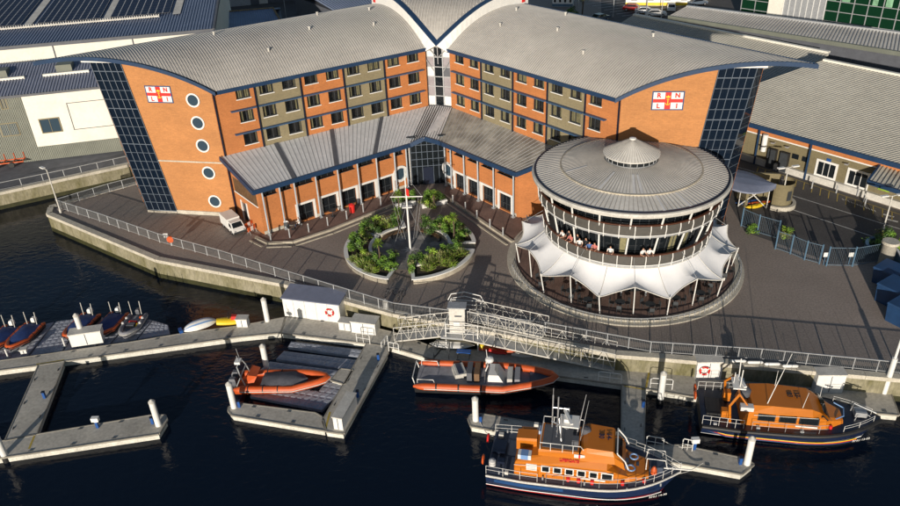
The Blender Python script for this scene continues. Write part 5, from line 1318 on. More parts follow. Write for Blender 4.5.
# --- D green glazed office
a, b_ = G(700, 3, 5), G(925, 36, 5); fD = Fr((a.x, a.y), b_-a, (-.1, -1)); LD = (b_-a).length
tD = thing('glass_office', 'green glazed office block with white mullions beyond the long hall, top right', 'office block', (a.x, a.y, 3), world=True)
def tt(px, py=18): return onwall(px, py, fD)[0]
mb = MB(); fD.box(mb, tt(745, 8), LD+12, -20, -.3, 3, 24); mb.build('core_wall', 'ribbed', tD)
mb = MB(); fD.box(mb, tt(768, 14), tt(782, 16), -10, .6, 3, 24); mb.build('stair_block', 'cream', tD)
mb = MB(); fD.box(mb, tt(782, 16), tt(823, 20), -10, .2, 3, 24); mb.build('grey_panel_wall', 'offgrey' if 'offgrey' in MT else 'galv', tD)
mb = MB()
for i in range(8): t_ = tt(782, 16)+(tt(823, 20)-tt(782, 16))*i/7; fD.box(mb, t_-.06, t_+.06, .2, .28, 3, 24)
mb.build('panel_joint', 'white', tD)
for i in range(5): t_ = tt(787+i*8, 6); mb = MB(); fD.box(mb, t_, t_+.9, .21, .3, 10.4, 11.3); mb.build('panel_window', 'glass', tD)
for (t0, t1) in ((tt(741, 8), tt(768, 14)), (tt(823, 20), LD+12)):
    mb = MB(); fD.box(mb, t0, t1, -.2, 0, 3, 24); mb.build('green_glazing', 'glassgreen', tD)
    nb = int((t1-t0)/2.4); mb = MB()
    for i in range(nb+1): t_ = t0+(t1-t0)*i/nb; fD.box(mb, t_-.07, t_+.07, .003, .12, 3, 24)
    for z in (3.4, 5.2, 7.0, 8.8, 10.6, 12.4, 14.2, 16): fD.box(mb, t0, t1, .003, .10, z-.06, z+.06)
    mb.build('mullion', 'galv', tD)
    mb = MB(); rr = random.Random(4)
    for i in range(nb):
        for z in (8.9,):
            t_ = t0+(t1-t0)*i/nb
            if rr.random() < .85: fD.box(mb, t_+.15+rr.random()*.5, t_+1.2+rr.random(), .004, .03, z, z+1.65)
    MT['greenreflect'] = mat('pale_green_reflection', (.22, .42, .26), .4, .25, 1); mb.build('pane_reflection', 'greenreflect', tD)  # yellow green reflections in the window row, painted as flat plates
# --- cars, cabins and trees at the back
def car(p, rz, m, lab, van=False):
    t = thing('parked_car', lab, 'car', tuple(p), rz); L, W = 4.3, 1.75
    pr = [(-2.15, .35), (2.15, .35), (2.18, .62), (1.95, .85), (1.15, .95), (.45, 1.42), (-1.1, 1.46), (-1.75, 1.0), (-2.12, .92)]
    rg = []
    for y, s_, top in ((-W/2, .97, 0), (-W/2+.06, 1, 0), (W/2-.06, 1, 0), (W/2, .97, 0)): rg.append([(x*s_, y if z < 1.1 else y*.82, z) for x, z in pr])
    MB().loft(rg).build('body', m, t)
    g = MB()
    for sy in (-1, 1): y0, y1 = sy*(W/2+.012), sy*(W/2*.84+.012); g.add([(1.0, y0*.99, .98), (.42, y1, 1.36), (-1.05, y1, 1.40), (-1.6, y0*.99, 1.0)], [(0, 1, 2, 3)])
    g.add([(1.17, -.7, .965), (1.17, .7, .965), (.50, .6, 1.40), (.50, -.6, 1.40)], [(0, 1, 2, 3)]); g.add([(-1.15, -.6, 1.46), (-1.15, .6, 1.46), (-1.78, .7, 1.02), (-1.78, -.7, 1.02)], [(0, 1, 2, 3)]); g.build('window', 'glass', t, recalc=False)
    for x in (-1.35, 1.35):
        for y in (-1, 1): w_ = MB(); w_.tube((x, y*(W/2-.2), .32), (x, y*(W/2+.01), .32), .32, 14); wo = w_.build('wheel', 'black', t); MB().tube((x, y*(W/2), .32), (x, y*(W/2+.03), .32), .19, 10).build('rim', 'alum', wo)
    for y in (-.6, .6): MB().box((2.12, y, .7), (.08, .3, .14)).build('headlight', 'white', t)
    return t
MT['carred'] = mat('car_red', (.35, .01, .01), .25, .03, 1); MT['carblue'] = mat('car_dark', (.10, .13, .17), .25, .03, 1); MT['carsilver'] = mat('car_silver', (.5, .52, .55), .25, .03, 1)
car(G(633, 10.5), -.35, 'carred', 'red car parked in the car park at the top'); car(G(645, 13.5), -.2, 'carsilver', 'silver car with dark windows between the red and the white car'); car(G(655.5, 16), -.15, 'white', 'white car parked nearest the grey roof')
car(G(671, 10), 1.3, 'white', 'white car seen end on beside the white cabins'); car(G(688, 1.5), -.2, 'carblue', 'dark car at the top edge left of the glass office'); car(G(697, 5), .3, 'carblue', 'dark blue car behind the long hall roof edge')
car(G(600, 20.5), .6, 'carblue', 'dark car in the shaded rear car park left of the lamp post')
def cabin(p, rz, s, lab, stripe_):
    t = thing('site_cabin', lab, 'cabin', tuple(p), rz); MB().box((0, 0, s[2]/2), s).build('body', 'white', t); MB().box((0, 0, s[2]+.05), (s[0]+.1, s[1]+.1, .1)).build('roof', 'offwhite', t)
    mb = MB(); mb.box((0, -s[1]/2-.02, .35), (s[0], .04, .6)); mb.box((0, -s[1]/2-.02, s[2]-.3), (s[0], .04, .5)); mb.build('stripe', stripe_, t)
    for i in range(4): MB().box((-s[0]/2+s[0]*(i+.5)/4, -s[1]/2-.03, s[2]*.55), (s[0]*.09, .05, .8)).build('window', 'glass', t)
cabin(G(658, 4), -.2, (14, 3, 2.8), 'long white cabin with yellow stripes at the top edge', 'yellow'); cabin(G(688, -2), -.2, (9, 3, 2.8), 'white cabin left of the glass office at the top edge', 'offwhite')
cabin(G(563, 5.5), -.25, (4.5, 2.4, 2.5), 'small white and turquoise cabin behind the right wing ridge', 'bluefence')
def tree(p, h, r_, lab, seed, ks=(0, 1)):
    rr = random.Random(seed); t = thing('tree', lab, 'tree', tuple(p)); MB().path([(0, 0, 0), (.1, 0, h*.4), (0, .1, h*.8)], [.16, .12, .04], 8).build('trunk', 'bark', t)
    br = MB()
    for i in range(6): a = rr.uniform(0, 6.28); br.tube((0, 0, h*rr.uniform(.3, .6)), (math.cos(a)*r_*.7, math.sin(a)*r_*.7, h*.75), .05, 5, .015)
    br.build('limb', 'bark', t); mb = MB()
    for i in range(16): a = rr.uniform(0, 6.28); q = r_*rr.uniform(0, .8); leaf_clump(mb, (q*math.cos(a), q*math.sin(a), h*rr.uniform(.45, .98)), r_*rr.uniform(.3, .5), 60, .16, rr.choice(ks), rnd=rr)
    mb.build('crown', ['leafA', 'leafB', 'leafC'], t, recalc=False)
tree(G(582, 17), 7, 1.9, 'small dark tree on the verge behind the right wing ridge', 31)
tag(MB().add([tuple(G(x, y, 3.02)) for x, y in ((562, 14), (572, 9), (590, 20), (586, 26), (570, 24))], [(0, 1, 2, 3, 4)]).build('grass_verge', 'leafB'), kind='structure')
bush(tuple(G(572, 19, 3)), 'dark', 2.2, 'dark bush on the verge left of the small tree', None)

# white box van by the left podium
def van(p, rz, lab):
    t = thing('delivery_van', lab, 'van', tuple(p), rz)
    rg = []
    for y, s_ in ((-.95, .97), (-.9, 1), (.9, 1), (.95, .97)): rg.append([(x, y*(1 if z < 1.2 else .93), z*s_+.02) for x, z in ((.55, .35), (2.35, .35), (2.42, .9), (2.05, 1.12), (1.45, 1.78), (.55, 1.82))])
    MB().loft(rg).build('cab', 'white', t)
    MB().box((-.95, 0, 1.28), (2.9, 1.95, 1.55)).build('box_body', 'white', t)
    g = MB(); g.add([(2.04, -.78, 1.16), (2.04, .78, 1.16), (1.50, .72, 1.75), (1.50, -.72, 1.75)], [(0, 1, 2, 3)])
    for sy in (-1, 1): g.add([(1.95, sy*.962, 1.14), (1.5, sy*.9, 1.66), (.85, sy*.9, 1.68), (.85, sy*.962, 1.14)], [(0, 1, 2, 3)])
    g.build('window', 'glass', t, recalc=False)
    MB().box((.2, 0, .4), (4.3, 1.6, .2)).build('chassis', 'black', t)
    MB().box((2.42, 0, .5), (.1, 1.8, .25)).build('bumper', 'darksteel', t)
    for x in (-1.5, 1.5):
        for y in (-1, 1): w_ = MB(); w_.tube((x, y*.72, .34), (x, y*.96, .34), .34, 14); wo = w_.build('wheel', 'black', t); MB().tube((x, y*.95, .34), (x, y*.975, .34), .18, 10).build('rim', 'alum', wo)
    for y in (-.7, .7): MB().box((2.43, y, .78), (.06, .28, .18)).build('headlight', 'alum', t)
    return t
vn = van(G(234, 229), -.95, 'small white box van parked by the round windowed end wall'); vn.scale = (.74, .74, .74)
for i, (x, y, lab) in enumerate(((252.5, 233, 'orange and white road barrier nearest the podium corner'), (249.5, 229, 'orange and white road barrier behind the first, beside the van'))):
    t = thing('road_barrier', lab, 'barrier', tuple(G(x, y)), 1.0); MB().box((0, 0, .6), (1.1, .12, .5)).build('board', 'hypalon', t); MB().box((0, -.07, .62), (.35, .03, .5)).build('stripe', 'white', t)
    for s_ in (-.45, .45): mb = MB(); mb.beam((s_, -.25, 0), (s_, 0, .6), .06); mb.beam((s_, .25, 0), (s_, 0, .6), .06); mb.build('leg', 'galv', t)
# ================================================================ PONTOONS
DZ = 1.5
def pontoon(px, lab, z=DZ, th=.14):
    P = [G2(x, y, z) for x, y in px]; a = sum(P[i][0]*P[(i+1) % len(P)][1]-P[(i+1) % len(P)][0]*P[i][1] for i in range(len(P)))
    if a < 0: P = P[::-1]
    c = (sum(p[0] for p in P)/len(P), sum(p[1] for p in P)/len(P)); t = thing('pontoon', lab, 'pontoon', (c[0], c[1], 0), world=True)
    MB().prism(P, z-th, z).build('deck', 'decking', t)
    def inset(d):
        n = len(P); out = []
        for i in range(n):
            p0, p1, p2 = Vector(P[i-1]), Vector(P[i]), Vector(P[(i+1) % n]); d1 = (p1-p0).normalized(); d2 = (p2-p1).normalized()
            n1 = Vector((-d1.y, d1.x)); n2 = Vector((-d2.y, d2.x)); b_ = (n1+n2); b_.normalize(); out.append(tuple(p1+b_*d/max(.4, b_.dot(n1))))
        return out
    MB().prism(inset(.06), WZ-.4, z-th-.004).build('float', 'pontoonside', t)
    f, j = MB(), MB(); n = len(P)
    for i in range(n):
        a_, b_ = Vector((*P[i], z-.03)), Vector((*P[(i+1) % n], z-.03)); d = (b_-a_); L = d.length; d.normalize(); nn = Vector((d.y, -d.x, 0)); f.beam(a_+nn*.045, b_+nn*.045, .09, .13)
        if L > 4:
            for k in range(int(L/3.0)): q = a_+d*(k+.7)*3.0-nn*.22+Vector((0, 0, .07)); j.beam(q-d*.16, q+d*.16, .05, .05); j.beam(q-Vector((0, 0, .07)), q, .06)
    f.build('edge_fender', 'edge', t); j.build('cleat', 'darksteel', t); return t
MT['edge'] = mat('pontoon_edge_rail', (.27, .25, .21), .7, .2, 1)
pontoon([(-60, 381), (0, 370), (38.7, 365), (64, 361), (240, 336.5), (281, 332.5), (285, 317.5), (240, 326), (181, 334), (133, 342), (0, 361), (-60, 371)], 'long main pontoon walkway at the left running past the small boats')
pontoon([(281, 332.7), (366, 343), (388, 346), (433, 359), (440, 350), (395, 333), (345, 321), (285, 317.7)], 'pontoon deck in front of the white shed')
pontoon([(38.7, 365.2), (5.3, 440.5), (36, 434.7), (64, 361.3)], 'link pontoon running down from the main walkway at the far left')
pontoon([(-60, 467), (0, 457.7), (158.7, 433.7), (167, 420), (165, 415.3), (149, 415.8), (36, 434.9), (5.3, 440.8), (-60, 451)], 'left finger pontoon carrying the white and blue service post')
pontoon([(367, 343.4), (322, 422), (326, 431), (343.5, 433.5), (388, 352.8), (387, 346.5)], 'middle link pontoon with white locker at its corner')
pontoon([(228.5, 411), (232, 415), (325.5, 430.5), (321.5, 417), (315, 413.2), (238.7, 403.5), (229, 407)], 'middle finger pontoon below the orange covered boat')
pontoon([(331, 380), (341, 369), (353, 370.5), (345, 384)], 'small stub pontoon beside the bow of the orange covered boat')
pontoon([(433.5, 359.2), (504, 367.5), (560, 376), (622, 384.5), (645, 388.3), (690, 396), (898.7, 415), (890, 392), (760, 374), (680, 365), (616, 361), (520, 350), (441, 350.5)], 'right hand main pontoon under the gangway and along the stone quay')
pontoon([(622.3, 385), (621.5, 442), (643.5, 446), (644.8, 388.8)], 'short link pontoon between the two orange lifeboats')
pontoon([(468.5, 419.5), (471, 426), (741.5, 474), (753.5, 464.5), (747, 459.5), (681, 445.5), (643.5, 446.3), (621.3, 442.3), (614, 436), (483, 414.5), (470.5, 415)], 'outer right pontoon behind the front lifeboat')
# yellow joint strips
ys = MB()
for a, b_ in (((36, 364.5), (64, 360)), ((281, 332), (285, 318.5)), ((29, 449), (35, 434.5)), ((325.5, 429), (330, 412)), ((624, 386), (645, 389.5)), ((646, 388), (650, 368))):
    a = G(*a, DZ); b_ = G(*b_, DZ); stripe(a+Vector((0, 0, 0)), b_, .16, 3.906-.9, ys)
struct(ys, 'pontoon_joint_strips', 'yellowline', recalc=False)
# floating plastic docks: modules with domed lugs
def float_dock(px, lab, z=1.18, m='float'):
    a, b_, c, d = [G(x, y, z) for x, y in px]; t = thing('floating_dock', lab, 'dock', ((a.x+c.x)/2, (a.y+c.y)/2, 0), world=True)
    mb = MB(); mb.prism([(v.x, v.y) for v in (a, b_, c, d)], .6, z); nx = max(2, int((b_-a).length/.52)); ny = max(2, int((d-a).length/.52))
    for i in range(nx):
        for j in range(ny):
            u0, u1, v0, v1 = (i+.08)/nx, (i+.92)/nx, (j+.08)/ny, (j+.92)/ny; q = lambda u, v, h: L3(L3(a, b_, u), L3(d, c, u), v)+Vector((0, 0, h))
            w_ = .22; k = [q(u0, v0, .002), q(u1, v0, .002), q(u1, v1, .002), q(u0, v1, .002)]; um, vm = (u1-u0)*w_, (v1-v0)*w_
            k2 = [q(u0+um, v0+vm, .035), q(u1-um, v0+vm, .035), q(u1-um, v1-vm, .035), q(u0+um, v1-vm, .035)]; mb.add(k+k2, [(4, 5, 6, 7), (0, 1, 5, 4), (1, 2, 6, 5), (2, 3, 7, 6), (3, 0, 4, 7)])
    mb.build('module_top', m, t); return t
float_dock([(288, 347), (360, 357), (363, 350), (291, 341.5)], 'grey floating dock strip nearest the shed pontoon, furthest of the three')
float_dock([(276, 359), (352, 370), (358, 360), (284, 351)], 'grey floating dock strip in the middle of the three')
float_dock([(259, 371), (334, 381), (346, 371.5), (270, 361.5)], 'grey floating dock strip just behind the orange covered boat')
float_dock([(250, 396), (322, 410), (337, 394), (256, 382)], 'dark floating dock beneath the orange covered boat')
float_dock([(318, 392), (338, 395), (346, 385), (327, 381)], 'small grey floating dock at the bow of the orange covered boat')
float_dock([(-30, 376), (45, 356), (58, 320), (-16, 336)][0:4] if False else [(-20, 367), (27, 356), (54, 322), (8, 333)], 'grey floating dock under the two leftmost blue covered boats')
float_dock([(30, 355.5), (62, 351), (82, 318), (56, 321.5)], 'grey floating dock in the gap beside the white locker')
float_dock([(64, 350.5), (110, 343.5), (132, 318), (84, 317.5)], 'grey floating dock under the blue covered boats right of the locker')
float_dock([(112, 343), (136, 339.5), (152, 320), (134, 318)], 'grey floating dock under the open dark boat')
float_dock([(138, 339), (170, 334), (168, 325), (153, 320.5)], 'bare grey floating dock right of the open dark boat')
# piles
po = None
def pile(x, y, h, lab, lean=0):
    global po
    p = G(x, y, WZ)
    if po is None:
        po = thing('mooring_pile', lab, 'pile', tuple(p)); MB().tube((0, 0, -2), (0, 0, 3.0), .24, 16).build('shaft', 'white', po, smooth=True); MB().lathe([(.26, 2.92), (.26, 3.0), (.05, 3.2), (0, 3.2)], (0, 0), 16).build('cap', 'offwhite', po, smooth=True)
        MB().tube((0, 0, -.2), (0, 0, .45), .27, 16).build('collar', 'black', po); o = po
    else: o = dup(po, tuple(p), label=lab)
    o['group'] = 'white mooring piles'; o.scale = (1, 1, h); return o
pile(7, 461, 1, 'white mooring pile at the left frame edge'); pile(160.5, 431, 1, 'white mooring pile at the end of the left finger pontoon'); pile(235.5, 413, 1, 'white mooring pile at the end of the middle finger pontoon')
pile(268, 374, 1, 'white mooring pile at the top left of the orange covered boat'); pile(268.5, 326, 1, 'white mooring pile left of the white shed'); pile(388, 328, 1.0, 'white mooring pile by the left foot of the gangway'); pile(475.8, 426, .92, 'white mooring pile at the left end of the outer right pontoon')
pile(660, 403, 1, 'white mooring pile beside the link pontoon between the lifeboats'); pile(745.5, 470, 1, 'white mooring pile in front of the right lifeboat'); pile(86, 345, 1.1, 'white mooring pile rising behind the white locker at the small boats')
# lockers, shed
def locker(p, s, rz, lab, m='white', name='locker'):
    t = thing(name, lab, 'locker', tuple(p), rz); MB().box((0, 0, s[2]/2), s).build('body', m, t); MB().box((0, 0, s[2]+.05), (s[0]+.12, s[1]+.12, .1)).build('lid', 'offwhite', t)
    MB().box((0, -s[1]/2-.015, s[2]*.5), (.05, .03, s[2]*.9)).build('door_joint', 'darkpanel', t); return t
a, b_ = G(285, 316, DZ), G(341, 323, DZ); dsh = b_-a; rzs = math.atan2(dsh.y, dsh.x); Lsh = dsh.length; c = (a+b_)/2; nb = Vector((-dsh.y, dsh.x, 0)).normalized()
sh = thing('store_shed', 'long white store shed with grey roof and red lifebuoy on the pontoon', 'shed', tuple(c+nb*1.0), rzs)
MB().box((0, 0, 1.0), (Lsh, 2.0, 2.0)).build('wall', 'white', sh); mb = MB(); mb.hexa([(-Lsh/2-.1, -1.12, 2.0), (Lsh/2+.1, -1.12, 2.0), (Lsh/2+.1, 1.12, 2.15), (-Lsh/2-.1, 1.12, 2.15), (-Lsh/2-.1, -1.12, 2.1), (Lsh/2+.1, -1.12, 2.1), (Lsh/2+.1, 1.12, 2.3), (-Lsh/2-.1, 1.12, 2.3)]); mb.build('roof', 'roofdark', sh)
for i in range(5): MB().box((-Lsh/2+Lsh*(i+.5)/5+.5, -1.012, 1.0), (.03, .02, 1.9)).build('door_joint', 'galv', sh)
def lifebuoy(p, rz, lab, r=.36):
    t = thing('lifebuoy', lab, 'lifebuoy', tuple(p), rz); mb = MB(); pts = [(r*math.cos(2*PI*i/20), 0, r*math.sin(2*PI*i/20)) for i in range(20)]; mb.path(pts, .085, 8, closed=True); mb.build('ring', 'red', t, smooth=True)
    mb = MB()
    for k in range(4): a = PI/4+k*PI/2; mb.path([(r*math.cos(a+d), 0, r*math.sin(a+d)) for d in (-.16, 0, .16)], .092, 8)
    mb.build('band', 'white', t); return t
q = c+nb*(-.12)+dsh.normalized()*(Lsh*.33)+Vector((0, 0, 1.1)); lifebuoy(q, rzs, 'red and white lifebuoy on the wall of the store shed')
locker(G(346.5, 328, DZ), (1.1, .8, .8), rzs, 'small white locker between the shed and the wider locker'); locker(G(366, 330, DZ), (2.3, 1.2, 1.15), rzs, 'wide white double locker right of the store shed')
a, b_ = G(73, 347, DZ), G(97, 343.5, DZ); locker((a+b_)/2+Vector((.15, .5, 0)), (2.7, 1.0, 1.25), math.atan2((b_-a).y, (b_-a).x), 'square white locker at the bows of the small blue covered boats')
locker(G(346, 417, DZ), (.75, 2.9, 1.15), math.atan2(*(G(388, 352)-G(343, 433)).yx)-PI/2, 'tall white locker on the corner of the middle link pontoon')
locker(G(243.5, 325, DZ), (1.0, .7, .8), rzs+.2, 'small white locker on the pontoon beside the yellow jet ski')
locker(G(24.5, 352.5, DZ), (.5, .4, .35), .2, 'tiny white box on the pontoon edge below the leftmost boats')
p = G(706.5, 376, DZ); lk = locker(p, (2.0, .9, 1.7), -.06, 'white cabinet with a red lifebuoy against the right quay wall'); lifebuoy(p+Vector((-.45, -.58, 1.0)), -.06, 'red and white lifebuoy on the cabinet by the right quay wall')
locker(G(826, 389, DZ), (2.1, .9, 1.7), -.08, 'white cabinet with dark scribbles against the quay wall at far right')
for i, (x, y) in enumerate(((738, 362.5), (755, 363.8), (772, 365.5), (790, 367.5))):
    t = thing('fender', 'long white fender lying on the quay coping, %s from the left' % ords[i], 'fender', tuple(G(x, y, 3.18)), -.08, 'white fenders on the quay'); mb = MB(); mb.path([(-.6, 0, .14), (-.5, 0, .14), (.5, 0, .14), (.6, 0, .14)], [.05, .13, .13, .05], 10); mb.build('body', 'white', t, smooth=True)
    mb = MB(); mb.path([(.6, 0, .14), (.8, 0, .14)], .03, 6); mb.build('rope', 'navy', t)
# service pedestals
def pedestal(p, lab, big=False):
    t = thing('service_post', lab, 'service post', tuple(p))
    MB().box((0, 0, .3), (.2, .2, .6)).build('body', 'blueplastic', t); MB().box((0, 0, .64), (.24, .24, .08)).build('cap', 'navy' if not big else 'white', t)
    if big: MB().box((0, 0, .85), (.55, .32, .36)).build('control_box', 'white', t)
pedestal(G(45, 398, DZ), 'blue service post on the left link pontoon'); pedestal(G(98, 427.5, DZ), 'white box on a blue service post halfway along the left finger', True); pedestal(G(153, 423.5, DZ), 'blue service post beside the pile on the left finger pontoon')
pedestal(G(378.5, 360, DZ), 'blue service post at the top of the middle link pontoon'); pedestal(G(358, 397, DZ), 'blue service post beside the tall white locker'); pedestal(G(239.5, 407, DZ), 'blue service post beside the pile on the middle finger')
pedestal(G(480.5, 422, DZ), 'blue service post at the left end of the outer right pontoon'); pedestal(G(694, 449, DZ), 'white topped blue service post on the outer right pontoon', True); pedestal(G(740, 464, DZ), 'blue service post beside the pile at the right end'); pedestal(G(643, 407, DZ), 'small blue service post at the link pontoon edge between the lifeboats'); pedestal(G(738, 377, DZ), 'blue and white service post behind the right lifeboat mast', True)
# hoop handrails
def hoop(p, q, lab, h=1.0):
    p = Vector(p); q = Vector(q); t = thing('hoop_rail', lab, 'handrail', tuple(p), world=True); up = Vector((0, 0, 1)); mb = MB()
    mb.path([p, p+up*h*.9, p+up*h+(q-p)*.08, q+up*h-(q-p)*.08, q+up*h*.9, q], .035, 6); mb.build('hoop', 'white', t, smooth=True); mb = MB(); mb.tube(p+up*h*.5, q+up*h*.5, .025, 6); m_ = (p+q)/2; mb.tube(m_, m_+up*h, .025, 6); mb.build('bar', 'white', t)
H = lambda x, y: G(x, y, DZ)
hoop(H(357, 342), H(370, 344), 'white hoop rail on the shed pontoon at the corner of the link'); hoop(H(382, 352), H(388, 344), 'white hoop rail across the top of the middle link pontoon'); hoop(H(389, 351.5), H(399, 353), 'white hoop rail by the foot of the left gangway')
hoop(H(600, 441), H(620, 444), 'white hoop rail left of the link between the lifeboats'); hoop(H(646, 446), H(663, 449), 'white hoop rail right of the link between the lifeboats'); hoop(H(650, 388), H(672, 389.5), 'white hoop rail beside the pile at the main right pontoon'); hoop(H(598, 381), H(621, 384), 'white hoop rail left of the top of the link pontoon')
hoop(H(682, 449), H(692, 451), 'white hoop rail on the outer pontoon near the front bow'); hoop(H(693, 372), H(703, 374), 'low white rail in front of the cabinet with the lifebuoy')
# ladder frames dark on the main right pontoon
t = thing('fuel_frame', 'dark tubular frame standing on the pontoon behind the grey decked boat', 'frame', tuple(H(440, 356)), world=True); mb = MB()
a, b_, c_, d_2 = H(434, 357), H(449, 359), H(450, 352), H(437, 350)
for q in (a, b_, c_, d_2): mb.tube(q, q+Vector((0, 0, 1.1)), .03, 6)
for p_, q in ((a, b_), (b_, c_), (c_, d_2), (d_2, a)): mb.tube(p_+Vector((0, 0, 1.1)), q+Vector((0, 0, 1.1)), .03, 6); mb.tube(p_+Vector((0, 0, .1)), q+Vector((0, 0, 1.0)), .02, 6)
mb.build('frame', 'darksteel', t)
t = thing('work_bench', 'small blue trestle on the pontoon under the gangway', 'trestle', tuple(H(464, 357)), -.2); MB().box((0, 0, .6), (1.2, .5, .08)).build('top', 'blueplastic', t)
for s_ in (-.5, .5): mb = MB(); mb.beam((s_, -.3, 0), (s_, 0, .6), .05); mb.beam((s_, .3, 0), (s_, 0, .6), .05); mb.build('leg', 'darksteel', t)
for i, (x, y, rz_) in enumerate(((489, 351, -.15), (496, 353.5, -.3), (515, 354, -.1), (522, 357, -.2))):
    rr_ = random.Random(i); t = thing('equipment_crate', ('heap of red and orange kit with a yellow buoy under the gangway', 'red kit roll lying right of the yellow buoy', 'orange kit roll lying further right under the gangway', 'pale and red kit roll furthest right under the gangway')[i], 'kit', tuple(H(x, y)), rz_)
    mb = MB(); mb.path([(-.9, 0, .16), (-.5, .05, .2), (.1, -.05, .18), (.9, .03, .14)], [.12, .2, .18, .1], 9); mb.path([(-.7, .3, .14), (.8, .35, .15)], .13, 8); mb.build('roll', ('hypalon', 'red', 'hypalon', 'offwhite')[i], t, smooth=True)
    if i == 0: MB().lathe([(0, .25), (.17, .32), (.23, .5), (.17, .66), (0, .74)], (-.6, 0), 14).build('buoy', 'yellow', t, smooth=True)
# ================================================================ GANGWAYS
def truss(mb, p, q, h, n, r=.036, top=True, mid=True):
    p = Vector(p); q = Vector(q); up = Vector((0, 0, h)); mb.beam(p, q, r*2.6, r*3.4); mb.tube(p+up, q+up, r*1.15, 6)
    if mid: mb.tube(p+up*.55, q+up*.55, r*.7, 5)
    for i in range(n+1):
        a = L3(p, q, i/n); mb.tube(a, a+up, r*.8, 5)
        if i < n: b_ = L3(p, q, (i+1)/n); (mb.tube(a+up, b_, r*.7, 5) if i % 2 else mb.tube(a, b_+up, r*.7, 5))
def gangway(p, q, wd, h, n, lab):
    p = Vector(p); q = Vector(q); d = (q-p); d.z = 0; d.normalize(); s_ = Vector((-d.y, d.x, 0))*wd; t = thing('gangway', lab, 'gangway', tuple(p), world=True)
    for o_ in (Vector(), s_): mb = MB(); truss(mb, p+o_, q+o_, h, n); mb.build('side_truss', 'offwhite', t)
    mb = MB(); mb.hexa([p+Vector((0, 0, -.05)), q+Vector((0, 0, -.05)), q+s_+Vector((0, 0, -.05)), p+s_+Vector((0, 0, -.05)), p+Vector((0, 0, .04)), q+Vector((0, 0, .04)), q+s_+Vector((0, 0, .04)), p+s_+Vector((0, 0, .04))]); mb.build('walkway', 'galv', t)
    return t
gangway(G(463, 339.5, 2.9), G(614, 371.5, 1.75), 1.7, 1.75, 14, 'long white truss gangway sloping down to the right from the landing tower')
gangway(G(470, 320.5, 3.25), G(543, 337.5, 3.2), 1.5, 1.2, 8, 'shorter upper white truss walkway behind the long gangway')
gangway(G(394.5, 341.5, 1.7), G(446, 336, 2.85), 1.5, 1.45, 7, 'short white truss gangway sloping down to the left from the landing tower')
lt = thing('landing_tower', 'white landing platform with cabinet and rails where the gangways meet', 'platform', tuple(G(458, 338, 3)), world=True)
p0 = G(446, 337, 2.8); mb = MB(); mb.box((p0.x+1.3, p0.y+1.6, 2.75), (2.8, 3.9, .18), -.2); mb.build('platform', 'galv', lt)
mb = MB(); c0 = G(458, 330, 2.85); mb.box((c0.x, c0.y, 4.1), (1.35, .8, 2.5), -.12); mb.build('cabinet', 'offwhite', lt); mb = MB(); mb.box((c0.x-.1, c0.y-.44, 3.75), (.55, .05, .55), -.12); mb.build('notice', 'white', lt); mb = MB(); mb.box((c0.x+.05, c0.y-.45, 4.6), (.6, .05, .12), -.12); mb.build('vent', 'darkpanel', lt)
mb = MB(); mb.box((c0.x, c0.y, 5.42), (1.6, 1.0, .1), -.12); mb.build('cabinet_roof', 'galv', lt)
mb = MB()
ring4 = [p0, p0+Vector((2.7, -.5, 0)), p0+Vector((3.2, 3.2, 0)), p0+Vector((.6, 3.7, 0))]
for z_ in (0, .45, .9, 1.35):
    for i in (0, 2, 3): mb.tube(ring4[i]+Vector((0, 0, z_)), ring4[(i+1) % 4]+Vector((0, 0, z_)), .035, 6)
for q in ring4: mb.tube(q-Vector((0, 0, 1.5)), q+Vector((0, 0, 1.4)), .05, 8)
mb.path([ring4[3]+Vector((-.3, .2, 1.2)), ring4[3]+Vector((0, .3, 1.75)), ring4[3]+Vector((1.2, .3, 1.9)), ring4[2]+Vector((0, .2, 1.8)), ring4[2]+Vector((.3, 0, 1.2))], .045, 6)
mb.path([ring4[3]+Vector((-.3, .2, .7)), ring4[3]+Vector((0, .3, 1.3)), ring4[3]+Vector((1.2, .3, 1.45)), ring4[2]+Vector((0, .2, 1.35)), ring4[2]+Vector((.3, 0, .7))], .035, 6)
mb.build('guard_rail', 'white', lt)
# upturned white hull on the deck below the tower
t = thing('upturned_dinghy', 'flat white board shaped hull lying on the pontoon below the landing tower', 'dinghy', tuple(H(452, 345.5)), -.14); rg = []
for i in range(13): u = i/12*2-1; w_ = .62*(1-abs(u)**2.5)+.015; rg.append([(u*2.0, w_*math.cos(a_), .12+.22*(1-abs(u)**2)*max(0, math.sin(a_))) for a_ in [2*PI*k/12 for k in range(12)]])
MB().loft(rg).build('hull', 'white', t, smooth=True); MB().beam((-1.5, 0, .36), (1.5, 0, .36), .05, .05).build('keel', 'offwhite', t)

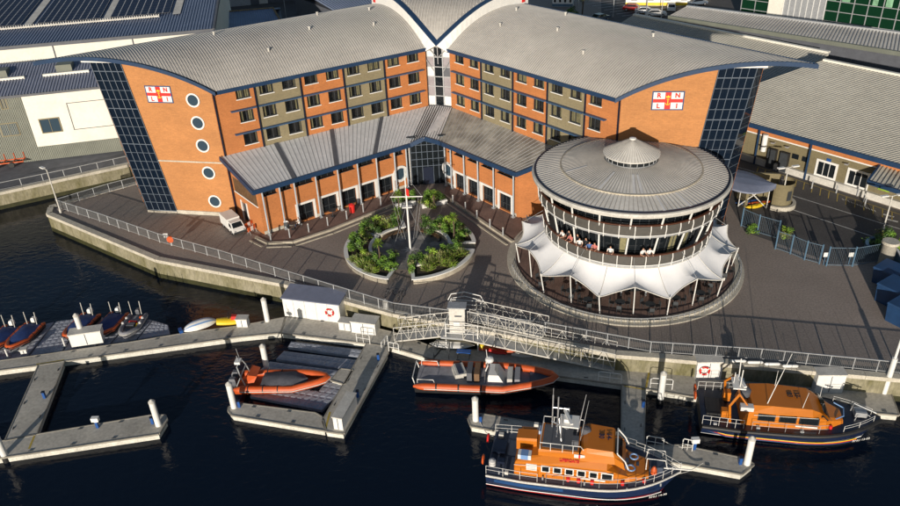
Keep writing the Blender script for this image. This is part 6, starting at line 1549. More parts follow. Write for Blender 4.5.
# ================================================================ BOATS
def rib_boat(p, rz, L, B, lab, tube_m='hypalon', tr=.24, cover=None, deckm='deckgrey', dz=.0, dk=.45, zt=.55, cx=(-.36, .80), cat='inflatable boat', group=None, name='inflatable_boat'):
    t = thing(name, lab, cat, (p[0], p[1], WZ+dz), rz, group); hb = B/2-tr; path = []
    n = 16
    for i in range(n+1): u = i/n; path.append((-L/2+u*L*.62, -hb, zt+.02*u))
    m_ = 12
    for i in range(1, m_): a = PI*i/m_; path.append((L*.12+(L*.38-tr)*(1-abs(math.cos(a))**1.9), -hb*math.cos(a), zt+.02+.28*math.sin(a)**1.5))
    for i in range(n+1): u = 1-i/n; path.append((-L/2+u*L*.62, hb, zt+.02*u))
    rr_ = [tr*.35]+[tr*.8]+[tr]*(len(path)-4)+[tr*.8]+[tr*.35]
    MB().path(path, rr_, 12).build('tube', tube_m, t, smooth=True)
    pts = [(-L/2+.15, -hb)]+[(x, y) for x, y, z in path[3:-3]]+[(-L/2+.15, hb)]
    MB().prism(pts, dk-.06, dk).build('deck', deckm, t)
    rg = []
    for i in range(9):
        u = i/8; x = -L/2+.1+u*(L*.92); w_ = (hb+tr*.55)*(1 if u < .55 else max(.03, 1-((u-.55)/.45)**2)); k = -.25+.7*max(0, (u-.6)/.4)**1.6; rg.append([(x, -w_, dk-.03), (x, -w_*.88, .1+.25*u*u), (x, 0, k), (x, w_*.88, .1+.25*u*u), (x, w_, dk-.03)])
    MB().loft(rg).build('hull', 'black' if tube_m == 'hypalon' else 'deckgrey', t)
    # rubbing strake
    sk_ = [(x*1.005, y*(1+tr/hb*.98), z-.02) for x, y, z in path[2:-2]]
    sk_ = []
    for i in range(2, len(path)-2):
        a, b_ = Vector(path[i-1]), Vector(path[i+1]); d = (b_-a); d.z = 0; d.normalize(); nrm = Vector((d.y, -d.x, 0)); sk_.append(Vector(path[i])+nrm*(tr+.01))
    MB().path(sk_, .045, 6).build('rubbing_strake', 'offwhite' if cover is None or cover == 'covergrey' else 'black', t)
    # bands on the tube
    bd = MB()
    for i in (4, 8, 12, len(path)-5, len(path)-9, len(path)-13):
        a, b_ = Vector(path[i]), Vector(path[i+1]); bd.path([a, a+(b_-a)*.3], tr+.012, 12)
    bd.build('tube_band', 'black', t)
    if cover:
        rows_ = []; rc_ = random.Random(int(L*100+p[0]*10))
        for i in range(13):
            u = i/12; x = L*cx[0]+u*L*cx[1]; w_ = (hb+tr*.35)*(1 if u < .6 else max(.08, 1-((u-.6)/.4)**2.2)); h = .85+.30*math.sin(PI*min(1, u*1.1))*.8; row = []
            for j in range(11): v = j/10*2-1; row.append((x, v*w_, .72+(h-.72)*(1-abs(v)**1.6)+rc_.uniform(-.035, .035)))
            rows_.append(row)
        mb = MB(); mb.loft(rows_, closed=False); mb.build('cover', cover, t, smooth=True)
    return t
def outboard(t, x, y, z=.6, s=1.0, m='white'):
    mb = MB(); rg = [[(x-.30*s*k, y-.22*s*k, zz), (x+.25*s*k, y-.22*s*k, zz), (x+.25*s*k, y+.22*s*k, zz), (x-.30*s*k, y+.22*s*k, zz)] for k, zz in ((.75, z), (1, z+.15*s), (1, z+.5*s), (.7, z+.68*s))]; mb.loft(rg); e = mb.build('outboard_engine', m, t); MB().box((x, y, z-.35*s), (.16*s, .12*s, .8*s)).build('engine_leg', 'black', e)
small = [((11, 348), (34, 324.5), 'orange boat under a blue cover, second from the left edge', 'second blue covered boat from the left'), ((-12, 351), (12, 327.5), 'blue covered orange boat cut by the left edge of the picture', 'leftmost blue covered boat'), ((68, 337), (90, 315.5), 'blue covered orange boat half behind the white locker and pile', 'blue covered boat behind the locker'), ((98, 336), (118, 314.5), 'blue covered orange boat between the white locker and the open dark boat', 'covered boat beside the open dark boat')]
for bpx, spx, lab, short in small:
    b_, s_ = G(*bpx, 1.75), G(*spx, 1.75); d = b_-s_; L = d.length+.45; c = (b_+s_)/2
    t = rib_boat((c.x, c.y), math.atan2(d.y, d.x), L+.4, 2.05, lab, cover='coverblue', tr=.2, dz=.25, group='small covered rescue boats'); outboard(t, -L/2+.05, 0, .75, .8)
    for y in (-.45, .5): MB().tube((-L/2+.45, y, .8), (-L/2+.35, y*1.1, 2.1), .035, 6).build('antenna_post', 'offwhite', t)
    q = b_+d.normalized()*.7; ps_ = thing('fender_post', 'short white guide post at the bow of the '+short, 'post', (q.x, q.y, 1.2)); MB().tube((0, 0, 0), (0, 0, .95), .07, 8).build('post', 'white', ps_); MB().box((0, 0, .05), (.3, .3, .1)).build('base', 'galv', ps_)
b_, s_ = G(124, 337, 1.75), G(138.5, 314, 1.75); d = b_-s_; c = (b_+s_)/2; L = d.length+.3
t = rib_boat((c.x, c.y), math.atan2(d.y, d.x), L, 1.9, 'open dark grey inflatable boat with red and yellow kit inside, rightmost of the small boats', tube_m='deckgrey', tr=.2, dz=.25)
outboard(t, -L/2+.1, 0, .6, .8, 'darkpanel'); mb = MB(); mb.box((.1, 0, .62), (.5, .7, .4)); mb.build('console', 'darkpanel', t); mb = MB(); mb.path([(-.5, -.35, .6), (-.4, .35, .62)], .16, 8); mb.build('kit_bag', 'red', t); mb = MB(); mb.path([(-.2, .5, .6), (.3, .55, .6)], .11, 8); mb.build('kit_roll', 'yellow', t)
mb = MB(); mb.lathe([(0, .3), (.2, .4), (.2, .7), (0, .8)], (-1.2, .5), 10); mb.build('buoy', 'hypalon', t)
for x, y in ((-.9, .75), (-.1, .8), (-.9, -.75), (-.1, -.8)): mb = MB(); mb.lathe([(0, .5), (.13, .6), (.13, .85), (0, .95)], (x, y), 10); mb.build('fender', 'pale', t, smooth=True)
for y in (-.45, .45): MB().tube((-1.5, y, .8), (-1.6, y*1.1, 2.2), .035, 6).build('antenna_post', 'offwhite', t)
# upturned striped dinghy and yellow jet ski
a, b_ = G(184, 330, 1.7), G(215, 319, 1.8); d = b_-a; c = (a+b_)/2; t = thing('upturned_dinghy', 'white and blue striped upturned dinghy on the edge of the main pontoon', 'dinghy', (c.x, c.y, DZ), math.atan2(d.y, d.x)); L = d.length+.4
rg = []; mi_ = []
for i in range(15): u = i/14*2-1; w_ = .62*(1-abs(u)**3)*(1 if u > -.3 else .9)+.02; rg.append([(u*L/2, w_*math.cos(a_), .1+.62*(1-abs(u)**3)*max(0, math.sin(a_))) for a_ in [PI*k/12 for k in range(13)]]+[(u*L/2, 0, .06)])
MT['stripe'] = mat('pale_blue_stripe', (.16, .28, .50), .5, .05, 1); MB().loft(rg, mi=[0, 0, 1, 0, 0, 1, 0, 0, 1, 0, 0, 0, 0, 0]).build('hull', ['white', 'stripe'], t, smooth=True); MB().box((-L/2-.1, 0, .25), (.3, .6, .3)).build('transom', 'blueplastic', t)
t = thing('jet_ski', 'yellow and red jet ski on the pontoon left of the white pile', 'jet ski', tuple(G(233, 323, DZ)), .15); rg = []
for i in range(11): u = i/10*2-1; w_ = .52*(1-max(0, u)**2.4)*(1-.25*max(0, -u)**3)+.02; rg.append([(u*1.4, w_*math.cos(a_), .25+.28*math.sin(a_)+.12*max(0, -u)) for a_ in [2*PI*k/12 for k in range(12)]])
MB().loft(rg[::-1]).build('hull', 'yellow', t, smooth=True); MB().hexa([(-.1, -.25, .5), (1.2, -.2, .45), (1.2, .2, .45), (-.1, .25, .5), (0, -.2, .85), (1.1, -.15, .65), (1.1, .15, .65), (0, .2, .85)]).build('seat', 'red', t); mb = MB(); mb.tube((-.3, -.35, 1.0), (-.3, .35, 1.0), .035, 6); mb.tube((-.3, 0, .5), (-.3, 0, 1.0), .05, 6); mb.build('handlebar', 'black', t)

# orange covered boat (middle left)
b_, s_ = G(328.5, 379, 1.9), G(247, 380.5, 1.7); d = b_-s_; c = (b_+s_)/2; L = d.length+1.6
t = rib_boat((c.x-.3, c.y-.1), math.atan2(d.y, d.x)+.02, L-.6, 2.7, 'bright orange inflatable lifeboat with a grey cover amidships and a roll bar at the stern', cover='covergrey', tr=.30, dz=.30, name='inflatable_lifeboat', cx=(-.22, .48), dk=.5)
for ch in t.children:
    if ch.name.startswith('hull'): ch.data.materials[0] = MT['hypalon']
    if ch.name.startswith('deck'): ch.data.materials[0] = MT['hypalon']
L2 = L-.6
mb = MB()
for y in (-.8, .8): mb.path([(-L2/2+1.0, y, .7), (-L2/2+.75, y, 1.7), (-L2/2+.5, y*.7, 2.5)], .05, 6); mb.tube((-L2/2+.2, y, .6), (-L2/2+.75, y, 1.7), .04, 6)
mb.tube((-L2/2+.5, -.56, 2.5), (-L2/2+.5, .56, 2.5), .05, 6); mb.tube((-L2/2+.75, -.8, 1.7), (-L2/2+.75, .8, 1.7), .05, 6); mb.tube((-L2/2+.5, 0, 2.5), (-L2/2+.45, 0, 3.2), .03, 6); mb.tube((-L2/2+.5, .4, 2.5), (-L2/2+.35, .45, 3.6), .02, 6); mb.build('roll_bar', 'galv', t)
MB().box((-L2/2+.48, 0, 2.65), (.45, .6, .22)).build('radar', 'white', t); MB().hexa([(-L2/2+1.0, -.7, .9), (-L2/2+1.7, -.7, 1.0), (-L2/2+1.7, .7, 1.0), (-L2/2+1.0, .7, .9), (-L2/2+1.3, -.7, 1.75), (-L2/2+2.0, -.6, 1.55), (-L2/2+2.0, .6, 1.55), (-L2/2+1.3, .7, 1.75)]).build('righting_bag', 'hypalon', t)
outboard(t, -L2/2-.1, -.45, .55, 1.1, 'darkpanel'); outboard(t, -L2/2-.1, .45, .55, 1.1, 'darkpanel')
# large grey decked orange boat (centre)
b_, s_ = G(557, 379.5, 1.9), G(418, 375.5, 1.7); d = b_-s_; c = (b_+s_)/2; L = d.length+.3
t = rib_boat((c.x, c.y), math.atan2(d.y, d.x), L, 3.6, 'long orange tubed open boat with grey deck, white console and radar dome', tr=.30, name='rigid_inflatable_boat', dz=.15, dk=.78, zt=.78)
MB().hexa([(.0, -.8, .72), (1.5, -.8, .72), (1.5, .8, .72), (0, .8, .72), (.2, -.75, 1.6), (1.0, -.75, 1.6), (1.0, .75, 1.6), (.2, .75, 1.6)]).build('console', 'white', t)
g_ = MB(); g_.hexa([(.95, -.75, 1.6), (1.0, -.75, 1.6), (1.0, .75, 1.6), (.95, .75, 1.6), (.7, -.65, 2.1), (.75, -.65, 2.1), (.75, .65, 2.1), (.7, .65, 2.1)]); g_.build('windscreen', 'glassclear', t)
for x, m_, h in ((-1.35, 'darkpanel', 1.0), (-.75, 'soffit', .95)): MB().box((x, 0, .72+h/2), (.42, 1.5, h)).build('seat', m_, t)
for x in (-2.2,): mb = MB(); mb.box((x, .2, 1.25), (.8, 1.5, .25), .35); mb.box((x-.2, .2, 1.0), (.7, 1.3, .5), .35); mb.build('engine_hatch', 'offwhite', t); MB().box((x-.05, .2, 1.4), (.4, 1.3, .04), .35).build('hatch_stripe', 'hullnavy', t)
for x in (1.9, 2.5): MB().box((x, 0, 1.02), (.42, 1.6, .62)).build('bench', 'offwhite' if x < 2 else 'deckgrey', t)
mb = MB()
for y in (-.7, .7): mb.path([(-.15, y, .45), (-.05, y, 1.9), (.15, y*.8, 2.4)], .05, 6)
mb.tube((.15, -.56, 2.4), (.15, .56, 2.4), .05, 6); mb.tube((.1, 0, 2.4), (.0, 0, 3.6), .025, 6); mb.build('arch', 'white', t); MB().lathe([(0, 2.45), (.32, 2.47), (.36, 2.6), (.28, 2.78), (0, 2.86)], (.25, 0), 16).build('radar_dome', 'white', t, smooth=True)
mb = MB()
for s1 in (-1, 1): mb.path([(-L/2+.3, s1*1.2, .5), (-L/2+.3, s1*1.2, 1.25), (-L/2+1.6, s1*1.2, 1.25), (-L/2+1.8, s1*1.2, .6)], .04, 6)
mb.path([(-L/2+.1, -1.1, .5), (-L/2-.1, -1.1, 1.3), (-L/2-.1, 1.1, 1.3), (-L/2+.1, 1.1, .5)], .04, 6); mb.build('stern_rail', 'white', t)
mb = MB(); mb.prism([(L*.30, -.95), (L*.44, -.4), (L*.47, 0), (L*.44, .4), (L*.30, .95)], .82, 1.0); mb.build('bow_deck', 'deckblue', t)

# --- big all-weather lifeboats
def lofted_hull(t, L, B, zs0, zs1, mats, blk=(0, 1, 2, 3)):
    rg = []; edge = []; N = 22
    for i in range(N+1):
        u = i/N; x = -L/2+u*L; k = max(0, (u-.5)/.5); b_ = B/2*(1-k**2.6)*(.93+.07*min(1, u*5)); b_ = max(b_, .05); z = zs0+(zs1-zs0)*u**2.2; bt = b_*(1-.25*k)
        zk = -.6+.75*max(0, (u-.75)/.25)**2; xo = -.35*k*0
        half = [(b_, z), (b_*1.015, z-.16), (b_*.985, z*.50), (bt*.94, .24+.05*k), (bt*.92, .13+.05*k), (bt*.5, -.35)]
        xs = lambda zz: x-(.0 if u < .9 else (z-zz)*.55*((u-.9)/.1))
        ring_ = [(xs(zz), -yy, zz) for yy, zz in half]+[(xs(zk), 0, zk)]+[(xs(zz), yy, zz) for yy, zz in half[::-1]]
        rg.append(ring_); edge.append((x, b_, z))
    mi = [0, 1, 2, 3, 4, 4, 4, 4, 3, 2, 1, 0, 5]
    MB().loft(rg, mi=mi).build('hull', mats, t)
    return edge
def stanchions(t, edge, i0, i1, h, name='guard_rail', step=2, m='white', inset=.12, sides=(-1, 1)):
    for s_ in sides:
        mb = MB()
        pts = [Vector((x, s_*(b_-inset), z)) for x, b_, z in edge[i0:i1+1]]
        for k in range(0, len(pts), step): mb.tube(pts[k], pts[k]+Vector((0, 0, h)), .017, 5)
        for f in (1, .55): mb.path([p+Vector((0, 0, h*f)) for p in pts], .014, 5)
        mb.build(name, m, t)
def cabin_loft(t, secs, name, m, smooth=False, mi=0, mats=None):
    """secs: x, half-width bottom, half-width shoulder, half-width roof, z bottom, z shoulder, z roof"""
    rg = [[(x+dx[0], -wb, z0), (x+dx[1], -ws, z1), (x+dx[2], -wr, z2), (x+dx[2], wr, z2), (x+dx[1], ws, z1), (x+dx[0], wb, z0)] for x, wb, ws, wr, z0, z1, z2, dx in secs]
    return MB().loft(rg, mi=mi).build(name, mats or m, t)
def side_windows(t, xs, w_, zc, h, ys, m='glass', lean=0.0, frame='white', y_off=.02):
    for x in xs:
        for s_ in (-1, 1):
            y = s_*(ys+y_off); f = MB(); r_ = .07; P = [(x-w_/2-r_, y+s_*.0, zc-h/2-r_), (x+w_/2+r_, y, zc-h/2-r_), (x+w_/2+r_, y-s_*lean*h, zc+h/2+r_), (x-w_/2-r_, y-s_*lean*h, zc+h/2+r_)]
            o_ = Vector((0, s_*.03, 0)); f.hexa([Vector(P[0])-o_, Vector(P[1])-o_, Vector(P[1])+o_, Vector(P[0])+o_, Vector(P[3])-o_, Vector(P[2])-o_, Vector(P[2])+o_, Vector(P[3])+o_]); fo = f.build('window', frame, t)
            g = MB(); y2 = y+s_*.036; g.quad((x-w_/2, y2, zc-h/2), (x+w_/2, y2, zc-h/2), (x+w_/2, y2-s_*lean*h, zc+h/2), (x-w_/2, y2-s_*lean*h, zc+h/2)); g.build('pane', m, fo, recalc=False)
# front lifeboat
A1 = thing('lifeboat', 'front orange and navy lifeboat with high flybridge, masts and seven small side windows', 'lifeboat', (8.6, 38.2, WZ), R(-13.5))
LA_ = 13.0; ed = lofted_hull(A1, LA_, 4.7, 1.25, 1.75, ['offwhite', 'hullmid', 'hullnavy', 'red', 'black', 'deckblue'])
MB().path([(x, -b_-.03, z-.02) for x, b_, z in ed], .07, 6).build('rubbing_strake', 'offwhite', A1); MB().path([(x, b_+.03, z-.02) for x, b_, z in ed], .07, 6).build('rubbing_strake', 'offwhite', A1)
for s_ in (-1, 1):
    MB().path([(x, s_*(b_*.967+.02), .34+.01*i) for i, (x, b_, z) in enumerate(ed[:-2])], .035, 5).build('hull_line', 'white', A1)
    mb = MB(); q_ = ed[1:10]; mb.loft([[(x, s_*(b_*1.0+.02), z-.22), (x, s_*(b_*1.0+.055), z-.22), (x, s_*(b_*.99+.05), z-.52), (x, s_*(b_*.99+.0), z-.52)] for x, b_, z in q_]); mb.build('hull_panel', 'hullblue', A1)
Z0 = lambda *a: a
cabin_loft(A1, [(-4.6, 1.72, 1.68, 1.4, 1.1, 2.05, 2.1, (0, 0, 0)), (-4.5, 1.75, 1.72, 1.4, 1.1, 2.45, 2.65, (0, 0, .2)), (-2.2, 1.78, 1.73, 1.25, 1.15, 2.6, 3.0, (0, 0, 0)), (1.6, 1.75, 1.66, 1.25, 1.2, 2.6, 3.05, (0, 0, 0)), (2.5, 1.6, 1.45, 1.05, 1.3, 2.2, 2.45, (.0, -.1, -.5)), (3.1, 1.45, 1.2, 1.0, 1.35, 1.8, 1.9, (.1, .0, -.2)), (4.4, 1.0, .85, .7, 1.45, 1.66, 1.74, (0, 0, 0))], 'lower_cabin', 'orange')
cabin_loft(A1, [(-.2, 1.4, 1.25, 1.2, 2.95, 3.5, 3.75, (0, 0, .1)), (.2, 1.42, 1.3, 1.2, 2.95, 3.6, 3.95, (0, 0, 0)), (2.0, 1.4, 1.28, 1.15, 2.95, 3.5, 3.85, (.1, 0, -.1)), (3.0, 1.25, 1.15, 1.0, 2.4, 2.9, 3.1, (-.2, -.35, -.5))], 'wheelhouse', 'orange')
g = MB(); g.add([(2.55, -1.05, 3.2), (2.55, 1.05, 3.2), (2.02, 1.1, 3.78), (2.02, -1.1, 3.78)], [(0, 1, 2, 3)]); g.build('windscreen', 'glass', A1, recalc=False)
cabin_loft(A1, [(-3.0, 1.35, 1.35, 1.3, 2.9, 3.25, 3.45, (0, 0, 0)), (-.3, 1.35, 1.35, 1.25, 3.0, 3.4, 3.5, (0, 0, 0))], 'flybridge', 'orange')
cabin_loft(A1, [(-4.4, .1, .1, .1, 2.3, 3.1, 3.4, (0, 0, 0))] if False else [(-4.7, 1.7, 1.65, 1.6, 1.3, 3.0, 3.3, (0, 0, 0)), (-3.6, 1.7, 1.65, 1.6, 1.3, 3.0, 3.3, (0, 0, 0))][:0] or [(-4.6, .5, .5, .45, 2.4, 3.2, 3.4, (0, 0, 0)), (-3.2, .5, .5, .45, 2.4, 3.3, 3.5, (0, 0, 0))], 'engine_casing', 'orange')
side_windows(A1, (-3.4,), .58, 2.12, .42, 1.735, 'pale'); side_windows(A1, (-2.45, -1.65, -.85, -.05, .75), .46, 2.12, .45, 1.735); side_windows(A1, (1.65,), .66, 2.08, .48, 1.69)
ws = MB()
for s_ in (-1, 1): ws.path([(2.2, s_*1.2, 3.75), (2.75, s_*1.15, 3.1), (3.0, s_*1.2, 2.5)], .05, 6)
ws.tube((2.2, -1.2, 3.8), (2.2, 1.2, 3.8), .05, 6); ws.build('screen_frame', 'white', A1)
for (x, y, s_) in ((-3.9, -1.5, 1), (-2.9, 1.0, 1)): MB().box((x, y, 2.95), (.9, .55, .38)).build('liferaft_canister', 'white', A1); MB().box((x, y, 2.95), (.5, .57, .40)).build('canister_band', 'stripe', A1)
mb = MB()
for x, y, h in ((-2.3, .9, 3.2), (-1.9, .3, 3.6), (-1.6, -.3, 2.6), (-1.2, .9, 2.2)): mb.tube((x, y, 3.2), (x, y, 3.2+h), .05, 6)
mb.tube((-2.3, .9, 5.3), (-1.2, .9, 5.3), .05, 6); mb.tube((-2.3, .3, 4.6), (-1.2, -.3, 4.6), .05, 6); mb.tube((-1.9, -.6, 5.0), (-1.9, 1.2, 5.0), .04, 6)
for z in (3.7, 4.2, 4.7): mb.tube((-1.9, -.2, z), (-1.9, .8, z), .035, 5)
mb.tube((-.6, .2, 3.4), (-.1, .6, 7.0), .05, 6, .02); mb.tube((-.3, .0, 3.4), (.1, .5, 6.6), .03, 6, .015); mb.tube((-2.3, .9, 6.3), (-2.3, .9, 7.0), .02, 5); mb.tube((-1.5, -.5, 3.2), (-1.8, .2, 5.0), .035, 5); mb.build('mast', 'alum', A1)
MB().box((-1.1, .3, 4.75), (1.3, 1.2, .10)).build('mast_platform', 'white', A1); mb = MB(); mb.box((-1.2, .3, 4.95), (.5, .5, .28)); mb.box((-1.2, .3, 5.14), (.2, 1.5, .10), .4); mb.build('radar', 'white', A1)
MB().lathe([(0, 3.5), (.35, 3.5), (.38, 3.9), (.25, 4.1), (0, 4.15)], (.05, .55), 14).build('covered_console', 'covergrey', A1, smooth=True); mb = MB(); mb.box((-.6, -.5, 3.75), (.45, .5, .6)); mb.box((-.6, .9, 3.75), (.45, .5, .6)); mb.build('seat', 'darkpanel', A1)
mb = MB()
for s_ in (-1, 1): mb.path([(-2.9, s_*1.3, 3.45), (-2.9, s_*1.3, 4.05), (-.2, s_*1.3, 4.1), (0, s_*1.2, 3.7)], .03, 6)
mb.path([(-2.9, -1.3, 4.05), (-2.9, 1.3, 4.05)], .03, 6)
for x in (-2.2, -1.4, -.7):
    for s_ in (-1, 1): mb.tube((x, s_*1.3, 3.4), (x, s_*1.3, 4.07), .025, 5)
mb.build('flybridge_rail', 'white', A1)
stanchions(A1, ed, 0, 6, .75, step=2); stanchions(A1, ed, 7, 17, .85, step=2, m='galv'); stanchions(A1, ed, 17, 22, .7, 'pulpit', 1, 'white')
MB().path([(-2.0, -1.8, 1.5), (-1.5, -1.83, 1.78), (2.2, -1.75, 1.8)], .0301, 5).build('hand_rail', 'orange', A1)
mb = MB(); mb.box((4.9, 0, 1.95), (.9, .8, .5)); mb.build('windlass', 'deckblue', A1); mb = MB(); mb.path([(4.2, -.4, 1.9), (4.2, -.4, 2.9), (5.4, -.4, 2.9), (5.6, 0, 1.9)], .04, 6); mb.path([(4.2, .6, 1.9), (4.3, .6, 2.8), (5.4, .6, 2.8), (5.6, .3, 1.9)], .04, 6); mb.build('anchor_frame', 'white', A1); MB().lathe([(0, 1.8), (.22, 2.0), (.2, 2.35), (.08, 2.6), (0, 2.62)], (4.7, -.75), 12).build('bow_buoy', 'hypalon', A1, smooth=True)
mb = MB(); mb.beam((5.4, 0, 1.85), (7.2, 0, 1.95), .08); mb.build('bowsprit', 'white', A1)
for x, y in ((2.6, -.5), (3.4, .5), (3.2, -.6)): mb = MB(); mb.path([(x+.26*math.cos(a_), y+.26*math.sin(a_), 2.05) for a_ in [2*PI*k/14 for k in range(14)]], .06, 6, closed=True); mb.build('rope_coil', 'stripe', A1)
for x in (-6.2, -6.4): pass
lb1 = MB(); lb1.path([(-6.9+.04, 1.0+.3*math.cos(a_), 1.6+.3*math.sin(a_)) for a_ in [2*PI*k/14 for k in range(14)]], .07, 6, closed=True); lb1.build('lifebuoy', 'red', A1); lb1 = MB(); lb1.path([(-6.9+.04, -1.1+.3*math.cos(a_), 1.6+.3*math.sin(a_)) for a_ in [2*PI*k/14 for k in range(14)]], .07, 6, closed=True); lb1.build('lifebuoy', 'hypalon', A1)
mb = MB(); mb.box((-5.9, .4, 1.5), (.9, 1.3, .14)); mb.box((-5.6, -1.0, 1.5), (.5, .4, .3)); mb.build('deck_hatch', 'navy', A1); MB().lathe([(0, 1.25), (.25, 1.3), (.25, 1.7), (0, 1.8)], (-6.2, -1.2), 10).build('fender', 'pale', A1, smooth=True)
for i, x in enumerate((-.9, -.2, .7, 2.7, 4.1)): MB().lathe([(0, 1.35), (.13, 1.4), (.13, 1.75), (0, 1.8)], (x, -1.86+max(0, x-2)*.30), 8).build('cowl', 'red', A1)
MB().box((.6, -1.80, 1.72), (1.9, .02, .12)).build('name_board', 'white', A1)
text('LIFEBOATS', .27, (-.9, -1.50, 2.86), (1, 0, .02), (0, .8, .62), 'red', A1, 'lettering', .02, bold=.01); mb = MB(); mb.hexa([(-.6, -1.36, 3.1), (.1, -1.36, 3.1), (.1, -1.34, 3.1), (-.6, -1.34, 3.1), (-.6, -1.38, 3.42), (.1, -1.38, 3.42), (.1, -1.36, 3.42), (-.6, -1.36, 3.42)]); mb.build('house_flag', 'white', A1); MB().box((-.25, -1.385, 3.27), (.12, .02, .30)).build('house_flag_cross', 'red', A1)
text('14-\n30', .5, (1.35, .1, 3.93), (0, -1, 0), (1, 0, 0), 'hullnavy', A1, 'lettering', .05, bold=.012); text('RNLI 14-30', .26, (5.0, -1.97, 1.28), (1, .38, .09), (0, -.12, 1), 'white', A1, 'lettering', .05)
mb = MB(); mb.box((-1.6, 0, 3.505), (2.4, 2.2, .03)); mb.build('flybridge_floor', 'darkpanel', A1)
for x, y, s1 in ((-6.0, 1.6, .35), (-3.4, .9, .3), (-5.1, -1.9, .25)): MB().box((x, y, 1.45 if x < -4 else 3.5), (s1, s1*.8, s1)).build('locker', 'offwhite', A1)
for x in (2.2, 2.9, 3.6): MB().box((x, .1, 2.0 if x < 3.5 else 1.78), (.32, .4, .10)).build('foredeck_hatch', 'deckblue', A1)
for x in (-5.6, -2.6, .2, 3.0, 5.2):
    for s_ in (-1, 1): MB().tube((x, s_*2.02 if x < 4 else s_*1.2, 1.35), (x, s_*2.02 if x < 4 else s_*1.2, 1.6), .06, 8).build('bollard_post', 'galv', A1)
mb = MB(); mb.path([(-4.6, -1.8, 2.2), (-1.2, -1.84, 2.5), (1.6, -1.78, 2.5)], .018, 5); mb.build('grab_rail', 'galv', A1)
# rear right lifeboat
A2 = thing('lifeboat', 'rear right orange and dark lifeboat with three large black side windows and striped hull', 'lifeboat', (24.6, 42.35, WZ), R(-12))
LB_ = 12.6; ed = lofted_hull(A2, LB_, 4.4, 1.1, 1.55, ['hullblk', 'hullblk', 'hullblk', 'white', 'black', 'deckblk'][:6] if 'hullblk' in MT else ['black', 'hullnavy', 'hullnavy', 'white', 'hullblue', 'navy'])
for m_, dz_ in (('yellow', .40), ('red', .32), ('hullblue', .22)):
    for s_ in (-1,): MB().path([(x, s_*(b_*.955+.03*(1 if u_ < 10 else 1)), dz_+.55*max(0, (3-u_)/3)*.8+.012*max(0, u_-12)) for u_, (x, b_, z) in enumerate(ed[:-3])], .035, 5).build('hull_stripe', m_, A2)
for s_ in (-1, 1): MB().path([(x, s_*(b_+.08), z-.10) for x, b_, z in ed], .14, 8).build('collar_fender', 'black', A2, smooth=True)
cabin_loft(A2, [(-3.6, 1.6, 1.55, 1.15, 1.0, 2.2, 2.3, (0, .3, .6)), (-2.9, 1.65, 1.6, 1.22, 1.0, 2.35, 2.7, (0, 0, 0)), (-1.5, 1.7, 1.63, 1.28, 1.0, 2.4, 2.82, (0, 0, 0)), (1.2, 1.65, 1.56, 1.2, 1.1, 2.35, 2.75, (0, 0, 0)), (2.2, 1.5, 1.38, 1.05, 1.15, 2.05, 2.4, (.1, 0, -.35)), (2.75, 1.25, 1.05, .85, 1.2, 1.75, 1.9, (.1, 0, -.15)), (3.6, .8, .65, .5, 1.3, 1.52, 1.58, (0, 0, 0))], 'cabin', 'orange')
side_windows(A2, (-1.9, -.45), 1.05, 2.02, .46, 1.67, lean=.05, frame='black', y_off=.0); side_windows(A2, (1.0,), 1.2, 2.0, .46, 1.63, lean=.05, frame='black', y_off=.02)
g = MB(); g.add([(2.55, -1.1, 1.95), (2.55, 1.1, 1.95), (2.0, 1.05, 2.52), (2.0, -1.05, 2.52)], [(0, 1, 2, 3)]); g.build('windscreen', 'glass', A2, recalc=False)
for s_ in (-1, 1): g = MB(); g.add([(1.85, s_*1.46, 2.0), (2.4, s_*1.33, 1.96), (2.0, s_*1.2, 2.3), (1.85, s_*1.32, 2.32)], [(0, 1, 2, 3)]); g.build('corner_window', 'glass', A2, recalc=False)
mb = MB()
for s_ in (-1, 1): mb.path([(-4.3, s_*1.5, 1.1), (-4.5, s_*1.4, 2.6), (-3.9, s_*1.1, 3.5)], .10, 6); mb.tube((-3.2, s_*1.3, 2.6), (-3.9, s_*1.1, 3.5), .07, 6)
mb.tube((-3.9, -1.1, 3.5), (-3.9, 1.1, 3.5), .08, 6); mb.build('aft_frame', 'orange', A2); mb = MB(); mb.box((-3.85, 0, 3.6), (.9, 1.3, .1)); mb.box((-3.7, 0, 3.85), (.22, 1.4, .12), .3); mb.tube((-3.8, -.4, 3.6), (-3.8, -.4, 5.2), .04, 6); mb.tube((-3.8, .4, 3.6), (-3.9, .4, 5.6), .04, 6); mb.tube((-4.2, 0, 3.6), (-4.2, 0, 4.6), .03, 6); mb.build('mast', 'white', A2)
for q0, q1, r0 in (((-1.9, -1.0, 2.6), (-.8, -.4, 7.0), .035), ((.5, -1.1, 2.5), (.7, -1.1, 4.2), .025), ((-1, 1.1, 2.6), (-1, 1.15, 4.2), .025), ((2.2, .9, 2.2), (2.2, .95, 3.4), .02)): MB().tube(q0, q1, r0, 6, r0*.5).build('whip_antenna', 'white', A2)
MB().lathe([(0, 2.4), (.42, 2.45), (.45, 3.0), (.2, 3.2), (0, 3.22)], (-3.3, .1), 12).build('covered_seat', 'darkpanel', A2, smooth=True); MB().box((-3.3, -1.35, 2.55), (.9, .5, .34)).build('liferaft_canister', 'pale', A2)
stanchions(A2, ed, 0, 5, .8, step=1); stanchions(A2, ed, 6, 15, .75, step=2, m='galv'); stanchions(A2, ed, 17, 21, .5, 'pulpit', 2)
for x, y in ((-6.55, 1.4), (-6.6, .6)): lb1 = MB(); lb1.path([(x-.05, y+.3*math.cos(a_), 1.65+.3*math.sin(a_)) for a_ in [2*PI*k/14 for k in range(14)]], .07, 6, closed=True); lb1.build('lifebuoy', 'hypalon', A2)
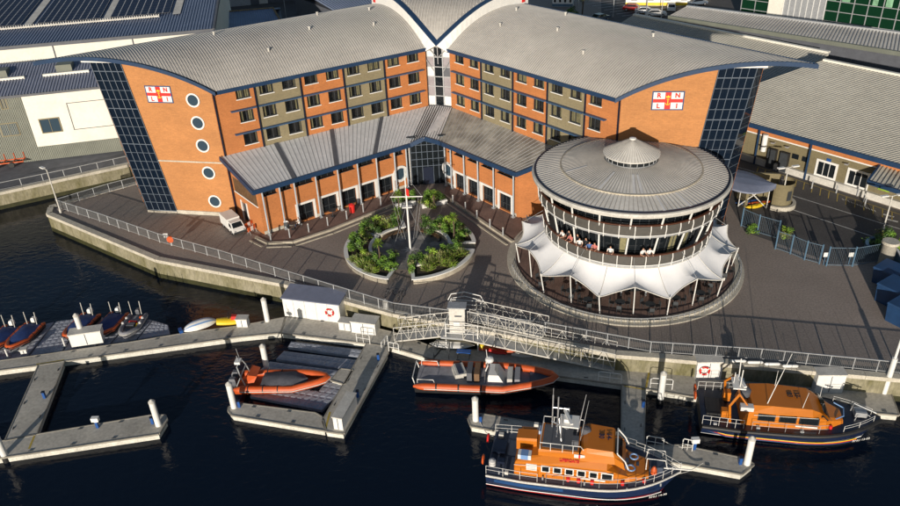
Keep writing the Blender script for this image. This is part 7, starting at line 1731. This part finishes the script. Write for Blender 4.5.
mb = MB(); mb.box((4.9, .2, 1.75), (.8, .7, .4)); mb.path([(4.4, -.5, 1.5), (4.5, -.5, 2.1), (5.3, -.5, 2.1)], .04, 6); mb.path([(4.4, .6, 1.5), (4.5, .6, 2.2), (6.0, .2, 1.8)], .05, 6); mb.build('anchor_gear', 'galv', A2)
mb = MB(); mb.path([(3.0, -.9, 1.85), (3.6, -.5, 1.85), (3.8, .4, 1.85), (3.2, .8, 1.95)], .05, 6); mb.build('rope_coil', 'stripe', A2)
mb = MB(); mb.box((-5.2, 0, 1.2), (1.4, 1.8, .16)); mb.build('deck_hatch', 'black', A2); MB().box((.9, -1.68, 1.5), (1.5, .02, .13)).build('name_board', 'white', A2)
MB().lathe([(0, 1.3), (.12, 1.35), (.12, 1.6), (0, 1.65)], (2.6, -1.42), 8).build('cowl', 'red', A2)
text('13-\n03', .52, (.1, .15, 2.80), (0, -1, 0), (1, 0, 0), 'black', A2, 'lettering', .05, bold=.015); text('RNLI 13-03', .28, (4.6, -1.72, .95), (1, .33, .07), (0, -.10, 1), 'white', A2, 'lettering', .12)
for x in (-5.4, -2.4, .6, 3.4): MB().box((x, -1.95 if x < 3 else -1.5, 1.25), (.25, .15, .15)).build('fairlead', 'galv', A2)
mb = MB(); mb.path([(-2.8, -1.72, 2.2), (0, -1.76, 2.36), (1.6, -1.6, 2.3)], .018, 5); mb.build('grab_rail', 'white', A2)
MB().box((-4.6, -.9, 1.5), (.6, .5, .6)).build('winch', 'orange', A2); MB().box((-4.3, 1.0, 1.6), (.5, .5, .8)).build('locker', 'orange', A2)
# mooring ropes
def rope(a, b_, lab, sag=.4):
    a = Vector(a); b_ = Vector(b_); mb = MB(); mb.path([L3(a, b_, i/10)-Vector((0, 0, sag*math.sin(PI*i/10))) for i in range(11)], .03, 5); o = mb.build('mooring_rope', 'offwhite', None, org=tuple(a)); tag(o, lab, 'rope', 'mooring ropes'); return o
rope(G(480, 422, 1.6), G(493, 436, 2.2), 'white rope from the left end of the outer pontoon to the front lifeboat stern'); rope(G(662, 440, 2.4), G(693, 447, 2.3), 'white rope drooping from hoop rail to the white topped service post', .3); rope(G(678, 474, 2.5), G(703, 463, 1.6), 'white rope from the front lifeboat bow to the outer pontoon', .2)
rope(G(800, 405, 2.2), G(812, 402, 1.6), 'short white rope from the rear lifeboat bow area to the pontoon', .05); rope(G(870, 417, 2.4), G(862, 405, 1.6), 'white rope from the rear lifeboat bow to the right pontoon end', .1)

# ================================================================ PEOPLE
def person_mesh(pose, top, legs, hair, seed):
    rr = random.Random(seed); me = bpy.data.meshes.new('person'); bm = bmesh.new(); sk_ = bm.verts.layers.skin.verify()
    def V(p, r_): v = bm.verts.new(p); v[sk_].radius = (r_, r_*.85 if r_ > .1 else r_); return v
    if pose == 'sit': hz, kz, fx, kx_ = .50, .50, .45, .43
    else: hz, kz, fx, kx_ = .90, .48, .04, .03
    pel = V((0, 0, hz), .13); pel[sk_].use_root = True
    lean = .14 if pose == 'lean' else .02
    ch = V((lean*.6, 0, hz+.28), .14); sh_ = V((lean, 0, hz+.46), .12); nk = V((lean+.01, 0, hz+.56), .055); hd = V((lean+.03, 0, hz+.66), .095); ht = V((lean+.03, 0, hz+.75), .085); nose = V((lean+.12, 0, hz+.665), .022)
    for a, b_ in ((pel, ch), (ch, sh_), (sh_, nk), (nk, hd), (hd, ht), (hd, nose)): bm.edges.new((a, b_))
    for s_ in (-1, 1):
        hip = V((0, s_*.10, hz-.04), .10); kn = V((kx_, s_*.11, kz-.02), .065); an = V((fx, s_*.11, .07), .045); to = V((fx+.16, s_*.13, .035), .04)
        for a, b_ in ((pel, hip), (hip, kn), (kn, an), (an, to)): bm.edges.new((a, b_))
        so_ = V((lean, s_*.20, hz+.45), .065); el = V((lean+rr.uniform(.02, .12), s_*.26, hz+.18), .045)
        wr = V((lean+.30, s_*.20, hz+.20), .032) if pose != 'stand' or s_ > 0 else V((lean+.08, s_*.27, hz-.04), .032); w_ = wr.co; hnd = V((w_.x+.07, w_.y, w_.z-.01), .035)
        for a, b_ in ((sh_, so_), (so_, el), (el, wr), (wr, hnd)): bm.edges.new((a, b_))
        for k in range(4): f = V((w_.x+.14, w_.y+(k-1.5)*.02, w_.z-.03), .009); bm.edges.new((hnd, f))
        th = V((w_.x+.10, w_.y-s_*.05, w_.z+.0), .010); bm.edges.new((hnd, th))
    bm.to_mesh(me); bm.free(); ob = bpy.data.objects.new('tmp', me); COL.objects.link(ob)
    ob.modifiers.new('s', 'SKIN'); md = ob.modifiers.new('d', 'SUBSURF'); md.levels = 1
    dg = bpy.context.evaluated_depsgraph_get(); dg.update(); m2 = bpy.data.meshes.new_from_object(ob.evaluated_get(dg)); bpy.data.objects.remove(ob)
    m2.materials.clear()
    for m_ in ('skin', top, legs, hair, 'black'): m2.materials.append(MT[m_])
    for p in m2.polygons:
        c = p.center; p.use_smooth = True; i = 0
        if c.z > hz+.72 or (c.z > hz+.60 and c.x < lean-.0): i = 3
        elif c.z > hz+.53: i = 0
        elif abs(c.y) > .16 and c.x > lean+.12 and c.z > hz-.1: i = 0
        elif c.z > hz-.0 : i = 1 if not (abs(c.y) > .22 and c.z < hz+.30) else 0
        elif c.z < .09: i = 4
        else: i = 2
        p.material_index = i
    m2.name = 'person'; return m2
MT['tshirt'] = mat('white_cloth', (.7, .68, .66), .9, .05, 3); MT['tblack'] = mat('black_cloth', (.02, .02, .024), .9, .1, 3); MT['tblue'] = mat('blue_cloth', (.05, .12, .30), .9, .1, 3); MT['tpink'] = mat('pink_cloth', (.50, .16, .14), .9, .1, 3); MT['blond'] = mat('fair_hair', (.30, .19, .08), .8, .1, 3)
def person(p, rz, pose, top, legs, hair, lab, seed=1, group=None, s=1.0):
    o = bpy.data.objects.new('person', person_mesh(pose, top, legs, hair, seed)); COL.objects.link(o); o.location = p; o.rotation_euler = (0, 0, rz); o.scale = (s, s, s); tag(o, lab, 'person', group)
zf = 6.89
ppl = [(-136, 8.35, 'tshirt', 'denim', 'hair', 'person in a white top at the left of the group on the lower balcony'), (-140, 8.0, 'tblack', 'tblack', 'hair', 'person in black standing behind the left end of the balcony group'), (-143.5, 8.3, 'tpink', 'denim', 'blond', 'person in a pink top at the far left of the balcony group'), (-148, 8.1, 'tblack', 'denim', 'hair', 'dark clothed person at the left end of the balcony near the podium'), (-151, 8.4, 'tshirt', 'tblack', 'hair', 'person in white leaning at the leftmost part of the balcony'), (-132, 8.1, 'tblack', 'denim', 'blond', 'fair haired person in a dark top in the middle of the balcony group'), (-128, 8.4, 'tblue', 'denim', 'blond', 'person in a blue top at the right of the balcony group'), (-124, 8.3, 'tpink', 'tblack', 'hair', 'person in a pink top leaning on the rail right of the blue top'),
       (-113, 8.35, 'tshirt', 'denim', 'blond', 'lone person on the balcony between the group and the front pair'), (-92.5, 8.35, 'tshirt', 'tpink', 'hair', 'left of two people in white at the front of the balcony'), (-87.5, 8.35, 'tshirt', 'tpink', 'hair', 'right of two people in white at the front of the balcony')]
for i, (dg_, r_, tp_, lg_, hr_, lab) in enumerate(ppl):
    r_ = r_-.97
    p = PZ(r_, R(dg_), zf); person(p, R(dg_)+(0 if i % 3 else .5), 'lean' if r_ > 7.3 else 'stand', tp_, lg_, hr_, lab, i, None, 1.06)
p = G(565, 276, 3.3); person(p, 1.2, 'stand', 'tpink', 'tblack', 'hair', 'person in a pink top standing under the canopy edge', 21)
for i, (x, y, tp_, lab) in enumerate(((287, 229, 'tshirt', 'person in white seated at the pavement table nearest the van'), (300, 227, 'tshirt', 'person in pale clothes seated right of the pavement table'))):
    person(G(x, y, 3.13), 1.5+i*1.5, 'sit', tp_, 'denim', 'hair', lab, 30+i)
    ch_ = dup(C0, G(x, y, 3.13)+Vector((0, 0, .0)), 1.5+i*1.5+PI/2, 'dark chair carrying the person in %s outside the left podium wall' % ('white' if i == 0 else 'pale clothes'), 1.0); ch_['group'] = 'pavement chairs'
o = dup(T0, G(293.5, 229, 3.13), 0, 'dark cafe table on the pavement outside the left podium wall'); o['group'] = 'pavement tables'
o = dup(T0, G(333, 216, 3.13), 0, 'dark cafe table on the pavement left of the red bin'); o['group'] = 'pavement tables'
# bicycles on the promenade
def bicycle(p, rz, lab):
    t = thing('bicycle', lab, 'bicycle', tuple(p), rz)
    for x in (-.52, .52): mb = MB(); mb.path([(x+.33*math.cos(a_), 0, .34+.33*math.sin(a_)) for a_ in [2*PI*k/18 for k in range(18)]], .022, 6, closed=True); mb.build('wheel', 'black', t)
    mb = MB()
    for a, b_ in (((-.52, .34), (-.1, .30)), ((-.52, .34), (-.2, .80)), ((-.2, .86), (-.1, .30)), ((-.2, .78), (.36, .80)), ((-.1, .30), (.36, .74)), ((.34, .95), (.52, .34))): mb.tube((a[0], 0, a[1]), (b_[0], 0, b_[1]), .02, 6)
    mb.build('frame', 'darksteel', t); MB().box((-.22, 0, .9), (.24, .12, .05)).build('saddle', 'black', t); mb = MB(); mb.tube((.32, -.25, .98), (.32, .25, .98), .015, 6); mb.build('handlebar', 'black', t)
bicycle(G(391, 296, 3), .4, 'dark bicycle on the promenade behind the left gangway'); bicycle(G(401, 299, 3), 1.0, 'second dark bicycle, nearer the gangway tower')
